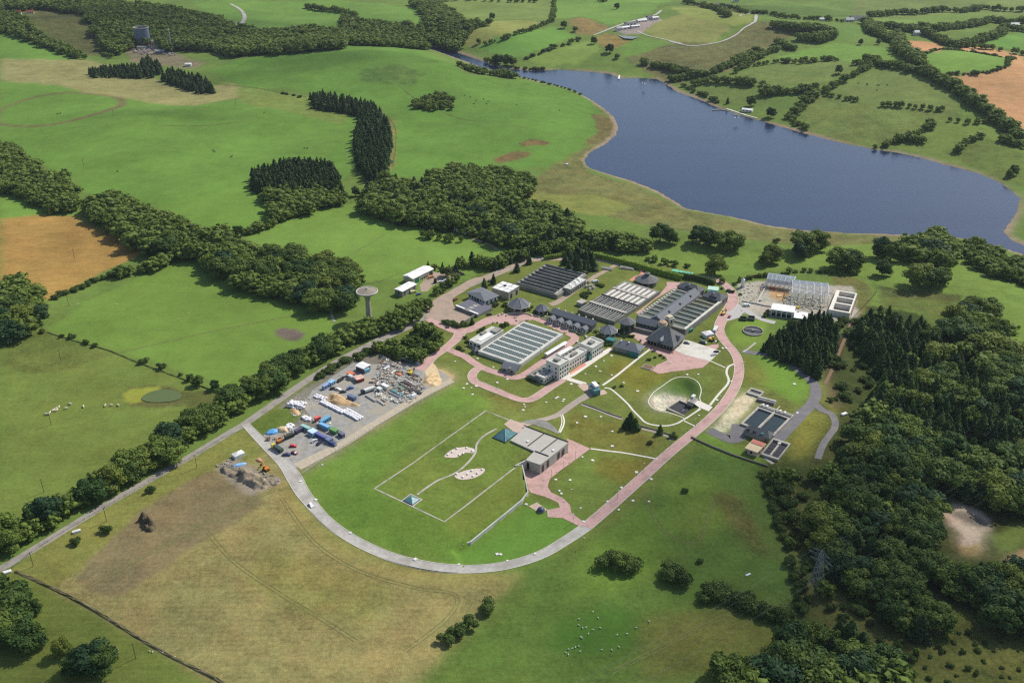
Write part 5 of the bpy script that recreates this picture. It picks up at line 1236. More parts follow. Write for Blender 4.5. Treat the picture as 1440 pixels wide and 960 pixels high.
# polygonal kiosks
def rotunda(px, z, rad, zr, label, roofm, wallm, n=8, ribs=None, cornice=None, lantern=False, win=True):
    c = GP([px], z)[0]; r = root_at('rotunda', c, label, 'pavilion')
    a0 = math.radians(22.5) + F0RZ
    ring = lambda rr: [(c[0] + rr * math.cos(a0 + 2 * math.pi * k / n), c[1] + rr * math.sin(a0 + 2 * math.pi * k / n)) for k in range(n)]
    MB().prism(ring(rad * .82), 0, z).build('wall', wallm, r)
    mb = MB(); rim = ring(rad); lo = ring(rad); top = ring(rad * .1)
    V = [(*p, z) for p in rim] + [(*p, zr) for p in top] + [(*p, z - .3) for p in rim]
    Fc = [(k, (k + 1) % n, n + (k + 1) % n, n + k) for k in range(n)] + [tuple(range(n, 2 * n))] + [(2 * n + k, 2 * n + (k + 1) % n, (k + 1) % n, k) for k in range(n)] + [tuple(reversed(range(2 * n, 3 * n)))]
    mb.add(V, Fc).build('roof', roofm, r)
    if ribs:
        mb = MB()
        for p, t in zip(rim, top): mb.bar((*p, z + .08), (*t, zr + .08), .13)
        mb.build('roof_rib', ribs, r)
    if cornice: 
        mb = MB(); o = ring(rad * 1.05); i_ = ring(rad * .97)
        for k in range(n): mb.prism([o[k], o[(k + 1) % n], i_[(k + 1) % n], i_[k]], z - .75, z - .33, bottom=True)
        mb.build('cornice', cornice, r)
    if lantern:
        MB().prism(ring(rad * .2), zr - .8, zr + 1.2).build('lantern', M_glassd, r); mb = MB(); q = ring(rad * .26); mb.add([(*p, zr + 1.2) for p in q] + [(*c, zr + 2.2)], [(k, (k + 1) % n, n) for k in range(n)] + [tuple(reversed(range(n)))]); mb.build('lantern_roof', roofm, r)
    if win:
        w = ring(rad * .82)
        for k in range(n): wall_windows(r, w[k], w[(k + 1) % n], 1, rad * .38, z * .25, z * .75, M_glassd, c)
    return r
F0RZ = 0.6
rotunda(A3((1080,560))[0], 5, 8.4, 9.2, 'largest slate rotunda with pale ribs and a stone cornice above the plaza', M_slate, M_wallG, ribs=M_lead, cornice=M_concL)
rotunda(A2((510,345))[0], 3.8, 5.6, 7.2, 'small slate rotunda between the largest one and the long terrace', M_slate, M_wallG, ribs=M_lead)
rotunda(A6((70,400))[0], 4.6, 6.6, 8.0, 'slate rotunda with pale ribs at the east end of the terrace', M_slate, M_wallG, ribs=M_lead, cornice=M_concL)
rotunda(Z2((658,315))[0], 3.6, 9.6, 7.6, 'wide dull grey rotunda with a lantern behind the white roofed beds', M_slateB, M_wallG, n=10, lantern=True)
rotunda(A6((390,260))[0], 7.5, 6.4, 10.5, 'grey green polygonal tower with one pale yellow roof facet', M_slateB, mat('green_wall', (70,92,82), var=.1), n=8, ribs=None)
# office and flat roofed block
F = Fr(A3((200,375))[0], A3((500,520))[0], A3((395,265))[0], 5)
r = root_at('office_building', F.c(), 'white walled office under a dark slate hipped roof by the car park', 'office')
MB().prism(F.grow(-.8).q(0, 1, 0, 1), 0, 4.8).build('wall', M_wallW, r)
hip(MB(), Fr(F.p(0, 0), F.p(0, 1), F.p(1, 0), 5, world=True), 5, 7.4, .35).build('roof', M_slate, r)
f = F.grow(-.8)
wall_windows(r, f.p(0, 0), f.p(1, 0), 6, 2.2, 1.6, 3.6, M_glassd, f.c()); wall_windows(r, f.p(1, 0), f.p(1, 1), 3, 1.4, 1.0, 3.6, M_glassd, f.c())
MB().prism(f.q(.72, 1.02, -.14, -.01), 0, 2.6).build('porch', M_whiteR, r)
F = Fr(A3((610,300))[0], A3((905,385))[0], A3((820,190))[0], 6)
r = root_at('switch_house', F.c(), 'square block with a white panelled flat roof beside the slate roofed office', 'building')
MB().prism(F.grow(-.3).q(0, 1, 0, 1), 0, 5.9).build('wall', mat('stone_wall', (160,152,136), var=.1, scale=.8), r)
MB().prism(F.q(0, 1, 0, 1), 5.9, 6.2, bottom=True).build('parapet', M_wallG, r)
for i in range(3):
    for j in range(3): MB().prism(F.q(.04 + .32 * i, .32 + .32 * i, .04 + .32 * j, .32 + .32 * j), 6.2, 6.32).build('roof_panel', M_whiteR, r)
MB().prism(F.q(.38, .5, .5, .6), 6.32, 7.1).build('roof_vent', M_tin, r)
wall_windows(r, F.grow(-.3).p(1, 0), F.grow(-.3).p(1, 1), 2, 2.6, .1, 4.0, M_glassd, F.c())
# grey tank covers beside the car park
F = Fr(A3((0,600))[0], A3((380,750))[0], A3((200,460))[0], 2.4)
r = root_at('covered_tank', F.c(), 'low grey covered tank with white slabs on its edge between office and car park', 'tank')
MB().prism(F.q(0, 1, 0, 1), 0, 2.4).build('wall', M_deck, r)
for a, b in ((.02, .42), (.58, .98)): MB().prism(F.q(a, b, .16, .98), 2.4, 2.55).build('tank_cover', mat('blue_grey_cover', (104,104,114), var=.12, scale=.8), r)
for a, b in ((.0, .38), (.6, .98)): MB().prism(F.q(a, b, .01, .11), 2.4, 2.75).build('edge_slab', M_whiteR, r)
for t in (.3, .55): MB().prism(F.q(.43, .57, t, t + .06), 2.4, 2.7).build('cover_beam', M_concL, r)
# ramp wall below the tank
def wall_line(name, px, thick, h, m, label, cat='wall', z=0.0, world=None, hs=None):
    w = world if world is not None else W(px)[:, :2]; mb = MB(); w = np.asarray(w)
    d = np.gradient(w, axis=0); d /= np.linalg.norm(d, axis=1)[:, None]; nr = np.column_stack([-d[:, 1], d[:, 0]]) * thick / 2
    hh = hfun(w) if z is None else np.full(len(w), z); ht = np.array(hs if hs is not None else [h] * len(w), float)
    V = []; Fc = []
    for i in range(len(w)):
        a = w[i] - nr[i]; b = w[i] + nr[i]; V += [(*a, hh[i] - .8), (*a, hh[i] + ht[i]), (*b, hh[i] + ht[i]), (*b, hh[i] - .8)]
    for i in range(len(w) - 1):
        for j in range(3): k = i * 4 + j; Fc.append((k, k + 1, k + 5, k + 4))
    Fc += [(0, 3, 2, 1), tuple(len(V) - 4 + k for k in (0, 1, 2, 3))]
    mb.add(V, Fc); o = mb.build(name, m); tag(o, label, cat); return o
wall_line('retaining_wall', A3((170,890),(260,830),(400,735),(620,610)), .6, 2.0, M_deck, 'sloping grey wall between the car park and the plaza')
wall_line('garden_wall', A2((-80,440),(100,425),(250,440),(380,470),(470,500)), .5, 1.0, M_wallB, 'curving stone garden wall along the edge of the plaza')
wall_line('garden_wall', A2((480,510),(620,560),(820,640),(1040,730),(1280,830)), .35, .8, M_wallB, 'straight low wall below the long slate terrace')
# long slate terrace
pa, pb = GP(A2((700,385),(1400,600)), 5); dirv = (pb - pa) / np.linalg.norm(pb - pa); nv = np.array([dirv[1], -dirv[0]])
if nv[1] > 0: nv = -nv
F = Fr(pa - nv * 3.6, pb - nv * 3.6, pa + nv * 3.6, 5, world=True)
r = root_at('terrace_building', F.c(), 'long dark slate roofed terrace with small dormers below the two dark bed blocks', 'terrace')
MB().prism(F.grow(-.4).q(0, 1, 0, 1), 0, 4.9).build('wall', M_wallG, r); gable(MB(), F, 5, 7.6).build('roof', M_slate, r)
for k in range(6):
    s_ = .08 + k * .165; MB().prism(F.q(s_ - .012, s_ + .012, .05, .22), 5.2, 6.9).build('chimney', M_concL, r)
F3 = Fr(pa + nv * 5.2, pb + nv * 5.2, pa + nv * 9.6, 3.6, world=True)
r = root_at('bay_building', F3.c(), 'row of low dark roofed bays with pale gables in front of the slate terrace', 'terrace')
for k in range(5):
    f = F3.sub(.03 + k * .195, .03 + k * .195 + .14, 0, 1); MB().prism(f.grow(-.3).q(0, 1, 0, 1), 0, 3.1).build('wall', M_wallW, r)
    gable(MB(), Fr(f.p(0, 0), f.p(0, 1), f.p(1, 0), 3.2, world=True), 3.2, 4.8).build('roof', M_slate, r); ff = f.grow(-.3); wall_windows(r, ff.p(0, 1), ff.p(1, 1), 2, 1.3, 1, 2.4, M_glassd, f.c())
    if k < 4: g = F3.sub(.175 + k * .195, .225 + k * .195, .1, .8); MB().prism(g.q(0, 1, 0, 1), 0, 2.6).build('link_roof', M_deck, r)
# north beds: four bands
F = Fr(A4((150,660))[0], A4((940,175))[0], A4((770,860))[0], 3)
r = root_at('filter_bed_block', F.c(), 'square block of beds with open dark cells in front and white covered cells behind', 'filter beds')
T = cuts(7, .02, .98, .8); S = [0, .02, .235, .275, .47, .50, .515, .72, .76, .96, 1]
mb, holes = deck_grid(F, S, T, lambda i, j: j % 2 == 1 and i in (1, 3, 6, 8), 3, .6); mb.build('deck', M_deck, r)
for i, j, q in holes:
    f = Fr(q[0], q[1], q[3], 1, world=True)
    if i in (1, 3):
        c = quad_up(q, 1.9).build('cell', M_tank, r); MB().prism(f.q(0, 1, .44, .54), 1.0, 3.02).build('cell_wall', M_deckp, c)
    else: quad_up(q, 2.2).build('cell_floor', M_deck, r); MB().prism(f.q(.03, .97, .18, .92), 2.2, 3.1).build('cell_cover', mat('off_white_cover', (206,202,190), var=.06), r)
for s0, s1, m_ in ((.235, .275, M_conc), (.49, .51, M_tin), (.72, .76, M_conc)): MB().prism(F.q(s0, s1, -.02 if s0 < .3 else 0, 1), 3.0, 3.6).build('walkway', m_, r)
small_house('valve_house', A4((130,525))[0], A4((220,560))[0], A4((200,480))[0], 3, 3.2, 'small square valve chamber at the west corner of the square beds', 'hut', M_conc, M_conc, roof='flat', nwin=0, door=False)
# north east beds with roofed spine
F = Fr(Z2((572,618))[0], Z2((893,392))[0], Z2((985,745))[0], 4.5)
r = root_at('filter_bed_block', F.c(), 'largest block of beds, split by a long slate roofed gallery', 'filter beds')
S = cuts(8, .05, .98, .8); T = [0, .07, .30, .55, .95, 1]
S2 = S
mb, holes = deck_grid(F, S, T, lambda i, j: i % 2 == 1 and j in (1, 3), 4.5, 2.2); mb.build('deck', M_deck, r)
for i, j, q in holes: quad_up(q, 3.8 if j == 1 else 3.7).build('channel', M_tankO if (j == 3 and i in (13, 15)) else M_tankG, r)
MB().prism(F.q(0, 1, .955, 1.0), 4.5, 5.3).build('parapet', M_concL, r)
mb = MB()
for k in range(14): mb.prism(F.q(.07 + k * .065, .095 + k * .065, .015, .055), 4.5, 5.1)
mb.build('valve_box', M_deckp, r)
MB().prism(F.q(.0, 1.0, .30, .31), 4.5, 5.6).build('gallery_wall', M_wallG, r)
f = F.sub(-.02, 1.0, .30, .545); f2 = Fr(f.p(0, 0), f.p(1, 0), f.p(0, 1), 5.6, world=True)
gable(MB(), f2, 5.8, 9.6, .2).build('gallery_roof', M_slate, r); MB().prism(f2.q(0, 1, .04, .96), 4.4, 5.6).build('gallery_wall', M_wallG, r)
for k in (.22, .5, .78):
    g = f2.sub(k, k + .035, .68, .82); gable(MB(), Fr(g.p(0, 0), g.p(0, 1), g.p(1, 0), 7.5, world=True), 7.6, 8.6, .1).build('roof_vent', M_tin, r)
# rear pavilions
for a, b, c_, lab, zz in ((A5((630,385))[0], A5((985,500))[0], A5((700,310))[0], 'dark slate rear pavilion with a funnel vent at the far left end of the gallery', 5.5), (A5((1060,545))[0], A5((1350,640))[0], A5((1130,440))[0], 'dark slate rear pavilion with a funnel vent at the far right end of the gallery', 5.5)):
    F_, r_ = small_house('rear_pavilion', a, b, c_, zz, 9.0, lab, 'building', M_slateB, M_wallG, roof='hip', nwin=5, inset=.25)
    p = F_.p(.45, .3); MB().lathe((*p, 6.6), [(1.1, 0), (1.1, 1.5), (.3, 2.6)], 10).build('funnel_vent', M_lead, r_, smooth=True); p = F_.p(.6, .2); MB().prism(F_.q(.35, .75, .05, .16), 6.0, 7.2).build('dormer', M_tin, r_)
# front block of the gallery
F = Fr(A6((535,260))[0], A6((900,350))[0], A6((560,170))[0], 6)
r = root_at('gallery_front', F.c(), 'dark slate lean-to roof closing the front of the largest beds', 'building')
MB().prism(F.q(0, 1, 0, 1), 0, 5.2).build('wall', mat('shaded_stone', (120,118,104), var=.1, scale=.8), r); gable(MB(), F, 5.4, 8.6, .4).build('roof', M_slate, r)
wall_windows(r, F.p(0, 0), F.p(1, 0), 6, 1.5, 3.2, 4.6, M_glassd, F.c()); MB().prism(F.q(0, 1, -.45, -.08), 0, 2.9).build('porch_roof', M_deck, r)
# pyramid roofed pump house with towers
F = Fr(A6((1170,700))[0], A6((690,560))[0], A6((1370,510))[0], 4)
r = root_at('pump_house', F.c(), 'pump house with a steep dark pyramid roof facing the parking apron', 'pump house')
f = F.grow(-1.2); MB().prism(f.q(0, 1, 0, 1), 0, 3.9).build('wall', mat('pump_house_wall', (136,130,108), var=.1, scale=.8), r)
hip(MB(), F, 4, 12.5, .40, .2).build('roof', M_slateB, r)
MB().prism(F.q(-.02, 1.02, -.06, -.03), 0, .8).build('plinth', M_brick, r)
wall_windows(r, f.p(0, 0), f.p(1, 0), 8, 1.7, .7, 3.0, M_glassd, f.c()); wall_windows(r, f.p(0, 0), f.p(0, 1), 5, 1.7, .3, 3.2, M_glassd, f.c(), 'arch')
g = F.sub(.34, .5, .02, .3); gable(MB(), Fr(g.p(.5, -.2), g.p(.5, 1.3), g.p(1.2, -.2), 6, world=True), 6.2, 8.3, .1).build('dormer', M_lead, r)
g = F.sub(.02, .3, .4, .6); gable(MB(), g, 6.2, 8.2, .1).build('dormer', M_slateB, r)
c = GP(A6((975,430)), 2)[0]; r = root_at('round_tower', c, 'round beige tower with a rusty conical cap behind the pyramid roof', 'tower')
MB().lathe((*c, 0), [(3.3, 0), (3.2, 7.8), (3.5, 8.0), (3.5, 8.4), (3.2, 8.5)], 20).build('shaft', M_wallB, r, smooth=False); MB().lathe((*c, 8.5), [(3.2, 0), (3.0, 1.0), (2.6, 1.3), (.1, 2.0)], 20).build('cap', mat('rusty_cap', (172,146,122), var=.15, scale=.8), r)
for k in range(10): a = k * .628; p = c + np.array([math.cos(a), math.sin(a)]) * 3.25; MB().prism([p + np.array(q) for q in ((-.3,-.3),(.3,-.3),(.3,.3),(-.3,.3))], 4.6, 6.6).build('window', M_glassd, r)
c = GP(A6((1085,370)), 2)[0]; r = root_at('square_tower', c, 'pale square tower beside the round beige tower', 'tower')
MB().box((*c, 0), (4.6, 4.6, 9.6), .6).build('shaft', M_wallB, r); MB().box((*c, 9.6), (5.2, 5.4, .8), .6).build('cornice', M_concL, r); MB().box((*c, 10.4), (4.0, 4.0, 1.2), .6).build('cap', M_wallB, r)
for k in range(4):
    a = .6 + k * math.pi / 2; p = c + np.array([math.cos(a), math.sin(a)]) * 2.3; MB().box((*p, 6.6), (.5, 1.2, 2.4), a).build('window', M_glassd, r)
# hipped roof with green sun room
F = Fr(A6((575,790))[0], A6((150,680))[0], A6((735,690))[0], 3.6)
r = root_at('visitor_building', F.c(), 'low slate hipped building with a green glazed corner facing the lawn', 'building')
MB().prism(F.grow(-.6).q(0, 1, 0, 1), 0, 3.4).build('wall', M_wallG, r); hip(MB(), F, 3.6, 7.2, .28).build('roof', M_slate, r)
g = F.sub(-.02, .42, -.1, .12); mb = MB(); a, b, c_, d = g.q(0, 1, 0, 1); mb.add([(*a, 2.8), (*b, 2.8), (*c_, 4.6), (*d, 4.6), (*a, 0), (*b, 0)], [(0, 3, 2, 1), (4, 0, 1, 5)]); mb.add([(*a, 2.8), (*b, 2.8), (*c_, 4.6), (*d, 4.6), (*a, 0), (*b, 0)], [(0, 1, 2, 3), (4, 5, 1, 0)]) if False else None
mb.build('sun_room', M_teal, r)
for s_, t in ((.5, .42), (.8, .4)): p = F.p(s_, t); MB().box((*p, 6.4), (.9, .9, .9), F.rz()).build('roof_light', M_whiteR, r)
c = GP(A6((75,590)), 2)[0]; small_house('link_porch', A6((30,560))[0], A6((150,590))[0], A6((60,520))[0], 3, 3.4, 'green glazed link between the east rotunda and the low slate building', 'porch', M_teal, M_teal, roof='flat', nwin=0, door=False)
# flocculation and laboratory block
F = Fr(A1((20,860))[0], A1((1180,120))[0], A1((290,950))[0], 4)
L0 = GP(A1((20,860)), 3)[0]
F = Fr(A1((60,800))[0], A1((1130,150))[0], A1((260,850))[0], 3.5)
r = root_at('mixing_tank_block', F.c(), 'long row of narrow open mixing tanks behind the white laboratory block', 'tanks')
S = [0] + [v for k in range(16) for v in (.03 + k * .06, .03 + k * .06 + .045)] + [1]; T = [0, .1, .92, 1]
mb, holes = deck_grid(F, S, T, lambda i, j: i % 2 == 1 and j == 1, 3.5, .6); mb.build('deck', M_deck, r)
for i, j, q in holes: quad_up(q, 1.6).build('cell', M_tankO if 9 <= i <= 19 else M_tank, r)
MB().prism(F.q(0, 1, -.35, -.2), 0, 2.2).build('side_channel', M_deck, r)
un = F.u / F.Lu; vn = F.v / F.Lv
def lab(px0, px1, depth, h, label, name, wallm=M_wallW, roofm=M_deckp, floors=1, nw=4, back=0.0, roof_plant=True):
    """block whose front wall foot runs px0 -> px1 at ground level"""
    a, b = GP([px0, px1]); d = b - a; d = un * (d @ un); n_ = vn
    f = Fr(a, a + d, a - n_ * depth, h, world=True); r = root_at(name, f.c(), label, 'building')
    MB().prism(f.q(0, 1, 0, 1), 0, h).build('wall', wallm, r); mb, _ = deck_grid(f.grow(.15), [0, .04, .96, 1], [0, .04, .96, 1], lambda i, j: i == 1 and j == 1, h + .7, h + .01, h); mb.build('parapet', wallm, r); quad_up(f.q(0, 1, 0, 1), h + .06).build('roof', roofm, r)
    for k in range(floors):
        z0 = 1.0 + k * 3.1
        wall_windows(r, f.p(0, 0), f.p(1, 0), nw, min(1.3, f.Lu / nw * .6), z0, z0 + 1.4, M_glassd, f.c()); wall_windows(r, f.p(0, 0), f.p(0, 1), 2, 1.2, z0, z0 + 1.4, M_glassd, f.c())
    if roof_plant: MB().prism(f.q(.3, .62, .35, .7), h + .06, h + 1.5).build('roof_plant', M_wallG, r)
    return f, r
f, r = lab(A1((555,900))[0], A1((720,800))[0], 11, 11, 'three storey white tower block with small square windows by the lawn', 'laboratory_tower', floors=3, nw=4)
f, r = lab(A1((300,960))[0], A1((530,850))[0], 7, 4.2, 'low white wing on the near side of the white tower', 'laboratory_wing', nw=5)
f, r = lab(A1((730,740))[0], A1((1010,560))[0], 6, 7.5, 'white two storey range between the two laboratory towers', 'laboratory_range', floors=2, nw=7)
sheet('brick_court', A1((730,770),(900,650),(990,600),(1010,640),(860,730),(740,800)), M_brick, z=.13)
f, r = lab(A1((1110,545))[0], A1((1300,430))[0], 10, 8.5, 'white block with a dark hipped cap at the far end of the laboratory range', 'laboratory_block', floors=2, nw=5)
p = GP(A1((1060,530)), 0)[0]; o = MB().box((*p, 0), (4.5, 3.5, 4.2), F.rz()).build('glazed_lobby', M_teal); tag(o, 'dark green glazed lobby in the corner of the far laboratory block', 'lobby')
# kiosk on the lawn
F = Fr(Z5((165,600))[0], Z5((215,655))[0], Z5((185,555))[0], 4.0)
r = root_at('kiosk', F.c(), 'small glazed blue green kiosk with a white box roof on the lawn', 'kiosk')
MB().prism(F.q(0, 1, 0, 1), 0, 3.6).build('wall', M_teal2, r); MB().prism(F.grow(.2).q(0, 1, 0, 1), 3.6, 3.9, bottom=True).build('roof', M_teal2, r); MB().prism(F.q(.1, .8, .35, 1.0), 3.9, 5.8).build('roof_box', M_whiteR, r)
# ---------------- pavilion over the reservoir
Hh = 6.6; P_ = GP(B8((75,222),(290,270),(440,335),(570,385),(683,430),(410,640),(265,592),(350,508),(120,402),(195,340)), Hh)
M_pavr = mat('pavilion_roof', (176,172,162), rough=.9, var=.06, scale=.5)
q = GP(B8((120,402),(270,272),(680,425),(545,535),(410,638),(268,592),(352,508)), Hh)
r = root_at('pavilion', q.mean(0), 'flat roofed grey pavilion cut into the edge of the reservoir lawn', 'pavilion')
MB().prism([tuple(p) for p in q], -.2, Hh - .5).build('wall', mat('pavilion_wall', (168,164,154), rough=.9, var=.06, scale=.7), r)
mb = MB().prism([tuple(p) for p in q], Hh - .5, Hh); mb.build('roof', M_pavr, r)
def rib(a, b, w=.35, z0=Hh, z1=Hh + .5, m=M_tin, nm='roof_upstand'):
    a = np.array(a); b = np.array(b); d = (b - a) / np.linalg.norm(b - a); n_ = np.array([-d[1], d[0]]) * w / 2
    return MB().prism([a - n_, b - n_, b + n_, a + n_], z0, z1).build(nm, m, r)
g = lambda *p: GP(B8(*p), Hh)
for a, b in (((290,462),(448,340)), ((415,515),(575,392)), ((250,262),(680,422)), ((360,510),(490,558))): rib(*g(a, b))
for p in ((290,418), (535,505)): c = g(p)[0]; MB().box((*c, Hh), (1.3, 1.3, .7), .6).build('roof_light', M_whiteR, r)
p0, p1 = g((410,640), (683,430)); wall_windows(r, p0, p1, 1, 1.9, .6, 5.0, M_glassd, q.mean(0), 'window', .05, .15); wall_windows(r, p0, p1, 1, 1.9, 1.0, 5.4, M_glassd, q.mean(0), 'window', .22, .32)
wall_windows(r, p0, p1, 1, 1.9, 1.0, 5.2, M_glassd, q.mean(0), 'window', .60, .70); wall_windows(r, p0, p1, 1, 1.9, 1.0, 5.2, M_glassd, q.mean(0), 'window', .77, .87)
wall_windows(r, g((268,592))[0], g((410,638))[0], 1, 1.6, .8, 5.2, M_glassd, q.mean(0), 'window', .1, .25)
o = sheet('forecourt_terrace', None, mat('worn_slabs', (188,164,148)), z=.12, world=GP(B8((60,250),(120,200),(300,260),(275,280),(180,345)), RES_Z), h=RES_Z)
for pts, hz, lab in ((((0,385),(72,420),(192,338),(50,250)), 5.2, 'large blue green glass pyramid standing beside the pavilion roof'),):
    q4 = [GP(B8(p), RES_Z + .6)[0] for p in ((-48,372),(72,420),(192,335))]; F = Fr(q4[1], q4[0], q4[2], 0, world=True)
    r = root_at('glass_pyramid', F.c(), lab, 'glass pyramid', None, RES_Z)
    MB().prism(F.grow(.25).q(0, 1, 0, 1), RES_Z - .2, RES_Z + .6).build('plinth', mat('dark_plinth', (52,72,76), var=.1), r)
    a, b, c_, d = F.q(0, 1, 0, 1); m_ = F.c(); MB().add([(*a, RES_Z + .6), (*b, RES_Z + .6), (*c_, RES_Z + .6), (*d, RES_Z + .6), (*m_, RES_Z + hz)], [(1, 0, 4), (2, 1, 4), (3, 2, 4), (0, 3, 4)]).build('glazing', M_teal2, r)
    mb = MB()
    for p in (a, b, c_, d): mb.bar((*p, RES_Z + .62), (*m_, RES_Z + hz + .03), .09)
    for e, f_ in ((a, b), (b, c_), (c_, d), (d, a)):
        for k in (.25, .5, .75): pm = e + (f_ - e) * k; t = 1 - abs(k - .5) * 2; mb.bar((*pm, RES_Z + .63), (*(pm + (m_ - pm) * (.98 if t == 1 else .5)), RES_Z + .6 + (hz - .6) * (.98 if t == 1 else .5)), .05)
    mb.build('glazing_bar', M_steel, r)
q4 = [GP(FF(p), RES_Z + .4)[0] for p in ((300,508),(262,490),(332,485))]; F = Fr(q4[0], q4[1], q4[2], 0, world=True)
r = root_at('glass_pyramid', F.c(), 'small blue green glass pyramid alone near the corner of the reservoir lawn', 'glass pyramid', None, RES_Z)
sheet('pyramid_slab', None, M_conc, z=.13, world=F.grow(1.2).q(0, 1, 0, 1), h=RES_Z)
MB().prism(F.grow(.2).q(0, 1, 0, 1), RES_Z - .2, RES_Z + .5).build('plinth', MATS['dark_plinth'], r); a, b, c_, d = F.q(0, 1, 0, 1); m_ = F.c()
MB().add([(*a, RES_Z + .5), (*b, RES_Z + .5), (*c_, RES_Z + .5), (*d, RES_Z + .5), (*m_, RES_Z + 2.4)], [(1, 0, 4), (2, 1, 4), (3, 2, 4), (0, 3, 4)]).build('glazing', M_teal2, r); mb = MB()
for p in (a, b, c_, d): mb.bar((*p, RES_Z + .52), (*m_, RES_Z + 2.43), .07)
mb.build('glazing_bar', M_steel, r)
w_ = np.vstack([GP(B8((168,655)), RES_Z)[0], GP(B8((235,700),(262,800),(290,925)), 1.0), GP(FF((760,500),(700,548),(625,608),(545,672),(500,683),(462,692)), .8)])
wall_line('retaining_wall', None, .7, 2.0, M_deckp, 'long pale retaining wall bending down from the pavilion across the grass', z=0, world=w_, hs=[6.2, 5.2, 4.2, 3.0, 2.7, 2.5, 2.4, 2.2, 1.6, .9])
wall_line('retaining_wall', None, .6, 2.0, M_deckp, 'short pale wing wall between pavilion and reservoir lawn', z=0, world=np.vstack([GP(B8((268,592)), Hh)[0], GP(B8((168,655)), RES_Z)[0]]), hs=[6.4, 6.2])
strip('stone_apron', B8((248,228),(330,232),(420,250),(505,288),(590,342)), [1, 5.5, 8, 5.5, 1], M_deck, z=.2, cross=5)
c = GP(FF((842,535)))[0]; r = root_at('domed_plant', c, 'small dark ribbed dome at the end of the pink path', 'dome')
MB().lathe((*c, 0), [(2.2, 0), (2.2, .8)], 16).build('drum', M_deck, r); MB().lathe((*c, .8), [(2.1, 0), (1.9, .7), (1.3, 1.3), (.05, 1.6)], 16).build('dome', mat('dark_blue_metal', (62,72,92), rough=.4, var=.1), r, smooth=True)
wall_line('parapet_wall', None, .3, .7, M_deck, 'dark parapet along the sunken path across the lawn', z=0, world=GP(Z5((120,765),(230,805),(330,845),(450,885))))
wall_line('parapet_wall', None, .3, .7, M_deck, 'dark parapet at the lower end of the sunken path', z=0, world=GP([(880,594),(915,603),(948,613)]))
# sunken tank in the bowl
F = Fr(Z5((820,800))[0], Z5((935,728))[0], Z5((960,885))[0], -2.2)
r = root_at('sunken_tank', F.c(), 'dark square tank sunk in the grassy bowl', 'tank')
r.location.z = -3.4
mb, holes = deck_grid(F, [0, .07, .93, 1], [0, .05, .95, 1], lambda i, j: i == 1 and j == 1, -2.2, -3.6, -5); mb.build('wall', M_conc, r)
for i, j, q in holes: quad_up(q, -3.3).build('floor', M_tin, r)
p = F.p(.45, .62); mb = MB()
for k in range(3): a = k * 2.1; mb.bar((*p, -2.4), (p[0] + 2.6 * math.cos(a), p[1] + 2.6 * math.sin(a), -2.4), .14)
mb.build('mixer_arm', M_steel, r)
F = Fr(Z5((1000,740))[0], Z5((1040,705))[0], Z5((1045,770))[0], .6); r = root_at('valve_chamber', F.c(), 'small concrete valve chamber with a white box beside the sunken tank', 'chamber')
MB().prism(F.q(0, 1, 0, 1), -2, .5).build('wall', M_conc, r); MB().prism(F.q(.7, 1.2, .0, .4), .5, 2.0).build('box', M_whiteR, r); MB().prism(F.q(.15, .85, .2, .8), .5, .6).build('hatch', M_deck, r)
# circular clarifier
c = GP(B6((712,595)), 1.0)[0]; r = root_at('clarifier', c, 'round dark clarifier with a bridge across it on the green island', 'clarifier')
rad = abs(GP(B6((826,595)), 1)[0][0] - c[0])
mb = MB(); mb.lathe((*c, 0), [(rad, -.5), (rad, 1.0), (rad - .45, 1.0), (rad - .45, .2)], 40, cap=False); mb.build('wall', M_conc, r)
MB().lathe((*c, 0), [(rad - .45, .2), (.05, .2)], 40, cap=False).build('water', mat('dull_water', (98,98,98), rough=.35, var=.12, scale=.3), r)
mb = MB(); mb.box((*c, .7), (rad * 2, .9, .35), -.35); mb.build('bridge', M_tin, r); MB().lathe((*c, .3), [(.9, 0), (.9, 1.2)], 12).build('hub', M_deck, r)
# SE twin tanks
F = Fr(A8((150,445))[0], A8((395,212))[0], A8((545,580))[0], .8)
F = Fr(A8((165,448))[0], A8((400,225))[0], A8((540,590))[0], .8)
F.z = 1.3
r = root_at('twin_tank', F.c(), 'pair of deep rectangular tanks of dark water beside the chalky bank', 'tanks')
mb, holes = deck_grid(F, [0, .06, .80, 1], [0, .06, .47, .54, .94, 1], lambda i, j: i == 1 and j in (1, 3), 1.3, .2, -1); mb.build('deck', M_conc, r)
for i, j, q in holes: quad_up(q, .3).build('water', water_mat('still_dark_water', (38,52,54), rough=.1, bump_s=.08), r)
MB().prism(F.q(.86, .94, .02, .98), 1.3, 1.9).build('inlet_channel', M_deck, r); MB().prism(F.q(.0, 1.12, .495, .515), 1.3, 1.9).build('bridge', M_concL, r)
for t in (.08, .2, .6, .74): MB().prism(F.q(.9, .97, t, t + .05), 1.9, 2.5).build('penstock', M_whiteR, r)
F2 = Fr(A8((235,100))[0], A8((290,45))[0], A8((345,190))[0], .6)
r = root_at('inlet_basin', F2.c(), 'narrow concrete inlet basin above the twin tanks', 'tank')
mb, holes = deck_grid(F2, [0, .2, .8, 1], [0, .1, .9, 1], lambda i, j: i == 1 and j == 1, 1.2, .1, -1); mb.build('wall', M_conc, r)
for i, j, q in holes: quad_up(q, .15).build('floor', M_deck, r)
F2 = Fr(A8((340,190))[0], A8((375,135))[0], A8((545,245))[0], .6)
r = root_at('inlet_channel', F2.c(), 'covered concrete channel linking the inlet basin to the twin tanks', 'channel')
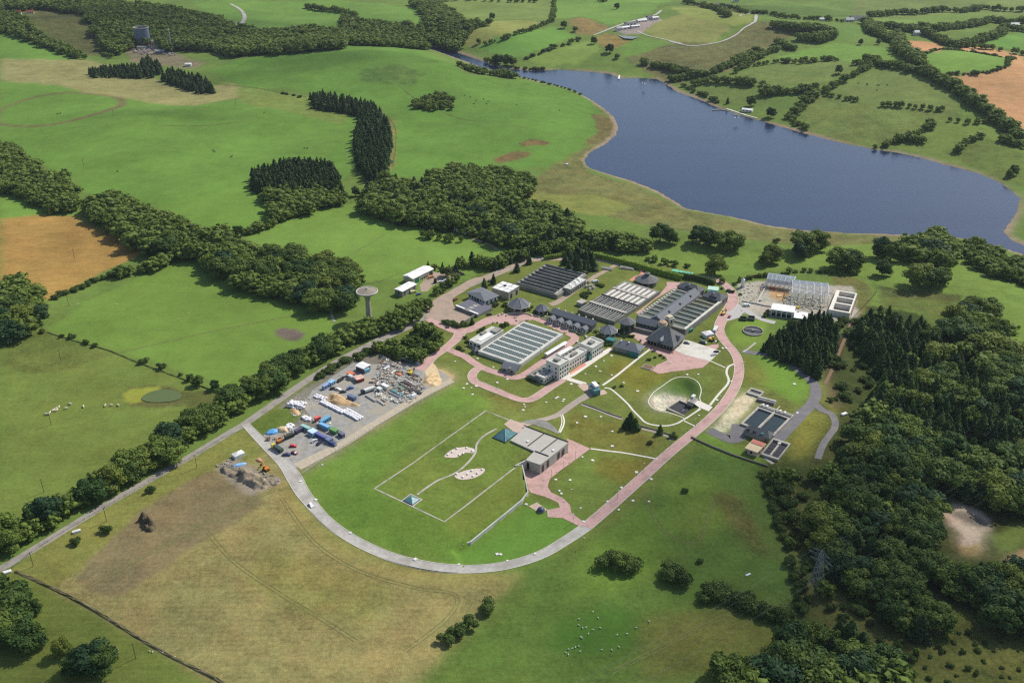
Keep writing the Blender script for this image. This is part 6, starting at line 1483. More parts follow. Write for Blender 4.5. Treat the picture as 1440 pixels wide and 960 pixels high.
MB().prism(F2.q(0, 1, 0, 1), -1, .6).build('wall', M_deck, r); MB().prism(F2.q(.1, .35, .02, .98), .6, 1.3).build('pipe_cover', M_tin, r); MB().prism(F2.q(.75, .9, .02, .98), .6, 1.1).build('edge_wall', M_concL, r)
F, r = small_house('tank_house', A8((490,610))[0], A8((215,520))[0], A8((530,545))[0], 3.4, 6.2, 'grey hipped roof building at the lower end of the twin tanks', 'building', M_slateB, M_wallG, roof='hip', nwin=0, inset=.18)
for k, m_ in ((.25, M_teal), (.55, M_tin), (.8, M_tin)): g = F.sub(k, k + .12, .1, .4); MB().prism(g.q(0, 1, -.2, 1), 3.9, 4.9).build('roof_window', m_, r)
F, r = small_house('screen_house', A8((225,715))[0], A8((360,765))[0], A8((290,610))[0], 3.6, 3.8, 'pink and cream flat roofed screen house by the twin tanks', 'building', mat('cream_roof', (206,188,150), var=.08), mat('pink_wall', (206,176,160), var=.08), roof='flat', nwin=2)
MB().prism(F.q(.0, 1.0, .62, 1.0), 3.6, 3.9).build('roof_strip', mat('red_roof', (190,120,104), var=.1), r)
F = Fr(A8((395,795))[0], A8((540,615))[0], A8((600,850))[0], .7)
r = root_at('sludge_tank', F.c(), 'smaller pair of dark rectangular tanks beside the scrub', 'tanks')
mb, holes = deck_grid(F, [0, .08, .92, 1], [0, .06, .44, .54, .94, 1], lambda i, j: i == 1 and j in (1, 3), 1.5, .1, -1); mb.build('deck', M_conc, r)
for i, j, q in holes: quad_up(q, .2).build('floor', M_tin, r)
p = F.p(.78, .49); MB().lathe((*p, 1.5), [(1.0, 0), (1.0, .7)], 10).build('hub', M_concL, r); MB().prism(F.q(.1, .8, .47, .51), 1.5, 1.9).build('bridge', M_concL, r)
mb = MB()
for k in range(4): a = F.p(.2 + k * .18, .07); b = F.p(.2 + k * .18, .43); mb.bar((*a, 1.2), (*b, 1.2), .2)
mb.build('strut', M_deck, r)
# ---------------- construction site
zf_ = 9.0
F = Fr(A7((520,345))[0], A7((1000,400))[0], A7((590,165))[0], 6.0)
a_, b_ = GP(A7((520,350),(1010,400)), 8.5); c_ = GP(A7((590,185)), 8.5)[0]
F = Fr(a_, b_, c_, 8.5, world=True)
r = root_at('steel_frame', F.c(), 'tall galvanised steel frame hall going up on the building site', 'steel frame')
def frame(F, nu, ze, zr, rt, z0=0.0):
    R_ = 1.5
    mb = MB(); rf = MB(); pur = MB()
    for k in range(nu + 1):
        s_ = k / nu
        for t in (0, 1): p = F.p(s_, t); MB().bar((*p, z0), (*p, ze), .28).build('column', M_fr, rt)
        a, m_, b = F.p(s_, 0), F.p(s_, .5), F.p(s_, 1); rf.bar((*a, ze), (*m_, zr), .3); rf.bar((*m_, zr), (*b, ze), .3)
    for t in np.linspace(0, 1, 15):
        z = ze + (zr - ze) * (1 - abs(t - .5) * 2); a, b = F.p(0, t), F.p(1, t); pur.bar((*a, z + .2), (*b, z + .2), .2)
    for t in (0, 1):
        for z in (ze * .35, ze * .65): a, b = F.p(0, t), F.p(1, t); pur.bar((*a, z), (*b, z), .1)
    for s_ in (0, 1):
        for z in (ze * .35, ze * .65, ze): a, b = F.p(s_, 0), F.p(s_, 1); pur.bar((*a, z), (*b, z), .1)
        for t in (.25, .5, .75): p = F.p(s_, t); mb.bar((*p, z0), (*p, ze + (zr - ze) * (1 - abs(t - .5) * 2)), .12)
    mb.build('gable_post', M_fr, rt); rf.build('rafter', M_fr, rt); pur.build('purlin', M_fr, rt)
frame(F, 5, 8.5, 10.8, r)
sheet('floor_slab', None, mat('dirty_slab', (140,138,122), var=.25, scale=.4), z=.2, world=F.q(0, 1, 0, 1), h=0)
F2 = Fr(A7((180,165))[0], A7((540,215))[0], A7((205,88))[0], 7.0)
r = root_at('steel_frame', F2.c(), 'lower steel frame wing with a white sheeted wall behind the rubble yard', 'steel frame')
frame(F2, 6, 7.0, 8.6, r); MB().prism(F2.q(0, 1, .30, .34), 2.5, 7.4).build('sheeted_wall', M_whiteR, r); MB().prism(F2.q(0, 1, -.02, .0), 3.6, 4.8).build('edge_beam', M_fr, r)
F3 = Fr(A7((235,575))[0], A7((540,620))[0], A7((290,500))[0], 5.0)
r = root_at('workshop_building', F3.c(), 'white framed workshop with four tall dark doors and a white roof', 'building')
MB().prism(F3.q(0, 1, 0, 1), 0, 4.8).build('wall', M_wallW, r); MB().prism(F3.grow(.3).q(0, 1, 0, 1), 4.8, 5.3, bottom=True).build('roof', M_whiteR, r)
wall_windows(r, F3.p(0, 0), F3.p(1, 0), 4, F3.Lu / 5.6, .1, 2.9, M_glassd, F3.c(), 'door', .02, .92); wall_windows(r, F3.p(0, 0), F3.p(1, 0), 4, F3.Lu / 6.5, 3.4, 4.2, M_glassd, F3.c(), 'window', .02, .92)
F4 = Fr(A7((545,685))[0], A7((715,708))[0], A7((560,600))[0], 3.2)
r = root_at('annexe', F4.c(), 'low white roofed annexe on the tree side of the workshop', 'building'); MB().prism(F4.q(0, 1, 0, 1), 0, 3).build('wall', M_wallG, r); MB().prism(F4.grow(.4).q(0, 1, 0, 1), 3, 3.3, bottom=True).build('roof', M_whiteR, r); wall_windows(r, F4.p(0, 0), F4.p(1, 0), 3, 1.5, .4, 2.4, M_glassd, F4.c())
F = Fr(A7((1005,590))[0], A7((1120,315))[0], A7((1280,670))[0], 4.4)
F = Fr(A7((1010,575))[0], A7((1118,312))[0], A7((1285,665))[0], 4.4)
r = root_at('concrete_cells', F.c(), 'three new open topped concrete cells on the edge of the building site', 'tank')
mb, holes = deck_grid(F, [0, .05, .36, .41, .67, .72, .96, 1], [0, .17, .93, 1], lambda i, j: j == 1 and i in (1, 3, 5), 4.4, .2); mb.build('wall', mat('fresh_concrete', (220,214,200), var=.06, scale=.6), r)
for i, j, q in holes: quad_up(q, .4).build('floor', M_conc, r)
mb = MB()
for k in range(8): a = F.p(.05 + k * .13, 1.06); b = F.p(.05 + k * .13, 1.0); mb.bar((*a, 0), (*a, 5.6), .12); mb.bar((*a, 3), (*b, 3), .1)
for z in (2, 4, 5.2): a, b = F.p(.02, 1.06), F.p(.98, 1.06); mb.bar((*a, z), (*b, z), .1)
mb.build('scaffold', mat('rusty_scaffold', (150,118,104), var=.15), r)
wall_line('low_wall', A7((40,500),(110,370),(190,240)), .5, 1.1, M_concL, 'white knee wall crossing the rubble yard', z=0, world=GP(A7((40,500),(75,430),(130,330),(190,240))))
wall_line('low_wall', None, .4, 1.0, M_concL, 'white kerb wall in front of the rubble yard', z=0, world=GP(A7((-160,470),(40,505),(140,530),(250,545))))
wall_line('timber_hoarding', None, .3, 2.4, mat('timber', (118,78,48), var=.15), 'brown timber hoarding behind the building site', 'fence', z=0, world=GP([(1046,394),(1056,391),(1066,389.5),(1078,388)]))
c = GP(B6((592,110)))[0]; r = root_at('silo', c, 'slim white cement silo with a conical top at the site gate', 'silo'); MB().lathe((*c, 0), [(1.0, 1.5), (1.5, 3), (1.5, 6.5), (.2, 8)], 12).build('drum', M_whiteR, r); MB().box((*c, 0), (2.2, 2.2, 1.6), .3).build('stand', M_steel, r)
# scattered spoil and timber on the site
for k, (p, col_, sz, lab) in enumerate(((A7((250,300))[0], (196,92,56), (5, 2.4, 1.2), 'orange stack of formwork on the building site'), (A7((120,310))[0], (170,140,120), (4, 3, .8), 'pile of brown boards beside the knee wall'), (A7((340,400))[0], (204,176,128), (6, 3.4, .7), 'heap of pale sand on the building site'), (A7((600,560))[0], (224,200,80), (3, 1.4, 1.6), 'small yellow dumper behind the workshop'), (A7((95,460))[0], (236,236,232), (1.5, 1.5, 2.2), 'white tank standing by the kerb wall'), (A7((480,420))[0], (120,112,96), (7, 3, .6), 'mat of reinforcing mesh on the slab'))):
    c = GP([p])[0]; mb = MB(); rg = random.Random(k)
    for q in range(9): mb.box((c[0] + rg.uniform(-.35, .35) * sz[0], c[1] + rg.uniform(-.35, .35) * sz[1], 0), (sz[0] * rg.uniform(.2, .6), sz[1] * rg.uniform(.2, .5), sz[2] * rg.uniform(.4, 1)), rg.uniform(0, 3))
    o = mb.build('material_stack', mat('stack_colour' + '_'.join(map(str, col_)), col_, var=.15)); tag(o, lab, 'stack')
M_rub = mat('rubble', (150,142,130), rough=1, var=.3, scale=.8)
def litter(name, poly_px, n, size, m, label, z=0.0, cat='rubble'):
    w = GP(poly_px); lo, hi = w.min(0), w.max(0); mb = MB(); rg = random.Random(n); k = 0
    while k < n:
        p = (rg.uniform(lo[0], hi[0]), rg.uniform(lo[1], hi[1]))
        if not inside(np.array([p]), w)[0]: continue
        k += 1; s_ = rg.uniform(*size); h = hq(np.array([p]))[0]; mb.box((p[0], p[1], h - .05), (s_ * rg.uniform(.6, 2.2), s_ * rg.uniform(.5, 1), s_ * rg.uniform(.3, .8)), rg.uniform(0, 3.1))
    o = mb.build(name, m); tag(o, label, cat, None, 'stuff'); return o
litter('site_debris', A7((-180,200),(180,230),(200,300),(120,400),(30,520),(-200,420)), 110, (.3, 1.0), mat('light_rubble', (176,168,152), var=.3, scale=.8), 'scattered boards and rubble at the site gate')
litter('site_debris', A7((420,400),(960,440),(940,600),(600,560),(480,470)), 160, (.4, 1.4), mat('pale_debris', (176,170,150), var=.25, scale=.8), 'scattered materials on the slab of the steel hall')
# ================================================================ VEHICLES, YARDS, ANIMALS, FAR BUILDINGS
D1 = zf(480,360,10.286); V2 = zf(480,240,6); Vf = zf(0,0,3); Vb = zf(0,300,3); Vc = zf(0,620,3); Vs = zf(600,860,4); Vr = zf(1200,0,6); Vm = zf(480,0,3); Vt = zf(1040,700,6)
M_tyre = mat('tyre', (34,34,36), rough=.9, var=.1); M_car = mat('car_paint', (200,200,200), rough=.3, var=.02, spec=.6)
def paint(rgb, rough=.4): return mat('paint_%d_%d_%d' % rgb, rgb, rough=rough, var=.07, scale=.7, spec=.5)
def head(p0, p1):
    a, b = GP([p0]), GP([p1]); d = (b - a)[0]; return (a + b)[0] / 2, math.atan2(d[1], d[0])
def local(root, xy, rz):
    root.location = (float(xy[0]), float(xy[1]), root.location.z); root.rotation_euler = (0, 0, rz)
def profile(mb, prof, w0, w1=None, zt=None):
    """side outline (x,z) swept across y; half width w0 at the bottom, w1 above zt"""
    n = len(prof); w1 = w0 if w1 is None else w1
    hw = [w1 if (zt is not None and z > zt) else w0 for x, z in prof]
    V = [(x, -h, z) for (x, z), h in zip(prof, hw)] + [(x, h, z) for (x, z), h in zip(prof, hw)]
    return mb.add(V, [tuple(range(n - 1, -1, -1)), tuple(range(n, 2 * n))] + [(i, (i + 1) % n, n + (i + 1) % n, n + i) for i in range(n)])
def vehicle(kind, p0, p1, rgb, label, group=None, cat=None, z=None):
    """p0 tail, p1 nose in the photo"""
    xy, rz = head(p0, p1); name = {'car': 'parked_car', 'van': 'parked_van', 'pickup': 'parked_pickup', 'truck': 'flatbed_truck'}[kind]
    r = empty(name, (0, 0, 0), label, cat or kind if kind != 'pickup' else 'pickup truck', group); m_ = paint(rgb)
    if kind == 'car':
        profile(MB(), [(-2.1, .3), (2.1, .3), (2.15, .7), (1.2, .95), (.55, 1.42), (-1.15, 1.45), (-1.75, 1.0), (-2.12, .9)], .86, .7, 1.2).build('body', m_, r)
        profile(MB(), [(-1.62, .98), (1.08, .98), (.52, 1.36), (-1.12, 1.38)], .88, .74, 1.2).build('window', M_glassd, r); ax = (-1.35, 1.35); wr = .33; wy = .8
    elif kind == 'van':
        profile(MB(), [(-2.5, .35), (2.5, .35), (2.55, 1.0), (1.9, 1.25), (1.4, 2.0), (-2.5, 2.05)], .95, .88, 1.5).build('body', m_, r)
        profile(MB(), [(.6, 1.25), (1.75, 1.28), (1.35, 1.85), (.6, 1.85)], .97, .92, 1.5).build('window', M_glassd, r); ax = (-1.6, 1.7); wr = .36; wy = .88
    elif kind == 'pickup':
        profile(MB(), [(-2.4, .4), (2.4, .4), (2.4, .95), (1.3, 1.05), (.8, 1.75), (-.5, 1.75), (-.6, 1.0), (-2.4, 1.0)], .92, .8, 1.4).build('body', m_, r)
        profile(MB(), [(-.4, 1.1), (1.15, 1.1), (.75, 1.65), (-.4, 1.65)], .94, .84, 1.4).build('window', M_glassd, r); MB().box((-1.5, 0, 1.0), (1.6, 1.5, .03)).build('load_bed', M_tin, r); ax = (-1.5, 1.5); wr = .38; wy = .86
    else:
        MB().box((-1.0, 0, .9), (7.2, 2.4, .25)).build('load_bed', M_tin, r); profile(MB(), [(2.8, .5), (4.7, .5), (4.7, 1.6), (4.4, 2.7), (2.8, 2.7)], 1.2).build('cab', m_, r)
        MB().box((4.62, 0, 1.6), (.14, 2.1, .9)).build('window', M_glassd, r); ax = (-3.4, -2.2, 3.7); wr = .5; wy = 1.05
        MB().box((-1.0, 0, 1.15), (7.0, 2.35, 1.5)).build('load', paint((214,214,208)) if 'white' in label else paint((66,84,74)), r)
    for x in ax:
        for s_ in (-1, 1): MB().bar((x, s_ * wy - .1, wr), (x, s_ * wy + .1, wr), wr, 12).build('wheel', M_tyre, r)
    local(r, xy, rz); return r
def digger(p, rz, rgb, label):
    c = GP([p])[0]; r = empty('excavator', (0, 0, 0), label, 'excavator'); m_ = paint(rgb)
    for s_ in (-1, 1): profile(MB(), [(-1.7, 0), (1.7, 0), (2.0, .4), (1.7, .8), (-1.7, .8), (-2.0, .4)], .28).build('track', M_tyre, r).location.y = s_ * 1.0
    MB().box((-.5, 0, .95), (2.8, 2.4, 1.1)).build('body', m_, r); MB().box((.6, .7, 1.2), (1.2, 1.0, 1.7)).build('cab', M_glassd, r); MB().box((.6, .7, 2.9), (1.3, 1.1, .12)).build('cab_roof', m_, r)
    MB().bar((.9, -.2, 1.6), (3.2, -.2, 3.9), .26).bar((3.2, -.2, 3.9), (4.8, -.2, 1.8), .2).build('boom', m_, r); MB().box((4.9, -.2, .7), (.9, 1.0, 1.0)).build('bucket', M_tin, r)
    local(r, c, rz); return r
def container(a, b, c, z, rgb, label, group=None, name='shipping_container', cat='container', roof=None, windows=0, fn=B4, H=None):
    F = Fr(fn(a)[0], fn(b)[0], fn(c)[0], z); r = root_at(name, F.c(), label, cat, group)
    mb = MB(); n = max(4, int(F.Lu / .45)); d = F.v / F.Lv * .05
    mb.prism(F.q(0, 1, 0, 1), 0, z - .06)
    for k in range(n):
        s0, s1 = (k + .1) / n, (k + .6) / n
        for t, sg in ((0, -1), (1, 1)): q0, q1 = F.p(s0, t), F.p(s1, t); mb.prism([q0, q1, q1 + d * sg, q0 + d * sg], .1, z - .12)
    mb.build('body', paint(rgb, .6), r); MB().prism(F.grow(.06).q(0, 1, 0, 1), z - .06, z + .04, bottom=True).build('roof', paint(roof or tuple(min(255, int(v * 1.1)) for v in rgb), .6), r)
    e0, e1 = F.p(1, .02), F.p(1, .48); 
    for t0, t1 in ((.04, .48), (.52, .96)): a_, b_ = F.p(1, t0), F.p(1, t1); o_ = F.u / F.Lu * .07; MB().prism([a_, b_, b_ + o_, a_ + o_], .15, z - .2).build('door', paint(rgb, .6), r)
    if windows:
        side = 0 if F.p(.5, 0)[1] < F.p(.5, 1)[1] else 1
        wall_windows(r, F.p(0, side), F.p(1, side), windows, 1.0, 1.0, 1.9, M_glassd, F.c(), proud=.09)
    return r
# containers of the lower yard (roof corners)
for a, b, c, rgb, lab, w in (
 ((940,490),(1100,398),(985,515),(92,146,176),'light blue site cabin with dark windows nearest the white bag wall',4),
 ((935,540),(1090,612),(970,512),(112,160,200),'sky blue container meeting the windowed cabin end to end',0),
 ((1110,630),(1215,680),(1150,582),(92,132,78),'moss green container at the end of the blue ones',0),
 ((1255,682),(1330,735),(1300,657),(92,96,112),'small slate grey container beside the moss green one',0),
 ((520,655),(630,590),(555,680),(74,74,96),'dark violet container closing the top of the car yard',0),
 ((625,572),(765,635),(680,547),(136,172,164),'pale sea green container behind the car yard',0),
 ((745,662),(832,712),(845,617),(176,198,218),'pale blue windowed cabin in the middle of the car yard row',3),
 ((872,702),(1045,788),(912,677),(88,92,146),'long indigo container in the car yard row',0),
 ((1042,800),(1102,832),(1108,752),(98,112,134),'steel blue container at the lane end of the car yard row',0),
 ((350,738),(490,680),(372,772),(52,60,48),'long dark green skip beside the pallets of the car yard',0),
 ((860,440),(940,405),(885,465),(196,84,74),'red open topped skip by the rubble in the lower yard',0)):
    container(a, b, c, 2.5 if w == 0 else 2.7, rgb, lab, 'containers in the contractors yards', windows=w, name='site_cabin' if w else 'shipping_container', cat='cabin' if w else 'container')
for a, b, c, rgb, lab, w in (
 ((150,625),(240,572),(180,648),(128,148,186),'lilac blue cabin at the road end of the upper yard',2),
 ((245,560),(322,512),(290,592),(130,172,198),'light blue cabin beside the lilac one in the upper yard',2),
 ((575,782),(690,832),(618,757),(86,104,134),'navy container standing alone by the sand heap',0),
 ((580,445),(650,478),(620,425),(176,184,180),'pale grey container beside the rust red shed',0),
 ((1070,660),(1130,690),(1110,635),(196,200,196),'small white site box in the upper yard, nearer the lorry',1),
 ((1145,600),(1245,650),(1180,570),(208,208,202),'longer white site box in the upper yard behind the small one',0),
 ((820,335),(905,300),(850,380),(132,180,200),'light blue lean-to cabin on the white roofed shed',0)):
    container(a, b, c, 2.6, rgb, lab, 'containers in the contractors yards', windows=w, fn=B2, name='site_cabin' if w else 'shipping_container', cat='cabin' if w else 'container')
small_house('yard_shed', B2((855,338))[0], B2((725,287))[0], B2((955,268))[0], 3.8, 4.4, 'white roofed shed with dark end wall in the upper yard', 'shed', M_whiteR, mat('shed_wall', (92,98,108), var=.1), roof='gable', nwin=0)
small_house('yard_shed', B2((745,525))[0], B2((690,470))[0], B2((830,455))[0], 2.6, 3.0, 'rust red shed with a pale patched roof in the upper yard', 'shed', mat('patched_roof', (206,170,156), var=.2, stain=(188,96,72)), mat('rust_red', (150,66,52), var=.12), roof='flat', nwin=0)
small_house('yard_shed', B2((640,440))[0], B2((570,402))[0], B2((690,405))[0], 2.4, 2.8, 'orange roofed lean-to beside the rust red shed', 'shed', mat('orange_roof', (202,116,86), var=.12), mat('rust_red', (150,66,52)), roof='flat', nwin=0, door=False)
for kd, p0, p1, rgb, lab in (
 ('van', B2((650,500))[0], B2((735,540))[0], (226,228,224), 'white van beside the pale grey container'),
 ('car', B2((425,575))[0], B2((455,525))[0], (40,48,48), 'dark green car parked nearest the light blue cabin'),
 ('car', B2((460,550))[0], B2((490,505))[0], (52,60,60), 'charcoal car second from the light blue cabin'),
 ('car', B2((495,525))[0], B2((520,490))[0], (36,40,40), 'black car third from the light blue cabin'),
 ('car', B2((300,690))[0], B2((385,680))[0], (40,44,46), 'black estate car near the lilac cabin'),
 ('car', B2((395,690))[0], B2((465,705))[0], (226,222,220), 'small white car next to the black estate'),
 ('car', B2((465,745))[0], B2((550,735))[0], (52,58,60), 'dark grey car below the small white one'),
 ('pickup', B2((600,690))[0], B2((665,670))[0], (86,124,176), 'blue pickup alone in the middle of the upper yard'),
 ('truck', B2((1040,695))[0], B2((815,770))[0], (44,52,56), 'lorry with a long white load in the upper yard'),
 ('truck', B3((380,190))[0], B3((660,260))[0], (60,92,84), 'green lorry parked under the trees by the drive'),
 ('van', B3((655,790))[0], B3((570,855))[0], (216,220,222), 'white van at the field side of the pipe yard'),
 ('car', B3((660,235))[0], B3((720,275))[0], (222,226,228), 'white car at the nose of the green lorry'),
 ('car', B4((835,860))[0], B4((890,830))[0], (206,210,212), 'silver car in front of the indigo container'),
 ('car', B4((915,915))[0], B4((985,860))[0], (50,54,78), 'dark blue car in front of the steel blue container'),
 ('van', B4((1120,880))[0], B4((1235,930))[0], (66,76,124), 'royal blue van at the lane end of the car yard'),
 ('car', B4((460,935))[0], B4((555,935))[0], (196,44,62), 'bright red car alone in the car yard'),
 ('car', B5((1320,195))[0], B5((1420,225))[0], (120,72,84), 'maroon car by the scrub of the car yard'),
 ('pickup', B5((1190,240))[0], B5((1285,240))[0], (64,72,116), 'navy pickup beside the maroon car'),
 ('truck', B5((1165,200))[0], B5((1005,100))[0], (226,196,60), 'yellow cabbed tipper with a dark body along the hedge'),
 ('car', (434.5,707), (440.5,715), (232,232,232), 'white car driving along the bend of the loop road'),
 ('car', B6((250,880))[0], B6((290,868))[0], (226,226,226), 'white car at the edge of the parking apron'),
 ('car', B6((275,850))[0], B6((322,838))[0], (40,42,46), 'black car beside the white one on the parking apron'),
 ('car', A6((1360,630))[0], A6((1415,640))[0], (96,100,104), 'grey car by the pump house arches'),
 ('car', B6((430,470))[0], B6((462,425))[0], (150,60,72), 'red car turning out of the building site lane'),
 ('truck', B6((300,580))[0], B6((265,640))[0], (116,140,166), 'pale blue truck beside the white marquee'),
 ('van', B6((130,730))[0], B6((175,745))[0], (96,104,106), 'grey van on the grass near the parking apron'),
 ('car', B6((415,165))[0], B6((435,138))[0], (44,48,56), 'dark car near the green glazed shed'),
 ('van', B6((615,322))[0], B6((665,322))[0], (228,228,226), 'white van at the building site gate'),
 ('van', A4((400,215))[0], A4((500,195))[0], (214,216,220), 'silver van on the inner road by the bed blocks'),
 ('car', A3((535,760))[0], A3((615,750))[0], (48,34,32), 'black car on the edge of the pink plaza'),
 ('car', A3((-15,515))[0], A3((25,495))[0], (130,46,40), 'dark red car parked by the covered tank'),
 ('car', A3((570,200))[0], A3((615,185))[0], (70,66,62), 'dark car behind the office on the perimeter road'),
 ('car', Z1((100,345))[0], Z1((135,338))[0], (226,228,230), 'white car, nearer the pipes, beside the round tree'),
 ('car', Z1((148,333))[0], Z1((175,326))[0], (218,222,224), 'second white car beside the round tree'),
 ('van', D1((1010,540))[0], D1((1075,525))[0], (226,214,150), 'cream van behind the small stone shed'),
 ('car', D1((1090,570))[0], D1((1150,550))[0], (70,90,150), 'blue car beside the cream van'),
 ('van', D1((1270,325))[0], D1((1325,310))[0], (200,150,110), 'orange van outside the long white roofed shed')):
    vehicle(kd, p0, p1, rgb, lab)
digger(B5((890,490))[0], 2.4, (206,122,40), 'orange excavator by the spoil heap')
digger(B4((285,855))[0], .8, (206,128,56), 'orange tracked digger at the top of the car yard')
digger(B3((570,425))[0], 1.2, (220,190,60), 'yellow excavator among the pipe stacks')
digger(B6((375,415))[0], 1.0, (224,178,62), 'yellow digger on the verge beside the largest beds')
digger(B6((245,712))[0], -.7, (220,176,70), 'yellow digger below the white marquee')
for a, b, c, lab in (((565,462),(640,468),(580,435),'dark green open bin lorry body beside the round island'), ((655,460),(730,468),(665,425),'second dark open bin beside the round island')):
    F = Fr(B6(a)[0], B6(b)[0], B6(c)[0], 1.8); r = root_at('open_skip', F.c(), lab, 'skip'); mb, h_ = deck_grid(F, [0, .05, .95, 1], [0, .08, .92, 1], lambda i, j: i == 1 and j == 1, 1.8, .5); mb.build('body', paint((50,66,60)), r); quad_up(h_[0][2], .5).build('floor', M_tin, r)
for fn, pts, rgb, lab in ((A5, ((530,130),(645,152),(545,95)), (34,124,92), 'green container, first of three in line by the hedge'), (A5, ((655,150),(760,170),(668,118)), (34,124,92), 'green container, middle of three in line by the hedge'), (A5, ((768,170),(885,192),(780,138)), (34,124,92), 'green container, last of three in line by the hedge'), (B6, ((0,590),(40,575),(-15,555)), (40,140,110), 'small green box at the corner of the largest beds')):
    container(*pts, 2.4, rgb, lab, 'green containers by the hedge' if fn is A5 else None, fn=fn, roof=(96,176,140) if fn is A5 else None)
F = Fr(A5((1135,470))[0], A5((1310,490))[0], A5((1130,380))[0], 3.4); r = root_at('glazed_shed', F.c(), 'bright green glazed shed behind the end of the gallery', 'shed'); MB().prism(F.q(0, 1, 0, 1), 0, 3.2).build('wall', mat('bright_green_glass', (44,130,120), rough=.3, var=.2), r)
MB().prism(F.q(-.02, 1.02, .3, 1.0), 3.2, 3.5).build('roof', mat('pale_green_roof', (176,206,190), var=.08), r)
for k in range(5): MB().prism(F.q(k * .235 - .01, k * .235 + .02, -.03, 0), 0, 3.3).build('mullion', M_whiteR, r)
# marquees and tents
def tent(p, size, rz, h, label, m_=None):
    c = GP([p])[0] ; z0 = 0; r = root_at('marquee', c, label, 'marquee'); hx, hy = size[0] / 2, size[1] / 2
    q = [(c[0] + math.cos(rz) * x - math.sin(rz) * y, c[1] + math.sin(rz) * x + math.cos(rz) * y) for x, y in ((-hx, -hy), (hx, -hy), (hx, hy), (-hx, hy))]
    mb = MB().prism(q, 0, h * .65); mb.build('wall', m_ or M_whiteR, r); MB().add([(*a, h * .65 + .02) for a in q] + [(*c, h)], [(0, 1, 4), (1, 2, 4), (2, 3, 4), (3, 0, 4)]).build('roof', m_ or M_whiteR, r)
tent(B6((200,660))[0], (7, 6), .4, 4, 'white marquee on the grass beside the perimeter road')
tent(B5((425,255))[0], (6.5, 4.2), .75, 3.2, 'white tent at the top of the spoil yard')
# tarpaulins
def tarp(p, size, rz, h, rgb, label, seed=1, name='tarpaulin', cat='tarpaulin'):
    c = GP([p])[0]; V, Fc = ICO2; rg = np.random.default_rng(seed); V = V * rg.uniform(.82, 1.15, (len(V), 1)); V = V[:, :] * np.array([size[0] / 2, size[1] / 2, h]); V[:, 2] = np.maximum(V[:, 2], -.1)
    ca, sa = math.cos(rz), math.sin(rz); V = np.column_stack([V[:, 0] * ca - V[:, 1] * sa, V[:, 0] * sa + V[:, 1] * ca, V[:, 2]])
    o = MB().add(V + np.array([0, 0, 0]), [tuple(f) for f in Fc]).build(name, paint(rgb, .55)); o.location = (c[0], c[1], hq(np.array([c]))[0]); tag(o, label, cat); return o
tarp(B4((165,690))[0], (9, 5), .6, 1.8, (92,160,214), 'bright blue tarpaulin over a pile at the hedge of the car yard', 1)
tarp(B5((435,405))[0], (8, 3), .5, 1.0, (130,176,222), 'pale blue tarpaulin across the top of the spoil heap', 2)
tarp(B4((325,660))[0], (6, 7), 1.1, 2.4, (210,184,146), 'cream and peach heap of timber next to the bright blue tarpaulin', 3, 'timber_heap', 'heap')
tarp(B5((770,325))[0], (5, 2.6), -.5, 1.2, (202,146,120), 'salmon coloured skip load beside the loop road', 4, 'skip_load', 'skip')
tarp(B3((360,440))[0], (6, 3.5), -.3, 1.4, (190,116,84), 'orange brown heap between the pipe stacks', 5, 'brick_heap', 'heap')
# heaps
def heap(poly, h, m_, label, seed=0, name='spoil_heap', rough=.5, step=.8):
    w = smooth_poly(GP(poly), 4); lo, hi = w.min(0), w.max(0); gx = np.arange(lo[0] - 1, hi[0] + 1, step); gy = np.arange(lo[1] - 1, hi[1] + 1, step)
    X, Y = np.meshgrid(gx, gy); P = np.stack([X.ravel(), Y.ravel()], 1); d = poly_dist(P, w); ins = inside(P, w); rg = np.random.default_rng(seed)
    mx = d[ins].max(); z = np.where(ins, h * np.sin(np.clip(d / mx, 0, 1) * 1.57), -.4)
    nz = sum(np.sin(P[:, 0] * f + rg.uniform(0, 6) + 2 * np.sin(P[:, 1] * f * .7)) * np.sin(P[:, 1] * f * 1.1 + rg.uniform(0, 6)) / f for f in (.5, 1.1, 2.3)) * .45
    z = np.where(ins, z * (1 + nz * rough) + nz * rough * .4 * (d > 1), z) + hq(P)
    nx = len(gx); ii = np.arange(len(P)).reshape(len(gy), nx); F = np.stack([ii[:-1, :-1], ii[:-1, 1:], ii[1:, 1:], ii[1:, :-1]], -1).reshape(-1, 4)
    keep = ins[F].any(1); o = np_mesh(name, np.column_stack([P, z]), F[keep], m_); tag(o, label, 'heap'); return o
M_sand = mat('sand', (212,186,142), rough=1, var=.12, scale=.5, stain=(186,156,118)); M_spoil = mat('spoil', (150,136,116), rough=1, var=.22, scale=.6, stain=(104,100,84)); M_tansand = mat('tan_fill', (198,166,124), rough=1, var=.12, scale=.6)
heap(B3((740,560),(800,480),(900,420),(1020,440),(1100,520),(1080,600),(980,650),(860,640),(760,620)), 1.4, M_sand, 'wide churned mound of pale sand at the corner of the pipe yard', 1, rough=.9)
heap(B2((230,840),(300,780),(400,770),(520,820),(660,900),(800,960),(700,985),(500,960),(330,940)), 2.6, M_tansand, 'long tan sand heap between the two rows of white bags', 2)
heap(B5((90,480),(200,440),(400,470),(560,500),(700,520),(860,620),(940,740),(860,830),(720,860),(600,760),(440,690),(250,600)), 2.6, M_spoil, 'long grey brown spoil heap beside the loop road junction', 3, rough=1.0)
heap(B5((960,640),(1060,620),(1140,680),(1060,760),(960,730)), 1.4, M_spoil, 'small spoil heap at the junction mouth', 4, rough=1.0)
heap(B4((450,300),(560,310),(620,350),(600,410),(500,400)), 1.6, M_tansand, 'small peach coloured heap beside the white bag pile', 5)
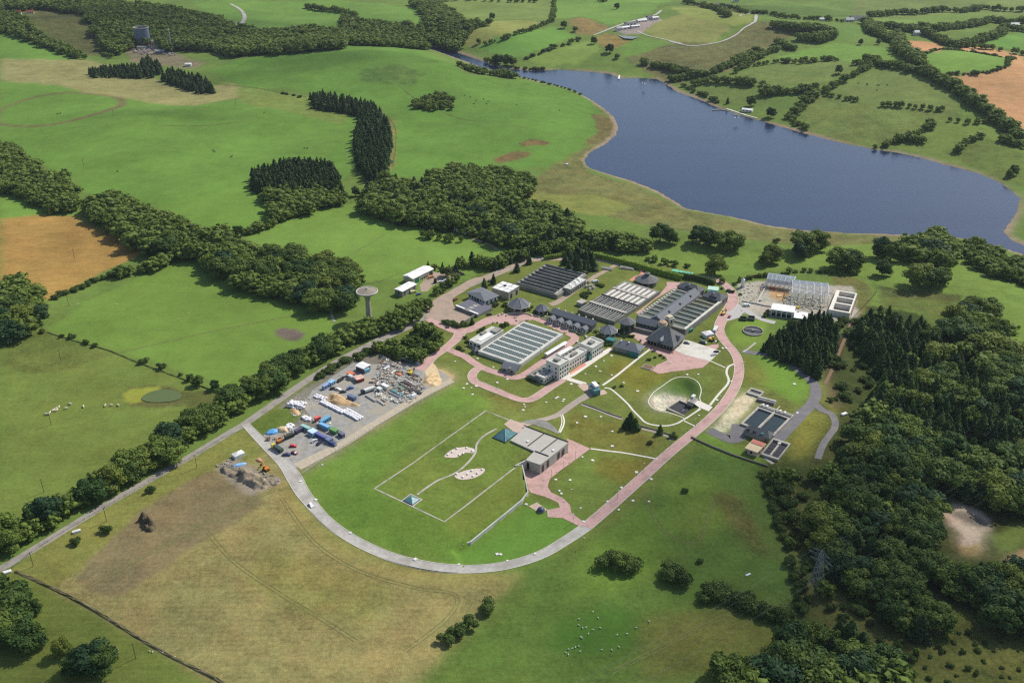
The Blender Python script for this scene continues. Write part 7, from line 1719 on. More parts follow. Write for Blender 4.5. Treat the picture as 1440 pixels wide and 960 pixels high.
heap(Vc((575,345),(600,315),(640,325),(662,360),(640,385),(595,370)), 2.4, mat('dead_brush', (96,86,64), rough=1, var=.4, scale=1.2), 'dark heap of cut brush in the dry field', 6, 'brush_heap', 1.4)
# white bulk bags
bag_me = None
def bags(pts_px, rows, fn, label, group, n, z=0, jit=.2, lay=1):
    global bag_me
    if bag_me is None:
        V, Fc = ICO2; V = np.sign(V) * np.abs(V) ** .62; V = V * np.array([.85, .85, .75]); V[:, 2] += .72
        bag_me = bpy.data.meshes.new('bulk_bag'); bag_me.from_pydata(V.tolist(), [], Fc.tolist()); bag_me.materials.append(mat('white_bag', (232,230,232), rough=.7, var=.06, scale=.8)); bag_me.polygons.foreach_set('use_smooth', [True] * len(Fc))
    w = GP(fn(*pts_px)); seg = np.linalg.norm(np.diff(w, axis=0), axis=1); cum = np.concatenate([[0], np.cumsum(seg)]); rg = random.Random(n)
    for l_ in range(lay):
        for r_ in range(rows - l_):
            for k in range(n):
                t = (k + .5) / n * cum[-1]; p = np.array([np.interp(t, cum, w[:, 0]), np.interp(t, cum, w[:, 1])]); i = min(np.searchsorted(cum, t) - 1, len(seg) - 1); d = (w[i + 1] - w[i]) / seg[i]; nr = np.array([-d[1], d[0]])
                p = p + nr * (r_ - (rows - l_ - 1) / 2) * 1.75 + np.array([rg.uniform(-jit, jit), rg.uniform(-jit, jit)])
                o = bpy.data.objects.new('bulk_bag', bag_me); COL.objects.link(o); o.location = (p[0], p[1], l_ * 1.35); o.rotation_euler = (0, 0, rg.uniform(0, 3)); o.scale = (1, rg.uniform(.9, 1.1), rg.uniform(.85, 1.05)); tag(o, label, 'bag', group)
bags(((980,185),(1100,240),(1220,300),(1360,370)), 2, B4, 'white wrapped bag in the long curving wall of bags across the yard', 'bags in the long white wall', 17, lay=1)
bags(((1370,330),(1440,370),(1560,430),(1640,480)), 3, B4, 'white wrapped bag at the thicker lane end of the long bag wall', 'bags in the long white wall end', 12, lay=1)
bags(((440,230),(560,250),(700,270)), 4, B4, 'white bag heaped in the square pile near the country road', 'bags in the square pile', 8, jit=.5, lay=2)
bags(((880,80),(960,110),(1060,150)), 2, B4, 'white bag in the loose group at the head of the yard', 'bags in the loose group', 7, jit=.6)
bags(((660,440),(720,470),(800,500)), 2, B4, 'torn white bag in the litter by the red skip', 'bags by the red skip', 6, jit=.8)
bags(((400,590),(450,600),(500,620)), 3, B4, 'white bag stacked beside the cream timber heap', 'bags by the timber heap', 4, jit=.5)
# pipe stacks and material stacks of the upper yard
def pipes(p0, p1, n, r_, rgb, label, fn=B3, lay=2, group='pipe stacks in the upper yard'):
    a, b = GP(fn(p0, p1)); d = (b - a) / np.linalg.norm(b - a); nr = np.array([-d[1], d[0]]); mb = MB(); root = root_at('pipe_stack', (a + b) / 2, label, 'pipes', group)
    for l_ in range(lay):
        for k in range(n - l_):
            o = nr * (k - (n - l_ - 1) / 2) * r_ * 2.05; z = r_ + l_ * r_ * 1.75; e = random.Random(k + l_ * 7).uniform(-.4, .4); MB().bar((*(a + o + d * e), z), (*(b + o + d * e), z), r_, 8).build('pipe', paint(rgb, .6), root)
for p0, p1, n, r_, rgb, lab in (
 ((300,625),(470,705),4,.3,(150,168,150),'sage green pipe stack nearest the caravans'), ((380,600),(560,700),3,.3,(128,132,120),'grey pipe stack behind the sage green one'),
 ((230,700),(450,800),5,.22,(120,172,172),'turquoise pipe stack across the yard'), ((180,730),(420,850),4,.2,(150,158,160),'pale steel pipe stack below the turquoise one'),
 ((480,530),(660,640),3,.25,(216,216,212),'white plastic pipe stack pointing at the sand mound'), ((450,560),(620,660),3,.28,(126,96,92),'rusty pipe stack beside the white plastic one'),
 ((560,690),(740,770),4,.3,(88,92,90),'dark pipe stack at the foot of the sand mound'), ((440,640),(600,740),3,.3,(96,84,78),'brown pipe stack above the dark one'),
 ((600,420),(720,470),4,.2,(160,160,158),'light grey tube stack beside the yellow excavator'), ((620,510),(730,550),3,.2,(176,178,150),'yellowish tube stack near the sand mound'),
 ((120,360),(215,300),3,.3,(214,214,218),'white pipes leaning by the first pallet rows'), ((240,430),(315,375),2,.3,(224,220,206),'cream pipes beside the orange brown heap'),
 ((110,320),(230,250),3,.25,(110,112,128),'slate blue tubes behind the white pipes'), ((0,870),(130,960),4,.25,(196,192,180),'pale concrete pipes at the yard edge'), ((-180,800),(-20,900),3,.3,(190,188,178),'cream concrete pipes lying toward the lane')):
    pipes(p0, p1, n, r_, rgb, lab)
def stack(p, size, n, rgb, label, fn=B3, seed=0, group='material stacks in the yards', name='pallet_stack'):
    c = GP(fn(p))[0]; mb = MB(); rg = random.Random(seed + n); nx = max(1, int(math.sqrt(n)))
    for k in range(n):
        i, j = k % nx, k // nx; mb.box((c[0] + (i - nx / 2) * size[0] + rg.uniform(-.15, .15), c[1] + (j - nx / 2) * size[1] + rg.uniform(-.15, .15), 0), (size[0] * .86, size[1] * .86, size[2] * rg.uniform(.5, 1.2)), rg.uniform(-.15, .15) + .5)
    o = mb.build(name, paint(rgb, .8)); tag(o, label, 'stack', group); return o
for i_, (p, sz, n, rgb, lab) in enumerate((
 ((60,770),(1.5,1.4,.9),9,(206,202,190),'pale kerb stones stacked by the caravans'), ((160,830),(1.5,1.4,1.0),9,(198,194,180),'second lot of pale kerb stones in the pipe yard'), ((200,200),(1.3,1.3,1.2),6,(222,218,206),'white sacks near the green lorry'),
 ((140,150),(1.4,1.2,.9),5,(206,196,182),'cream blocks at the corner by the trees'), ((310,270),(1.4,1.3,1.1),6,(176,160,146),'buff bricks beside the green lorry'), ((270,560),(1.4,1.4,.8),4,(176,160,130),'tan pallets between the stacks'),
 ((120,470),(1.3,1.3,.7),5,(166,146,116),'brown timber pallets near the white box'), ((560,800),(1.2,1.2,.9),4,(190,196,190),'grey drums by the white van'), ((280,860),(1.1,1.1,.7),5,(226,222,218),'white blocks below the steel pipes'), ((380,900),(1.1,1.1,.5),4,(228,226,224),'scattered white slabs at the edge of the yard'),
 ((690,700),(1.3,1.3,1.0),5,(110,100,92),'dark crates at the foot of the sand mound'), ((680,620),(1.2,1.2,.8),4,(120,112,100),'brown crates between mound and pipes'), ((30,620),(1.4,1.4,1.6),3,(216,216,210),'tall white crates beside the long white box'), ((-60,560),(1.3,1.3,1.2),4,(188,160,140),'pinkish crates near the long white box'))): stack(p, sz, n, rgb, lab, seed=i_)
for i_, (p, sz, n, rgb, lab) in enumerate((((780,480),(1.3,1.2,.7),8,(210,206,190),'loose cream slabs along the lower yard bank'), ((560,400),(1.2,1.2,.6),5,(196,190,176),'pale blocks beside the peach heap'), ((100,810),(1.3,1.3,.9),6,(110,88,80),'brown scrap boxes by the car yard hedge'), ((220,790),(1.2,1.2,.7),5,(160,150,136),'dusty crates by the orange digger'), ((500,640),(1.2,1.2,.6),4,(206,200,190),'grey boards leaning by the violet container'), ((1150,540),(1.2,.9,.5),2,(232,232,228),'small white box by the sky blue container'))): stack(p, sz, n, rgb, lab, fn=B4, seed=i_ + 40)
litter('yard_litter', B3((100,130),(400,230),(560,420),(740,480),(850,700),(600,900),(0,960),(-60,500)), 420, (.4, 1.5), mat('mixed_scrap', (164,160,150), var=.42, scale=.3), 'small mixed scrap between the stacks of the upper yard')
litter('yard_litter', B3((100,130),(400,230),(560,420),(740,480),(850,700),(600,840),(0,700),(-60,500)), 170, (.5, 1.4), mat('rusty_scrap', (120,100,84), var=.4, scale=.3), 'rusty and dark scrap between the stacks of the upper yard')
litter('yard_litter', B4((400,130),(1060,60),(1100,180),(700,330),(820,520),(600,470),(440,380)), 130, (.3, .9), mat('pale_scrap', (198,190,176), var=.3, scale=.9), 'small pale rubble around the bags of the lower yard')
litter('spoil_rubble', B5((50,420),(300,300),(350,420),(600,500),(980,560),(1180,640),(1000,760),(940,640),(700,520),(400,480),(150,520)), 150, (.3, 1.1), M_rub, 'broken concrete around the spoil heap')
# tyre / pipe pile behind the sheds
rg = random.Random(5); 
litter('dark_pipe_pile', Z1((105,225),(200,232),(300,262),(330,285),(230,282),(120,255)), 110, (.6, 1.6), M_tyre, 'heap of black pipe fittings behind the sheds')
# ---------------- water tower, sheds, bungalow
c = GP(D1((400,900)))[0]; r = root_at('water_tower', c, 'concrete mushroom water tower standing among the trees', 'water tower')
M_wt = mat('tower_concrete', (164,156,142), rough=.9, var=.08, scale=.4, stain=(150,144,130))
MB().lathe((*c, 0), [(2.6, 0), (2.1, 2), (1.75, 14), (2.0, 17), (3.2, 18.6), (7.6, 21.2), (7.9, 21.6)], 28, cap=False).build('stem', M_wt, r, smooth=True)
MB().lathe((*c, 21.6), [(7.9, 0), (7.9, .9), (7.4, .95), (7.2, .7)], 36, cap=False).build('bowl_rim', mat('rim_concrete', (196,192,180), var=.06), r)
MB().lathe((*c, 22.2), [(7.2, 0), (3.5, 1.1), (.5, 1.8), (.02, 1.85)], 32, cap=False).build('dome_roof', mat('lichened_concrete', (142,132,118), var=.1, scale=.5), r); MB().lathe((*c, 23.9), [(.7, 0), (.7, 1.1), (.1, 1.3)], 10).build('hatch', M_concL, r)
F, r = small_house('long_shed', D1((1035,328))[0], D1((1330,185))[0], D1((895,282))[0], 5, 6.2, 'long white roofed shed beside the gravel yard', 'shed', M_whiteR, M_wallB, roof='gable', nwin=0, door=False)
wall_windows(r, F.p(0, 0), F.p(1, 0), 1, 5, .05, 3.6, M_green, F.c(), 'door', .08, .3); wall_windows(r, F.p(0, 0), F.p(1, 0), 1, 3.6, .05, 3.8, M_glassd, F.c(), 'door', .78, .98); wall_windows(r, F.p(0, 0), F.p(1, 0), 5, 1.4, .8, 2.2, M_glassd, F.c(), 'window', .34, .76)
F, r = small_house('stone_shed', D1((882,512))[0], D1((1085,405))[0], D1((785,470))[0], 5, 5.5, 'smaller grey walled shed with a white roof near the water tower', 'shed', M_whiteR, M_wallG, roof='gable', nwin=3)
F, r = small_house('bungalow', V2((950,482))[0], V2((1048,510))[0], V2((985,450))[0], 3, 5.0, 'white bungalow with a dark roof at the edge of the long wood', 'house', M_slate, M_wallW, nwin=4)
F, r = small_house('garden_shed', V2((735,450))[0], V2((800,455))[0], V2((745,430))[0], 2.4, 3.4, 'reddish shed in the trees beside the bungalow garden', 'shed', mat('rusty_roof', (130,84,72), var=.15), M_wallG, nwin=0)
c = W1(*V2((1140,522))[0]); o = MB().lathe((0, 0, 0), [(2.2, 0), (2.2, .8), (2.0, .82)], 16).build('garden_pool', mat('pool_blue', (110,190,200), rough=.2, var=.1)); o.location = c; tag(o, 'round turquoise garden pool behind the bungalow', 'pool')
# ---------------- power station
c = W1(*B7((405,425))[0]); r = empty('surge_tank', c, 'tall dark blue grey surge tank above the wooded valley', 'tank'); c = (c.x, c.y)
z0 = r.location.z
MB().lathe((*c, z0), [(12.2, -2), (11.8, 8), (11.5, 27.5)], 36, cap=False).build('shell', mat('dark_blue_steel', (104,114,132), rough=.6, var=.1, scale=.1), r, smooth=True)
MB().lathe((*c, z0 + 27.5), [(11.5, 0), (12.1, .2), (12.1, 1.4), (11.2, 1.4), (11.2, -2)], 36, cap=False).build('rim', M_conc, r); MB().lathe((*c, z0 + 25.6), [(11.2, 0), (.1, 0)], 36).build('roof', M_tin, r)
def far_house(name, px, size, rz, h, zr, label, roofm, wallm, cat='house', win=4):
    c = W1(*px); F = Fr((-size[0] / 2, -size[1] / 2), (size[0] / 2, -size[1] / 2), (-size[0] / 2, size[1] / 2), 0, world=True)
    ca, sa = math.cos(rz), math.sin(rz); rot = lambda p: np.array([p[0] * ca - p[1] * sa + c.x, p[0] * sa + p[1] * ca + c.y])
    F = Fr(rot(F.p(0, 0)), rot(F.p(1, 0)), rot(F.p(0, 1)), 0, world=True); r = root_at(name, F.c(), label, cat, None, c.z)
    MB().prism(F.q(0, 1, 0, 1), c.z - 2, c.z + h).build('wall', wallm, r); gable(MB(), F, c.z + h, c.z + zr).build('roof', roofm, r)
    if win: wall_windows(r, F.p(0, 0), F.p(1, 0), win, size[0] / win * .4, c.z + h * .3, c.z + h * .75, M_glassd, F.c())
    return r
M_redr = mat('red_tile', (150,84,66), var=.12)
far_house('station_house', B7((565,450))[0], (9,9), .2, 11, 12, 'pale square building beside the surge tank', M_wallG, M_wallB, 'building')
far_house('station_house', B7((235,440))[0], (24,8), -.2, 4, 6, 'low dark roofed building under the surge tank', mat('pinkish_roof', (150,134,130), var=.12), M_wallG, 'building')
far_house('station_house', B7((520,455))[0], (10,6), 0, 4, 6, 'orange roofed hut at the foot of the surge tank', mat('orange_tile', (196,112,74), var=.1), M_wallW, 'building')
far_house('station_house', B7((630,530))[0], (14,8), .1, 4, 5.5, 'blue grey roofed shed among the transformers', M_lead, M_wallG, 'building')
far_house('station_house', B7((400,470))[0], (18,7), -.1, 3, 4.5, 'long grey shed in front of the surge tank', M_deck, M_wallB, 'building')
def mast(px, h, label, w=1.6):
    c = W1(*px); r = empty('lattice_mast', c, label, 'mast'); mb = MB(); z = 0; k = 0
    while z < h:
        s0 = w * (1 - z / h * .8); z1 = min(z + 3, h); s1 = w * (1 - z1 / h * .8); co = [(-1, -1), (1, -1), (1, 1), (-1, 1)]
        for i in range(4):
            a, b = co[i], co[(i + 1) % 4]; mb.bar((c.x + a[0] * s0, c.y + a[1] * s0, c.z + z), (c.x + a[0] * s1, c.y + a[1] * s1, c.z + z1), .14); mb.bar((c.x + a[0] * s0, c.y + a[1] * s0, c.z + z), (c.x + b[0] * s1, c.y + b[1] * s1, c.z + z1), .1)
        z += 3
    mb.build('lattice', M_steel, r); MB().box((c.x, c.y, c.z + h), (1.6, 1.6, .6)).build('head', M_whiteR, r)
mast(B7((785,515))[0], 34, 'slender lattice mast beside the station yard')
litter('switchgear', B7((190,440),(420,470),(620,500),(820,560),(880,620),(640,560),(350,560),(230,500)), 120, (1.2, 3.2), mat('switchgear_mix', (156,146,140), var=.35, scale=.3), 'dense grey switchgear around the surge tank')
far_house('gate_lodge', (262+3,93), (8,5), .1, 3, 4.5, 'small white roofed lodge by the pale station track', M_whiteR, M_wallW)
for nm, px, sz, rz, h, zr, lab, rm in (
 ('cottage', (24,21), (15,8), .3, 4, 8, 'white cottage with a red roof at the edge of the bracken slope', M_redr), ('cottage', (43,19), (12,7), .3, 3, 6, 'reddish roofed outbuilding beside the white cottage', M_redr),
 ('farmhouse', (325,36), (18,9), -.3, 5, 8, 'pale farm building hidden in the valley wood', mat('pinkish_roof', (150,134,130))), ('farmhouse', (334,42), (10,8), -.2, 5, 7, 'white walled house at the end of the valley track', M_slate),
 ('wall_ruin', (178,12), (22,4), 0, 5, 5.4, 'grey stone structure among the valley trees', M_deck),
 ('farmhouse', (1006,12), (12,8), .5, 6, 9, 'grey roofed farmhouse beside the far road', M_slate), ('farmhouse', (1016,14), (12,7), -.2, 4, 7, 'brown roofed barn next to the far farmhouse', mat('brown_roof', (112,98,96), var=.1)), ('farmhouse', (1023,12), (8,6), .2, 5, 8, 'white gabled house next to the far farmhouse', M_slate), ('farmhouse', (1035,3), (9,7), .2, 5, 7.5, 'small white house above the far road', M_whiteR),
 ('farm_shed', (1069,21), (16,6), -.2, 3, 4.5, 'pinkish roofed shed beside the far road bend', mat('pinkish_roof', (150,134,130))),
 ('farm_shed', (1206,29), (26,10), 0, 5, 8, 'long dark farm shed by the dark clump', M_slateB), ('farm_shed', (1194,31), (14,8), .1, 4, 7, 'grey farm shed at the end of the long dark one', M_lead), ('farm_shed', (1219,34), (10,5), 0, 3, 4, 'white roofed lean-to below the long dark shed', M_whiteR), ('farm_shed', (1155,31), (7,5), 0, 4, 6, 'white roofed hut in the dark clump on the slope', M_whiteR),
 ('farmhouse', (1288,50), (8,6), .2, 5, 8, 'white gabled cottage in the copse above the stubble', M_whiteR), ('farmhouse', (1426,38), (14,9), .1, 4, 7, 'white and black barn at the far edge copse', M_whiteR),
 ('farm_shed', (877,41), (22,7), .5, 3, 4.5, 'pale roofed shed at the lower end of the far works yard', M_whiteR), ('farm_shed', (886,36), (20,8), .5, 4, 6, 'grey shed in the middle of the far works yard', M_slateB), ('farm_shed', (902,31), (18,7), .5, 3, 5, 'white shed toward the top of the far works yard', M_whiteR), ('farm_shed', (914,28), (12,8), .5, 5, 7, 'dark barn near the top of the far works yard', M_slateB), ('farm_shed', (921,28), (12,6), .5, 4, 5.5, 'white fronted unit at the top of the far works yard', M_whiteR), ('farm_shed', (893,39), (16,5), .5, 3, 4, 'low white store below the grey shed', M_whiteR), ('farm_shed', (870,43), (10,6), .5, 4, 5.5, 'blue tinted unit at the foot of the far works yard', M_lead),
 ('boat_house', (1051,157), (13,7), -.45, 3, 4.2, 'white flat boat house on the far shore', M_whiteR)):
    far_house(nm, px, sz, rz, h, zr, lab, rm, M_wallW, win=3)
# jetty, boats, landing stage
def plank(px, w, label, name, up=1.0, m_=M_concL):
    g = GP(px, WATER_Z + up); mb = MB()
    for a, b in zip(g[:-1], g[1:]):
        d = (b - a) / np.linalg.norm(b - a); n_ = np.array([-d[1], d[0]]) * w / 2; mb.prism([a - n_, b - n_, b + n_, a + n_], WATER_Z - 1, WATER_Z + up)
    tag(mb.build(name, m_), label, 'jetty')
plank([(1022,153),(1035,157),(1050,162),(1066,166)], 3.2, 'pale quay wall in front of the boat house', 'quay'); plank([(1002,155),(1012,154),(1020,155)], 2.0, 'short grey jetty at the far end of the quay', 'jetty', .7, M_deck); plank([(1030,161),(1040,163)], 1.6, 'floating pontoon below the quay', 'jetty', .5, M_deck)
plank([(870,111),(871,107),(872,100)], 2.2, 'white slipway on the point across the lake', 'slipway', 1.2, M_whiteR)
def boat(px, rz, label):
    g = GP([px], WATER_Z)[0]; r = empty('motor_boat', (0, 0, WATER_Z), label, 'boat')
    MB().add([(-3, -1, .8), (2, -1, .8), (3.6, 0, 1.0), (2, 1, .8), (-3, 1, .8), (-2.8, -.6, -.2), (2, -.5, -.2), (2.8, 0, -.1), (2, .5, -.2), (-2.8, .6, -.2)], [(0, 1, 2, 3, 4), (5, 6, 1, 0), (6, 7, 2, 1), (7, 8, 3, 2), (8, 9, 4, 3), (9, 5, 0, 4)]).build('hull', M_whiteR, r); MB().box((.3, 0, .8), (1.6, 1.3, .8)).build('cabin', M_glassd, r)
    r.location = (g[0], g[1], WATER_Z); r.rotation_euler = (0, 0, rz)
boat((1035,173), .2, 'white boat moored off the quay'); boat((905,124), 2.2, 'white motor boat under way near the slipway')
# ---------------- walls, fences, banks
M_stone = mat('field_stone', (112,106,92), var=.25, scale=.8)
def fence(px, label, h=1.3, step=3.0, world=None, m_=None, name='fence', r_=.07):
    w = W(px)[:, :2] if world is None else world; s, nrm, wd = strip_pts(None, 1, 4, world=w); seg = np.linalg.norm(np.diff(s, axis=0), axis=1); cum = np.concatenate([[0], np.cumsum(seg)]); n = max(2, int(cum[-1] / step)); pts = np.array([[np.interp(t, cum, s[:, 0]), np.interp(t, cum, s[:, 1])] for t in np.linspace(0, cum[-1], n)]); z = hfun(pts); mb = MB()
    for i in range(n):
        mb.bar((*pts[i], z[i] - .3), (*pts[i], z[i] + h), r_)
        if i:
            for q in (.35, .7, .97): mb.bar((*pts[i - 1], z[i - 1] + h * q), (*pts[i], z[i] + h * q), r_ * .45)
    tag(mb.build(name, m_ or mat('fence_wood', (104,98,84), var=.15)), label, 'fence')
o = heap_bank = None
def bank(px, width, h, m_, label, name='earth_bank', cat='bank'):
    w = W(px)[:, :2]; s, nrm, wd = strip_pts(None, width, 8, world=w); V = []; Fc = []; rg = np.random.default_rng(len(px)); k = 7; hz = hfun(s)
    for i in range(len(s)):
        for j in range(k):
            u = (j / (k - 1) - .5) * 2; q = s[i] + nrm[i] * u * width / 2 * rg.uniform(.85, 1.1); V.append((*q, hz[i] + h * (1 - u * u) * rg.uniform(.6, 1.25) - .15))
    for i in range(len(s) - 1):
        for j in range(k - 1): a = i * k + j; Fc.append((a, a + 1, a + k + 1, a + k))
    tag(MB().add(V, Fc).build(name, m_), label, cat)
bank([(22,803),(60,820),(105,842),(150,868),(190,893),(240,922),(300,952),(340,975)], 2.4, 1.0, mat('overgrown_bank', (110,106,68), rough=1, var=.35, scale=.8, stain=(132,118,92)), 'dark overgrown bank between the dry field and the corner field')
bank([(66,467),(100,478),(150,492),(200,512),(255,532),(300,550)], 1.8, .8, mat('mossy_bank', (88,104,50), rough=1, var=.3, scale=.8), 'broken mossy bank dividing the two pastures')
fence([(1207,391),(1222,396),(1231,404),(1232,412),(1222,424),(1210,437),(1200,448),(1192,459)], 'dark security fence curving round the building site field', h=2.4, step=2.5, m_=M_tin)
fence([(1192,459),(1186,475),(1180,490),(1176,510)], 'dark security fence beside the brown track', h=2.4, step=2.5, m_=M_tin)
fence([(975,620),(1000,632),(1030,643),(1060,652),(1078,655),(1110,668),(1150,688)], 'fence along the bottom of the twin tanks lawn', h=1.8)
wall_line('field_wall', [(972,615),(1000,628),(1030,640),(1060,650),(1080,656)], .8, 1.0, M_stone, 'stone wall below the twin tanks lawn')
fence([(18,798),(60,766),(150,712),(250,655),(318,613)], 'post and rail fence on the dry field side of the country road', h=1.2)
fence([(560,385),(520,400),(470,395),(440,380)], 'wire fence along the pasture below the wood', h=1.2)
fence([(300,118),(340,122),(380,128),(430,137)], 'fence between the pale hay field and the hill pasture', h=1.2, r_=.12)
fence([(545,165),(556,180),(557,205),(553,235)], 'fence beside the curved shelter belt', h=1.2, r_=.1)
fence([(1078,662),(1085,690),(1095,725),(1108,770),(1118,810),(1126,850),(1130,880)], 'old fence along the ditch of the lower meadow', h=1.2)
fence([(425,668),(470,636),(520,605),(560,582),(600,560),(640,538)], 'mesh fence between the yards and the reservoir slope', h=2.0, m_=M_steel)
bank([(470,452),(466,440),(470,432),(478,425)], 3, .3, mat('grey_lane2', (160,156,150), var=.1), 'short curved gravel spur below the water tower', 'gravel_spur', 'track')
# ---------------- pylon, wires, poles
def pylon(px, h, rz, label):
    c = W1(*px); r = empty('electricity_pylon', c, label, 'pylon'); mb = MB(); ca, sa = math.cos(rz), math.sin(rz)
    L_ = lambda x, y, z: (c.x + ca * x - sa * y, c.y + sa * x + ca * y, c.z + z)
    lv = [0, .18, .36, .52, .66, .78, .9, 1.0]; wd = [3.2, 2.6, 2.1, 1.6, 1.2, 1.0, .7, .15]; co = [(-1, -1), (1, -1), (1, 1), (-1, 1)]
    for i in range(len(lv) - 1):
        for k in range(4):
            a, b = co[k], co[(k + 1) % 4]; z0, z1 = lv[i] * h, lv[i + 1] * h; mb.bar(L_(a[0] * wd[i], a[1] * wd[i], z0), L_(a[0] * wd[i + 1], a[1] * wd[i + 1], z1), .12); mb.bar(L_(a[0] * wd[i], a[1] * wd[i], z0), L_(b[0] * wd[i + 1], b[1] * wd[i + 1], z1), .07); mb.bar(L_(b[0] * wd[i], b[1] * wd[i], z0), L_(a[0] * wd[i + 1], a[1] * wd[i + 1], z1), .07); mb.bar(L_(a[0] * wd[i + 1], a[1] * wd[i + 1], z1), L_(b[0] * wd[i + 1], b[1] * wd[i + 1], z1), .07)
    mb.build('lattice', mat('weathered_steel', (136,140,136), rough=.6, var=.1), r); tips = []
    for z, al in ((.68, 6.0), (.8, 7.5), (.92, 5.0)):
        for s_ in (-1, 1):
            m2 = MB(); t = L_(s_ * al, 0, z * h)
            for y in (-1, 1): m2.bar(L_(0, y * 1.0, z * h), t, .09); m2.bar(L_(0, y * .8, (z + .06) * h), t, .07)
            m2.build('cross_arm', MATS['weathered_steel'], r); e = L_(s_ * al, 0, z * h - 1.6); MB().bar(t, e, .12).build('insulator', M_tin, r); tips.append(Vector(e))
    return r, tips
# line direction on the ground
ga, gb = GP([(960, 925)])[0], GP([(1460, 660)])[0]; dl = (gb - ga) / np.linalg.norm(gb - ga); rzp = math.atan2(dl[1], dl[0]) - math.pi / 2
r, tips = pylon((1146,828), 24, rzp, 'steel lattice pylon in the scrub beside the lower meadow')
def wire(a, b, sag, label):
    mb = MB(); p = None
    for k in range(17):
        t = k / 16; q = a.lerp(b, t); q.z -= sag * 4 * t * (1 - t)
        if p is not None: mb.bar(p, q, .018, 3)
        p = q.copy()
    tag(mb.build('power_line', mat('dull_wire', (120,122,118), rough=.8, var=.02)), label, 'power line', 'wires of the pylon line')
for i, t in enumerate(tips):
    for s_, nm in ((1, 'over the great wood'), (-1, 'across the lower meadow')):
        wire(t, t + Vector((dl[0] * 320 * s_, dl[1] * 320 * s_, 2)), 9, 'overhead power wire strung from the pylon ' + nm)
def pole(px, h, label, arm=True, group='wooden poles in the fields', rz=.7):
    c = W1(*px); r = empty('utility_pole', c, label, 'pole', group); MB().bar((c.x, c.y, c.z - .5), (c.x, c.y, c.z + h), .16, 8).build('pole', mat('pole_wood', (96,84,68), var=.1), r)
    if arm: MB().bar((c.x - math.cos(rz), c.y - math.sin(rz), c.z + h - .5), (c.x + math.cos(rz), c.y + math.sin(rz), c.z + h - .5), .09).build('cross_arm', MATS['pole_wood'], r)
for px, lab in (((105,364),'wooden pole in the orange barley'), ((97,430),'wooden pole in the top corner of the bright pasture'), ((86,508),'wooden pole beside the lower pasture bank'), ((72,597),'wooden pole near the white cattle'), ((62,692),'wooden pole in the lower pasture above the belt'), ((47,796),'wooden pole by the country road at the dry field corner'), ((191,925),'wooden pole in the corner field'), ((150,733),'wooden pole in the dry verge near the lone bushes'), ((277,658),'wooden pole in the dry verge above the brown patch'), ((160,165),'wooden pole at the edge of the gallop ring'), ((118,235),'wooden pole in the big pasture'), ((340-8,150),'wooden pole beside the pale hay field'), ((756,36),'wooden pole in the far yellow field')):
    pole(px, 9, lab)
M_lp = mat('lamp_post_paint', (150,152,150), rough=.5, var=.05)
lp = empty('street_lamp', (0, 0, 0)); MB().bar((0, 0, 0), (0, 0, 6), .09, 8).build('post', M_lp, lp); MB().box((.5, 0, 5.95), (1.1, .3, .14)).build('lamp_head', M_concL, lp)
LPS = [((809,646),'on the pavilion plaza nearest the lawn path'), ((792.6,659.5),'on the pavilion plaza beside the tall windows'), ((775.5,671),'at the corner of the pavilion plaza'), ((805,700),'on the narrow neck of the pavilion path'), ((806,735),'where the pavilion path meets the ring road'), ((820,768),'on the meadow side of the loop road'), ((868,702),'along the straight of the pink road, lowest'), ((905,664),'along the straight of the pink road, second'), ((942,631),'along the straight of the pink road, third'), ((978,600),'along the straight of the pink road, fourth'), ((1012,567),'along the straight of the pink road, topmost'), ((1044,520),'at the island bend of the pink road'), ((1020,440),'near the building site lane'), ((720,372),'behind the north west beds'), ((548,487),'on the country road above the yard'), ((500,514),'on the country road by the bushes'), ((698,548),'on the lawn loop drive'), ((655,500),'by the west drive'), ((760,500),'beside the white canopies'), ((770,452),'on the plaza by the garden wall'), ((690,440),'at the plaza entrance')]
for i, (px, lab) in enumerate(LPS):
    o = lp if i == 0 else copy_tree(lp); c = W1(*px); o.location = (c.x, c.y, max(0, hq(np.array([[c.x, c.y]]))[0] if i > 5 else 0)); o.rotation_euler = (0, 0, 1.1 * i); tag(o, 'slim grey lamp post ' + lab, 'lamp post', 'lamp posts of the works')
# ---------------- chamber covers on the lawns
mc = empty('manhole_chamber', (0, 0, 0)); MB().box((0, 0, -.2), (1.7, 1.5, .5)).build('chamber', M_concL, mc); MB().box((0, 0, .3), (1.0, .9, .06)).build('lid', M_whiteR, mc)
MC = Z4((240,410),(340,600),(312,635),(378,632),(420,618),(388,688),(562,458),(595,588),(680,560),(822,772),(830,792),(815,820),(1090,722),(1008,755),(1105,712),(430,385),(1268,928),(1340,875),(1158,730),(1150,745)) + Z5((295,405),(228,453),(263,492),(140,515),(360,362),(418,312),(462,590),(580,660),(998,521),(1092,519),(68,926),(140,876),(270,876),(1098,865),(1298,298),(1326,296),(362,525),(20,600),(1250,735),(1370,577),(865,418),(930,755)) + FF((965,405),(1017,308),(1060,322),(905,403),(1143,200),(1245,372),(1182,437),(1123,495),(1010,523),(1022,580),(928,462),(995,163),(1143,262),(1230,492),(1170,530),(1307,401),(780,507),(817,715),(700,745),(657,717),(672,718),(496,760),(312,738),(38,627),(920,450)) + Z6((822,360),(848,603),(160,0)) + Z8((1040,562),(985,855),(855,700)) + Vs((1250,-620))
for i, px in enumerate(MC):
    o = mc if i == 0 else copy_tree(mc); c = W1(*px); o.location = c; o.rotation_euler = (0, 0, i * .7); s_ = .7 + .5 * ((i * 37) % 10) / 10; o.scale = (s_, s_, 1); tag(o, 'small white concrete manhole chamber dotted on the lawns of the works', 'manhole', 'manhole chambers on the lawns')
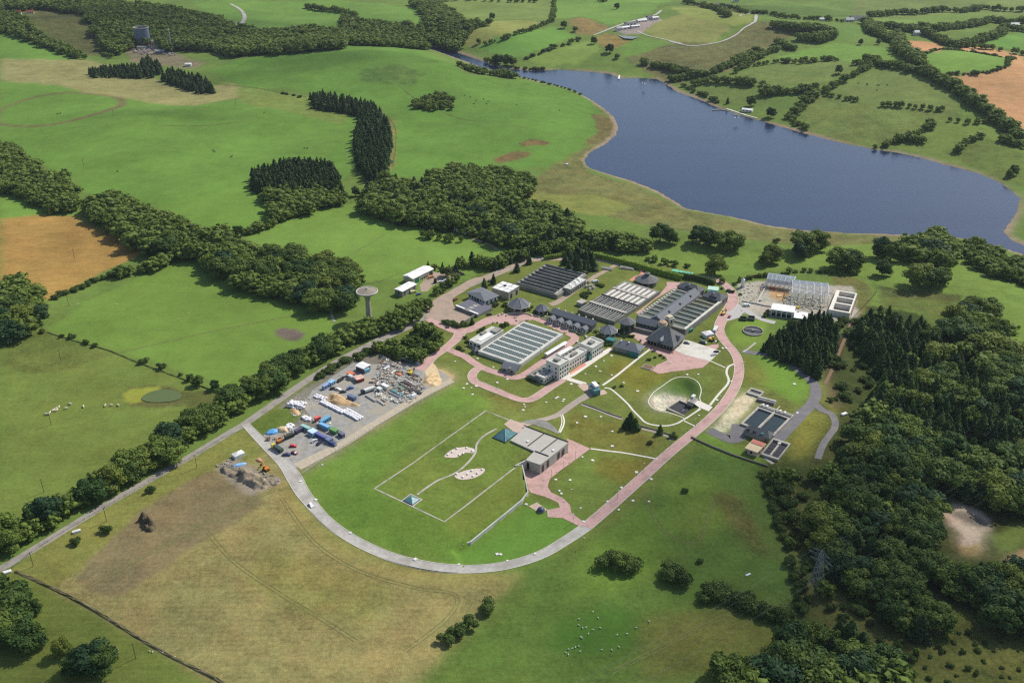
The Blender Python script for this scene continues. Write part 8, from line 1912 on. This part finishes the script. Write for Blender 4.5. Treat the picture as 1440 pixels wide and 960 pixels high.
# ---------------- animals
def beast(name, L_, h, m_):
    mb = MB(); V, Fc = ICO2; n = V.copy(); n = n * np.array([L_ * .5, L_ * .23, h * .3]); n[:, 2] += h * .66; mb.add(n, [tuple(f) for f in Fc]); hd = V * np.array([L_ * .16, L_ * .09, h * .13]) + np.array([L_ * .58, 0, h * .62]); mb.add(hd, [tuple(f) for f in Fc])
    mb.bar((L_ * .38, 0, h * .7), (L_ * .56, 0, h * .66), L_ * .09, 6)
    for x in (-.33, .33):
        for y in (-.12, .12): mb.bar((x * L_, y * L_, 0), (x * L_, y * L_, h * .55), L_ * .045, 5)
    for y in (-.07, .07): mb.bar((L_ * .53, y * L_, h * .72), (L_ * .5, y * 2 * L_, h * .76), L_ * .02, 3)
    me = bpy.data.meshes.new(name); me.from_pydata(mb.v, [], mb.f); me.materials.append(m_); return me
me_s = beast('sheep', 1.0, .8, mat('fleece', (208,204,186), var=.1)); me_c = beast('cow', 2.3, 1.45, mat('dark_hide', (52,42,36), var=.1)); me_w = beast('cow', 2.3, 1.45, mat('pale_hide', (216,204,178), var=.1))
def herd(pts, me, name, cat, label, group):
    for i, px in enumerate(pts):
        o = bpy.data.objects.new(name, me); COL.objects.link(o); o.location = W1(*px); o.rotation_euler = (0, 0, (i * 2.399) % 6.28); tag(o, label, cat, group)
herd(Vs((855,43),(855,77),(877,92),(896,90),(936,103),(975,92),(964,37),(910,125),(866,143),(874,150),(855,195),(837,202),(820,208),(797,213),(783,232),(797,242),(863,225),(985,216),(1040,216),(1081,200),(1072,131),(1125,126),(1178,92),(1250,55),(935,3)), me_s, 'sheep', 'sheep', 'white sheep grazing in the lower meadow at the bottom edge', 'sheep in the lower meadow')
herd(Vb((195,850),(205,848),(212,843),(225,835),(232,830),(240,825),(250,820),(241,833),(278,825),(297,806),(353,817)), me_w, 'cow', 'cow', 'cream coloured cow of the bunch left of the pond', 'cream cattle near the pond')
herd(Vb((470,812),(500,812),(445,812)), me_w, 'cow', 'cow', 'cream coloured cow just below the pond', 'cream cattle below the pond')
herd(Vb((220,400),(300,388),(330,385),(490,385),(580,447),(735,455),(755,448),(795,425),(635,493),(665,490),(965,462),(1408,128),(1392,160)), me_s, 'sheep', 'sheep', 'white sheep scattered over the bright pastures', 'sheep in the pastures')
herd(Vc((495,882),(632,888),(645,890),(688,893),(737,912)), me_s, 'sheep', 'sheep', 'white sheep in the grassy corner field', 'sheep in the corner field')
herd(V2((40,745),(48,760),(20,735),(215,630),(100,630),(378,712),(360,708)), me_s, 'sheep', 'sheep', 'white sheep in the field above the sheds', 'sheep above the sheds')
herd(Vf((243,483),(255,480)), me_c, 'cow', 'cow', 'dark cow inside the gallop ring', 'cattle in the ring')
herd(Vf((905,642),(900,636),(980,660),(975,664),(1285,628),(1297,628),(497,724),(1115,478)), me_c, 'cow', 'cow', 'dark cow out in the big pasture', 'cattle in the big pasture')
herd(Vr((42,707),(115,712),(120,718),(205,722),(218,724),(285,722),(200,765)), me_c, 'cow', 'cow', 'dark cow in the field beyond the lake', 'cattle beyond the lake')
herd(Vm((520,405),(545,412),(570,425),(600,420),(620,430),(612,440),(920,467),(740,445),(560,440)), me_c, 'cow', 'cow', 'dark cow on the lakeside hill pasture', 'cattle on the hill pasture')
# odd white things
for px, sz, lab in (((108,748),(4,1.6,1.2),'white feed trough by the country road'), ((1256,790),(5,1.2,.6),'white upturned boat lying in the scrub'), ((1052,808),(3,1,.5),'white trough in the lower meadow'), ((1324,795),(5,3,2.4),'small pale hut at the foot of the quarry pit'), ((700+50,925-10),(2,1.5,1.5),'x'), ((1187,583),(4,2,1.2),'white slab beside the curved lane end'), ((797,232),(3,2,1.5),'white trailer on the rough lake shore'), ((803,240-8),(4,1.5,.6),'x'), ((10,805),(4,2,1.0),'white gate wall at the road end of the dry field')):
    if lab == 'x': continue
    c = W1(*px); mb = MB().box((0, 0, -.1), sz, .5).box((0, 0, sz[2] - .1), (sz[0] * .8, sz[1] * .7, .15), .5); o = mb.build('hut' if 'hut' in lab else 'trough' if 'trough' in lab else 'trailer' if 'trailer' in lab else 'slab', M_whiteR); o.location = c; tag(o, lab, 'hut' if 'hut' in lab else 'object')
c = W1(*Vc((320,384))[0])
# planting beds around the plaza buildings
def shrubs(pts, h, label, group, wf=1.2):
    for i, px in enumerate(pts):
        c = W1(*px); me, _ = HI['bush'][i % 4]; o = bpy.data.objects.new('garden_shrub', me); COL.objects.link(o); s_ = h / 10 * (.8 + .4 * ((i * 7) % 5) / 5); o.location = (c.x, c.y, c.z - .1); o.rotation_euler = (0, 0, i); o.scale = (s_ * wf, s_ * wf, s_); tag(o, label, 'shrub', group)
if 'HI' in globals():
    shrubs(A3((620,560),(660,580),(700,600),(650,620),(750,450),(800,440),(680,540),(830,600),(860,570),(870,620)), 2.4, 'green shrub between the office and the largest rotunda', 'shrubs by the office')
    shrubs(A2((340,330),(390,400),(420,430),(600,430),(640,440),(300,370),(250,380),(130,370),(60,370),(200,400)), 2.4, 'green shrub at the foot of the rotundas', 'shrubs by the rotundas')
    shrubs(A4((210,420),(240,440),(290,410),(340,400),(520,260),(480,250),(560,280),(300,450)), 2.8, 'green shrub beside the inner road', 'shrubs on the inner road')
    shrubs(B1((180,500),(220,480),(250,510),(380,330),(440,290),(490,260),(40,590),(90,600),(140,640),(180,430),(860,180),(900,210),(780,220)), 2.2, 'green shrub around the plant room', 'shrubs by the plant room')
    shrubs(A6((340,540),(400,520),(470,530),(60,640),(100,660),(20,670),(210,440),(300,450)), 2.2, 'green shrub beside the low slate building', 'shrubs by the slate building')
    shrubs(A1((1330,280),(1360,300),(1400,310),(1340,320),(60,900),(150,920),(30,870),(1000,60),(900,50),(1180,90),(1250,70),(1300,110)), 2.0, 'green shrub near the laboratory range', 'shrubs by the laboratory')
    shrubs(Z5((250,600),(440,620),(680,400),(720,380),(770,360),(800,380),(380,630)), 1.8, 'low shrub on the lawn by the kiosk', 'shrubs on the lawn')
    shrubs(Z3((90,400),(150,420),(180,430),(240,450),(460,610),(480,620),(470,590),(450,630)), 2.4, 'shrub near the building site gate', 'shrubs at the site gate')
def place_small(name, cat, pts, size, m_, label, group, rz=.6):
    me0 = None
    for i, px in enumerate(pts):
        c = W1(*px)
        if me0 is None:
            mb = MB().box((0, 0, -.1), size, 0).box((0, 0, size[2] - .1), (size[0] * .7, size[1] * .7, .3), 0); o = mb.build(name, m_); me0 = o.data
        else: o = bpy.data.objects.new(name, me0); COL.objects.link(o)
        o.location = c; o.rotation_euler = (0, 0, rz + .3 * (i % 3)); tag(o, label, cat, group)
place_small('planter', 'planter', A2((60,505),(260,545),(330,470),(560,500),(640,520),(700,700),(900,760),(660,735)) + A3((740,760),(800,745),(870,770),(1040,850),(1220,850),(650,890),(720,880)), (1.8, 1.2, 1.0), M_wallB, 'small stone planter on the pink plaza near the garden wall', 'planters on the plaza')
place_small('plant_cabinet', 'cabinet', A4((300,290),(350,330),(380,270),(90,250),(160,200),(330,210)) + Z2((180,380),(210,395),(230,340)), (2.6, 1.8, 1.7), M_conc, 'grey plant cabinet between the two dark bed blocks', 'plant cabinets by the inner road')
place_small('valve_box', 'box', A1((360,660),(330,640),(120,820),(900,290),(860,260),(1010,180),(180,740),(430,600)), (2.0, 1.4, 1.2), M_concL, 'pale valve box along the pink drive behind the mixing tanks', 'valve boxes by the mixing tanks')
place_small('vent_cowl', 'vent', A6((330,470),(420,440),(470,400),(240,500),(560,420),(610,600)), (1.3, 1.3, 1.6), M_lead, 'grey vent cowl in the shaded court beside the pump house', 'vent cowls in the court')
for px, a, b_, lab in ((Z2((325,230))[0], 9, 5, 'low grey roofed planter bed beside the inner road, nearer the conifers'), (Z2((490,225))[0], 12, 5, 'long low stone planter bed beside the perimeter road bend')):
    c = W1(*px); o = MB().box((0, 0, -.2), (a, b_, 1.0), 0).box((0, 0, .8), (a * .8, b_ * .7, .3), 0).build('stone_bed', M_deck); o.location = c; o.rotation_euler = (0, 0, -.35); tag(o, lab, 'planter')
F = Fr(Z5((610,455))[0], Z5((690,480))[0], Z5((640,425))[0], .6); r = root_at('covered_pit', F.c(), 'flat brown covered pit beside the forecourt', 'pit'); MB().prism(F.q(0, 1, 0, 1), -.3, .6).build('kerb', M_conc, r); MB().prism(F.q(.08, .92, .1, .9), .6, .75).build('cover', M_brown, r)

# ================================================================ CLOUDS AND AIR
cm = bpy.data.materials.new('cloud'); cm.use_nodes = True; nt = cm.node_tree; nt.nodes.clear()
o_ = nt.nodes.new('ShaderNodeOutputMaterial'); d_ = nt.nodes.new('ShaderNodeBsdfDiffuse'); d_.inputs['Color'].default_value = (.9, .9, .92, 1); t_ = nt.nodes.new('ShaderNodeBsdfTransparent'); x_ = nt.nodes.new('ShaderNodeMixShader'); x_.inputs['Fac'].default_value = .065
nt.links.new(t_.outputs[0], x_.inputs[1]); nt.links.new(d_.outputs[0], x_.inputs[2]); nt.links.new(x_.outputs[0], o_.inputs['Surface'])
def cloud(px, rx, ry, n, seed, rz=0.0):
    """small cumulus high above, standing where its shade falls on the photo point"""
    g = G(*px); Hc = 1250.0; k = Hc / sd.z; c = (g[0] + sd.x * k, g[1] + sd.y * k, Hc); rg = np.random.default_rng(seed); V0, F0 = ICO2; Vs = []; Fs = []; off = 0
    ca, sa = math.cos(rz), math.sin(rz)
    for i in range(n):
        p = rg.normal(0, .42, 2); r_ = rg.uniform(.28, .6); V = V0 * rg.uniform(.85, 1.15, (len(V0), 1)); x = (p[0] + V[:, 0] * r_) * rx; y = (p[1] + V[:, 1] * r_) * ry
        Vs.append(np.column_stack([x * ca - y * sa, x * sa + y * ca, V[:, 2] * r_ * min(rx, ry) * .5 + rg.uniform(-10, 25)])); Fs.append(F0 + off); off += len(V0)
    o = np_mesh('cloud', np.vstack(Vs), np.vstack(Fs), cm, smooth=True); o.location = c; o['kind'] = 'structure'
cloud((230,34), 430, 210, 16, 1); cloud((430,96), 190, 90, 10, 2); cloud((240,167), 130, 40, 8, 3)
cloud((1340,800), 200, 120, 9, 4, -.6); cloud((1120,960), 130, 70, 6, 6); cloud((1130,22), 300, 170, 8, 7); cloud((20,930), 110, 70, 8, 8)
cloud((40,330), 60, 30, 5, 9)
hz = MB(); hz.box((0, 6000, -70), (19400, 22400, 430)); ho = hz.build('haze', None); ho['kind'] = 'stuff'
hm = bpy.data.materials.new('haze'); hm.use_nodes = True; nt = hm.node_tree; nt.nodes.clear(); o_ = nt.nodes.new('ShaderNodeOutputMaterial'); pv = nt.nodes.new('ShaderNodeVolumePrincipled')
pv.inputs['Color'].default_value = (.80, .88, 1.0, 1); pv.inputs['Density'].default_value = HAZE; pv.inputs['Anisotropy'].default_value = .25; nt.links.new(pv.outputs[0], o_.inputs['Volume']); ho.data.materials.append(hm)
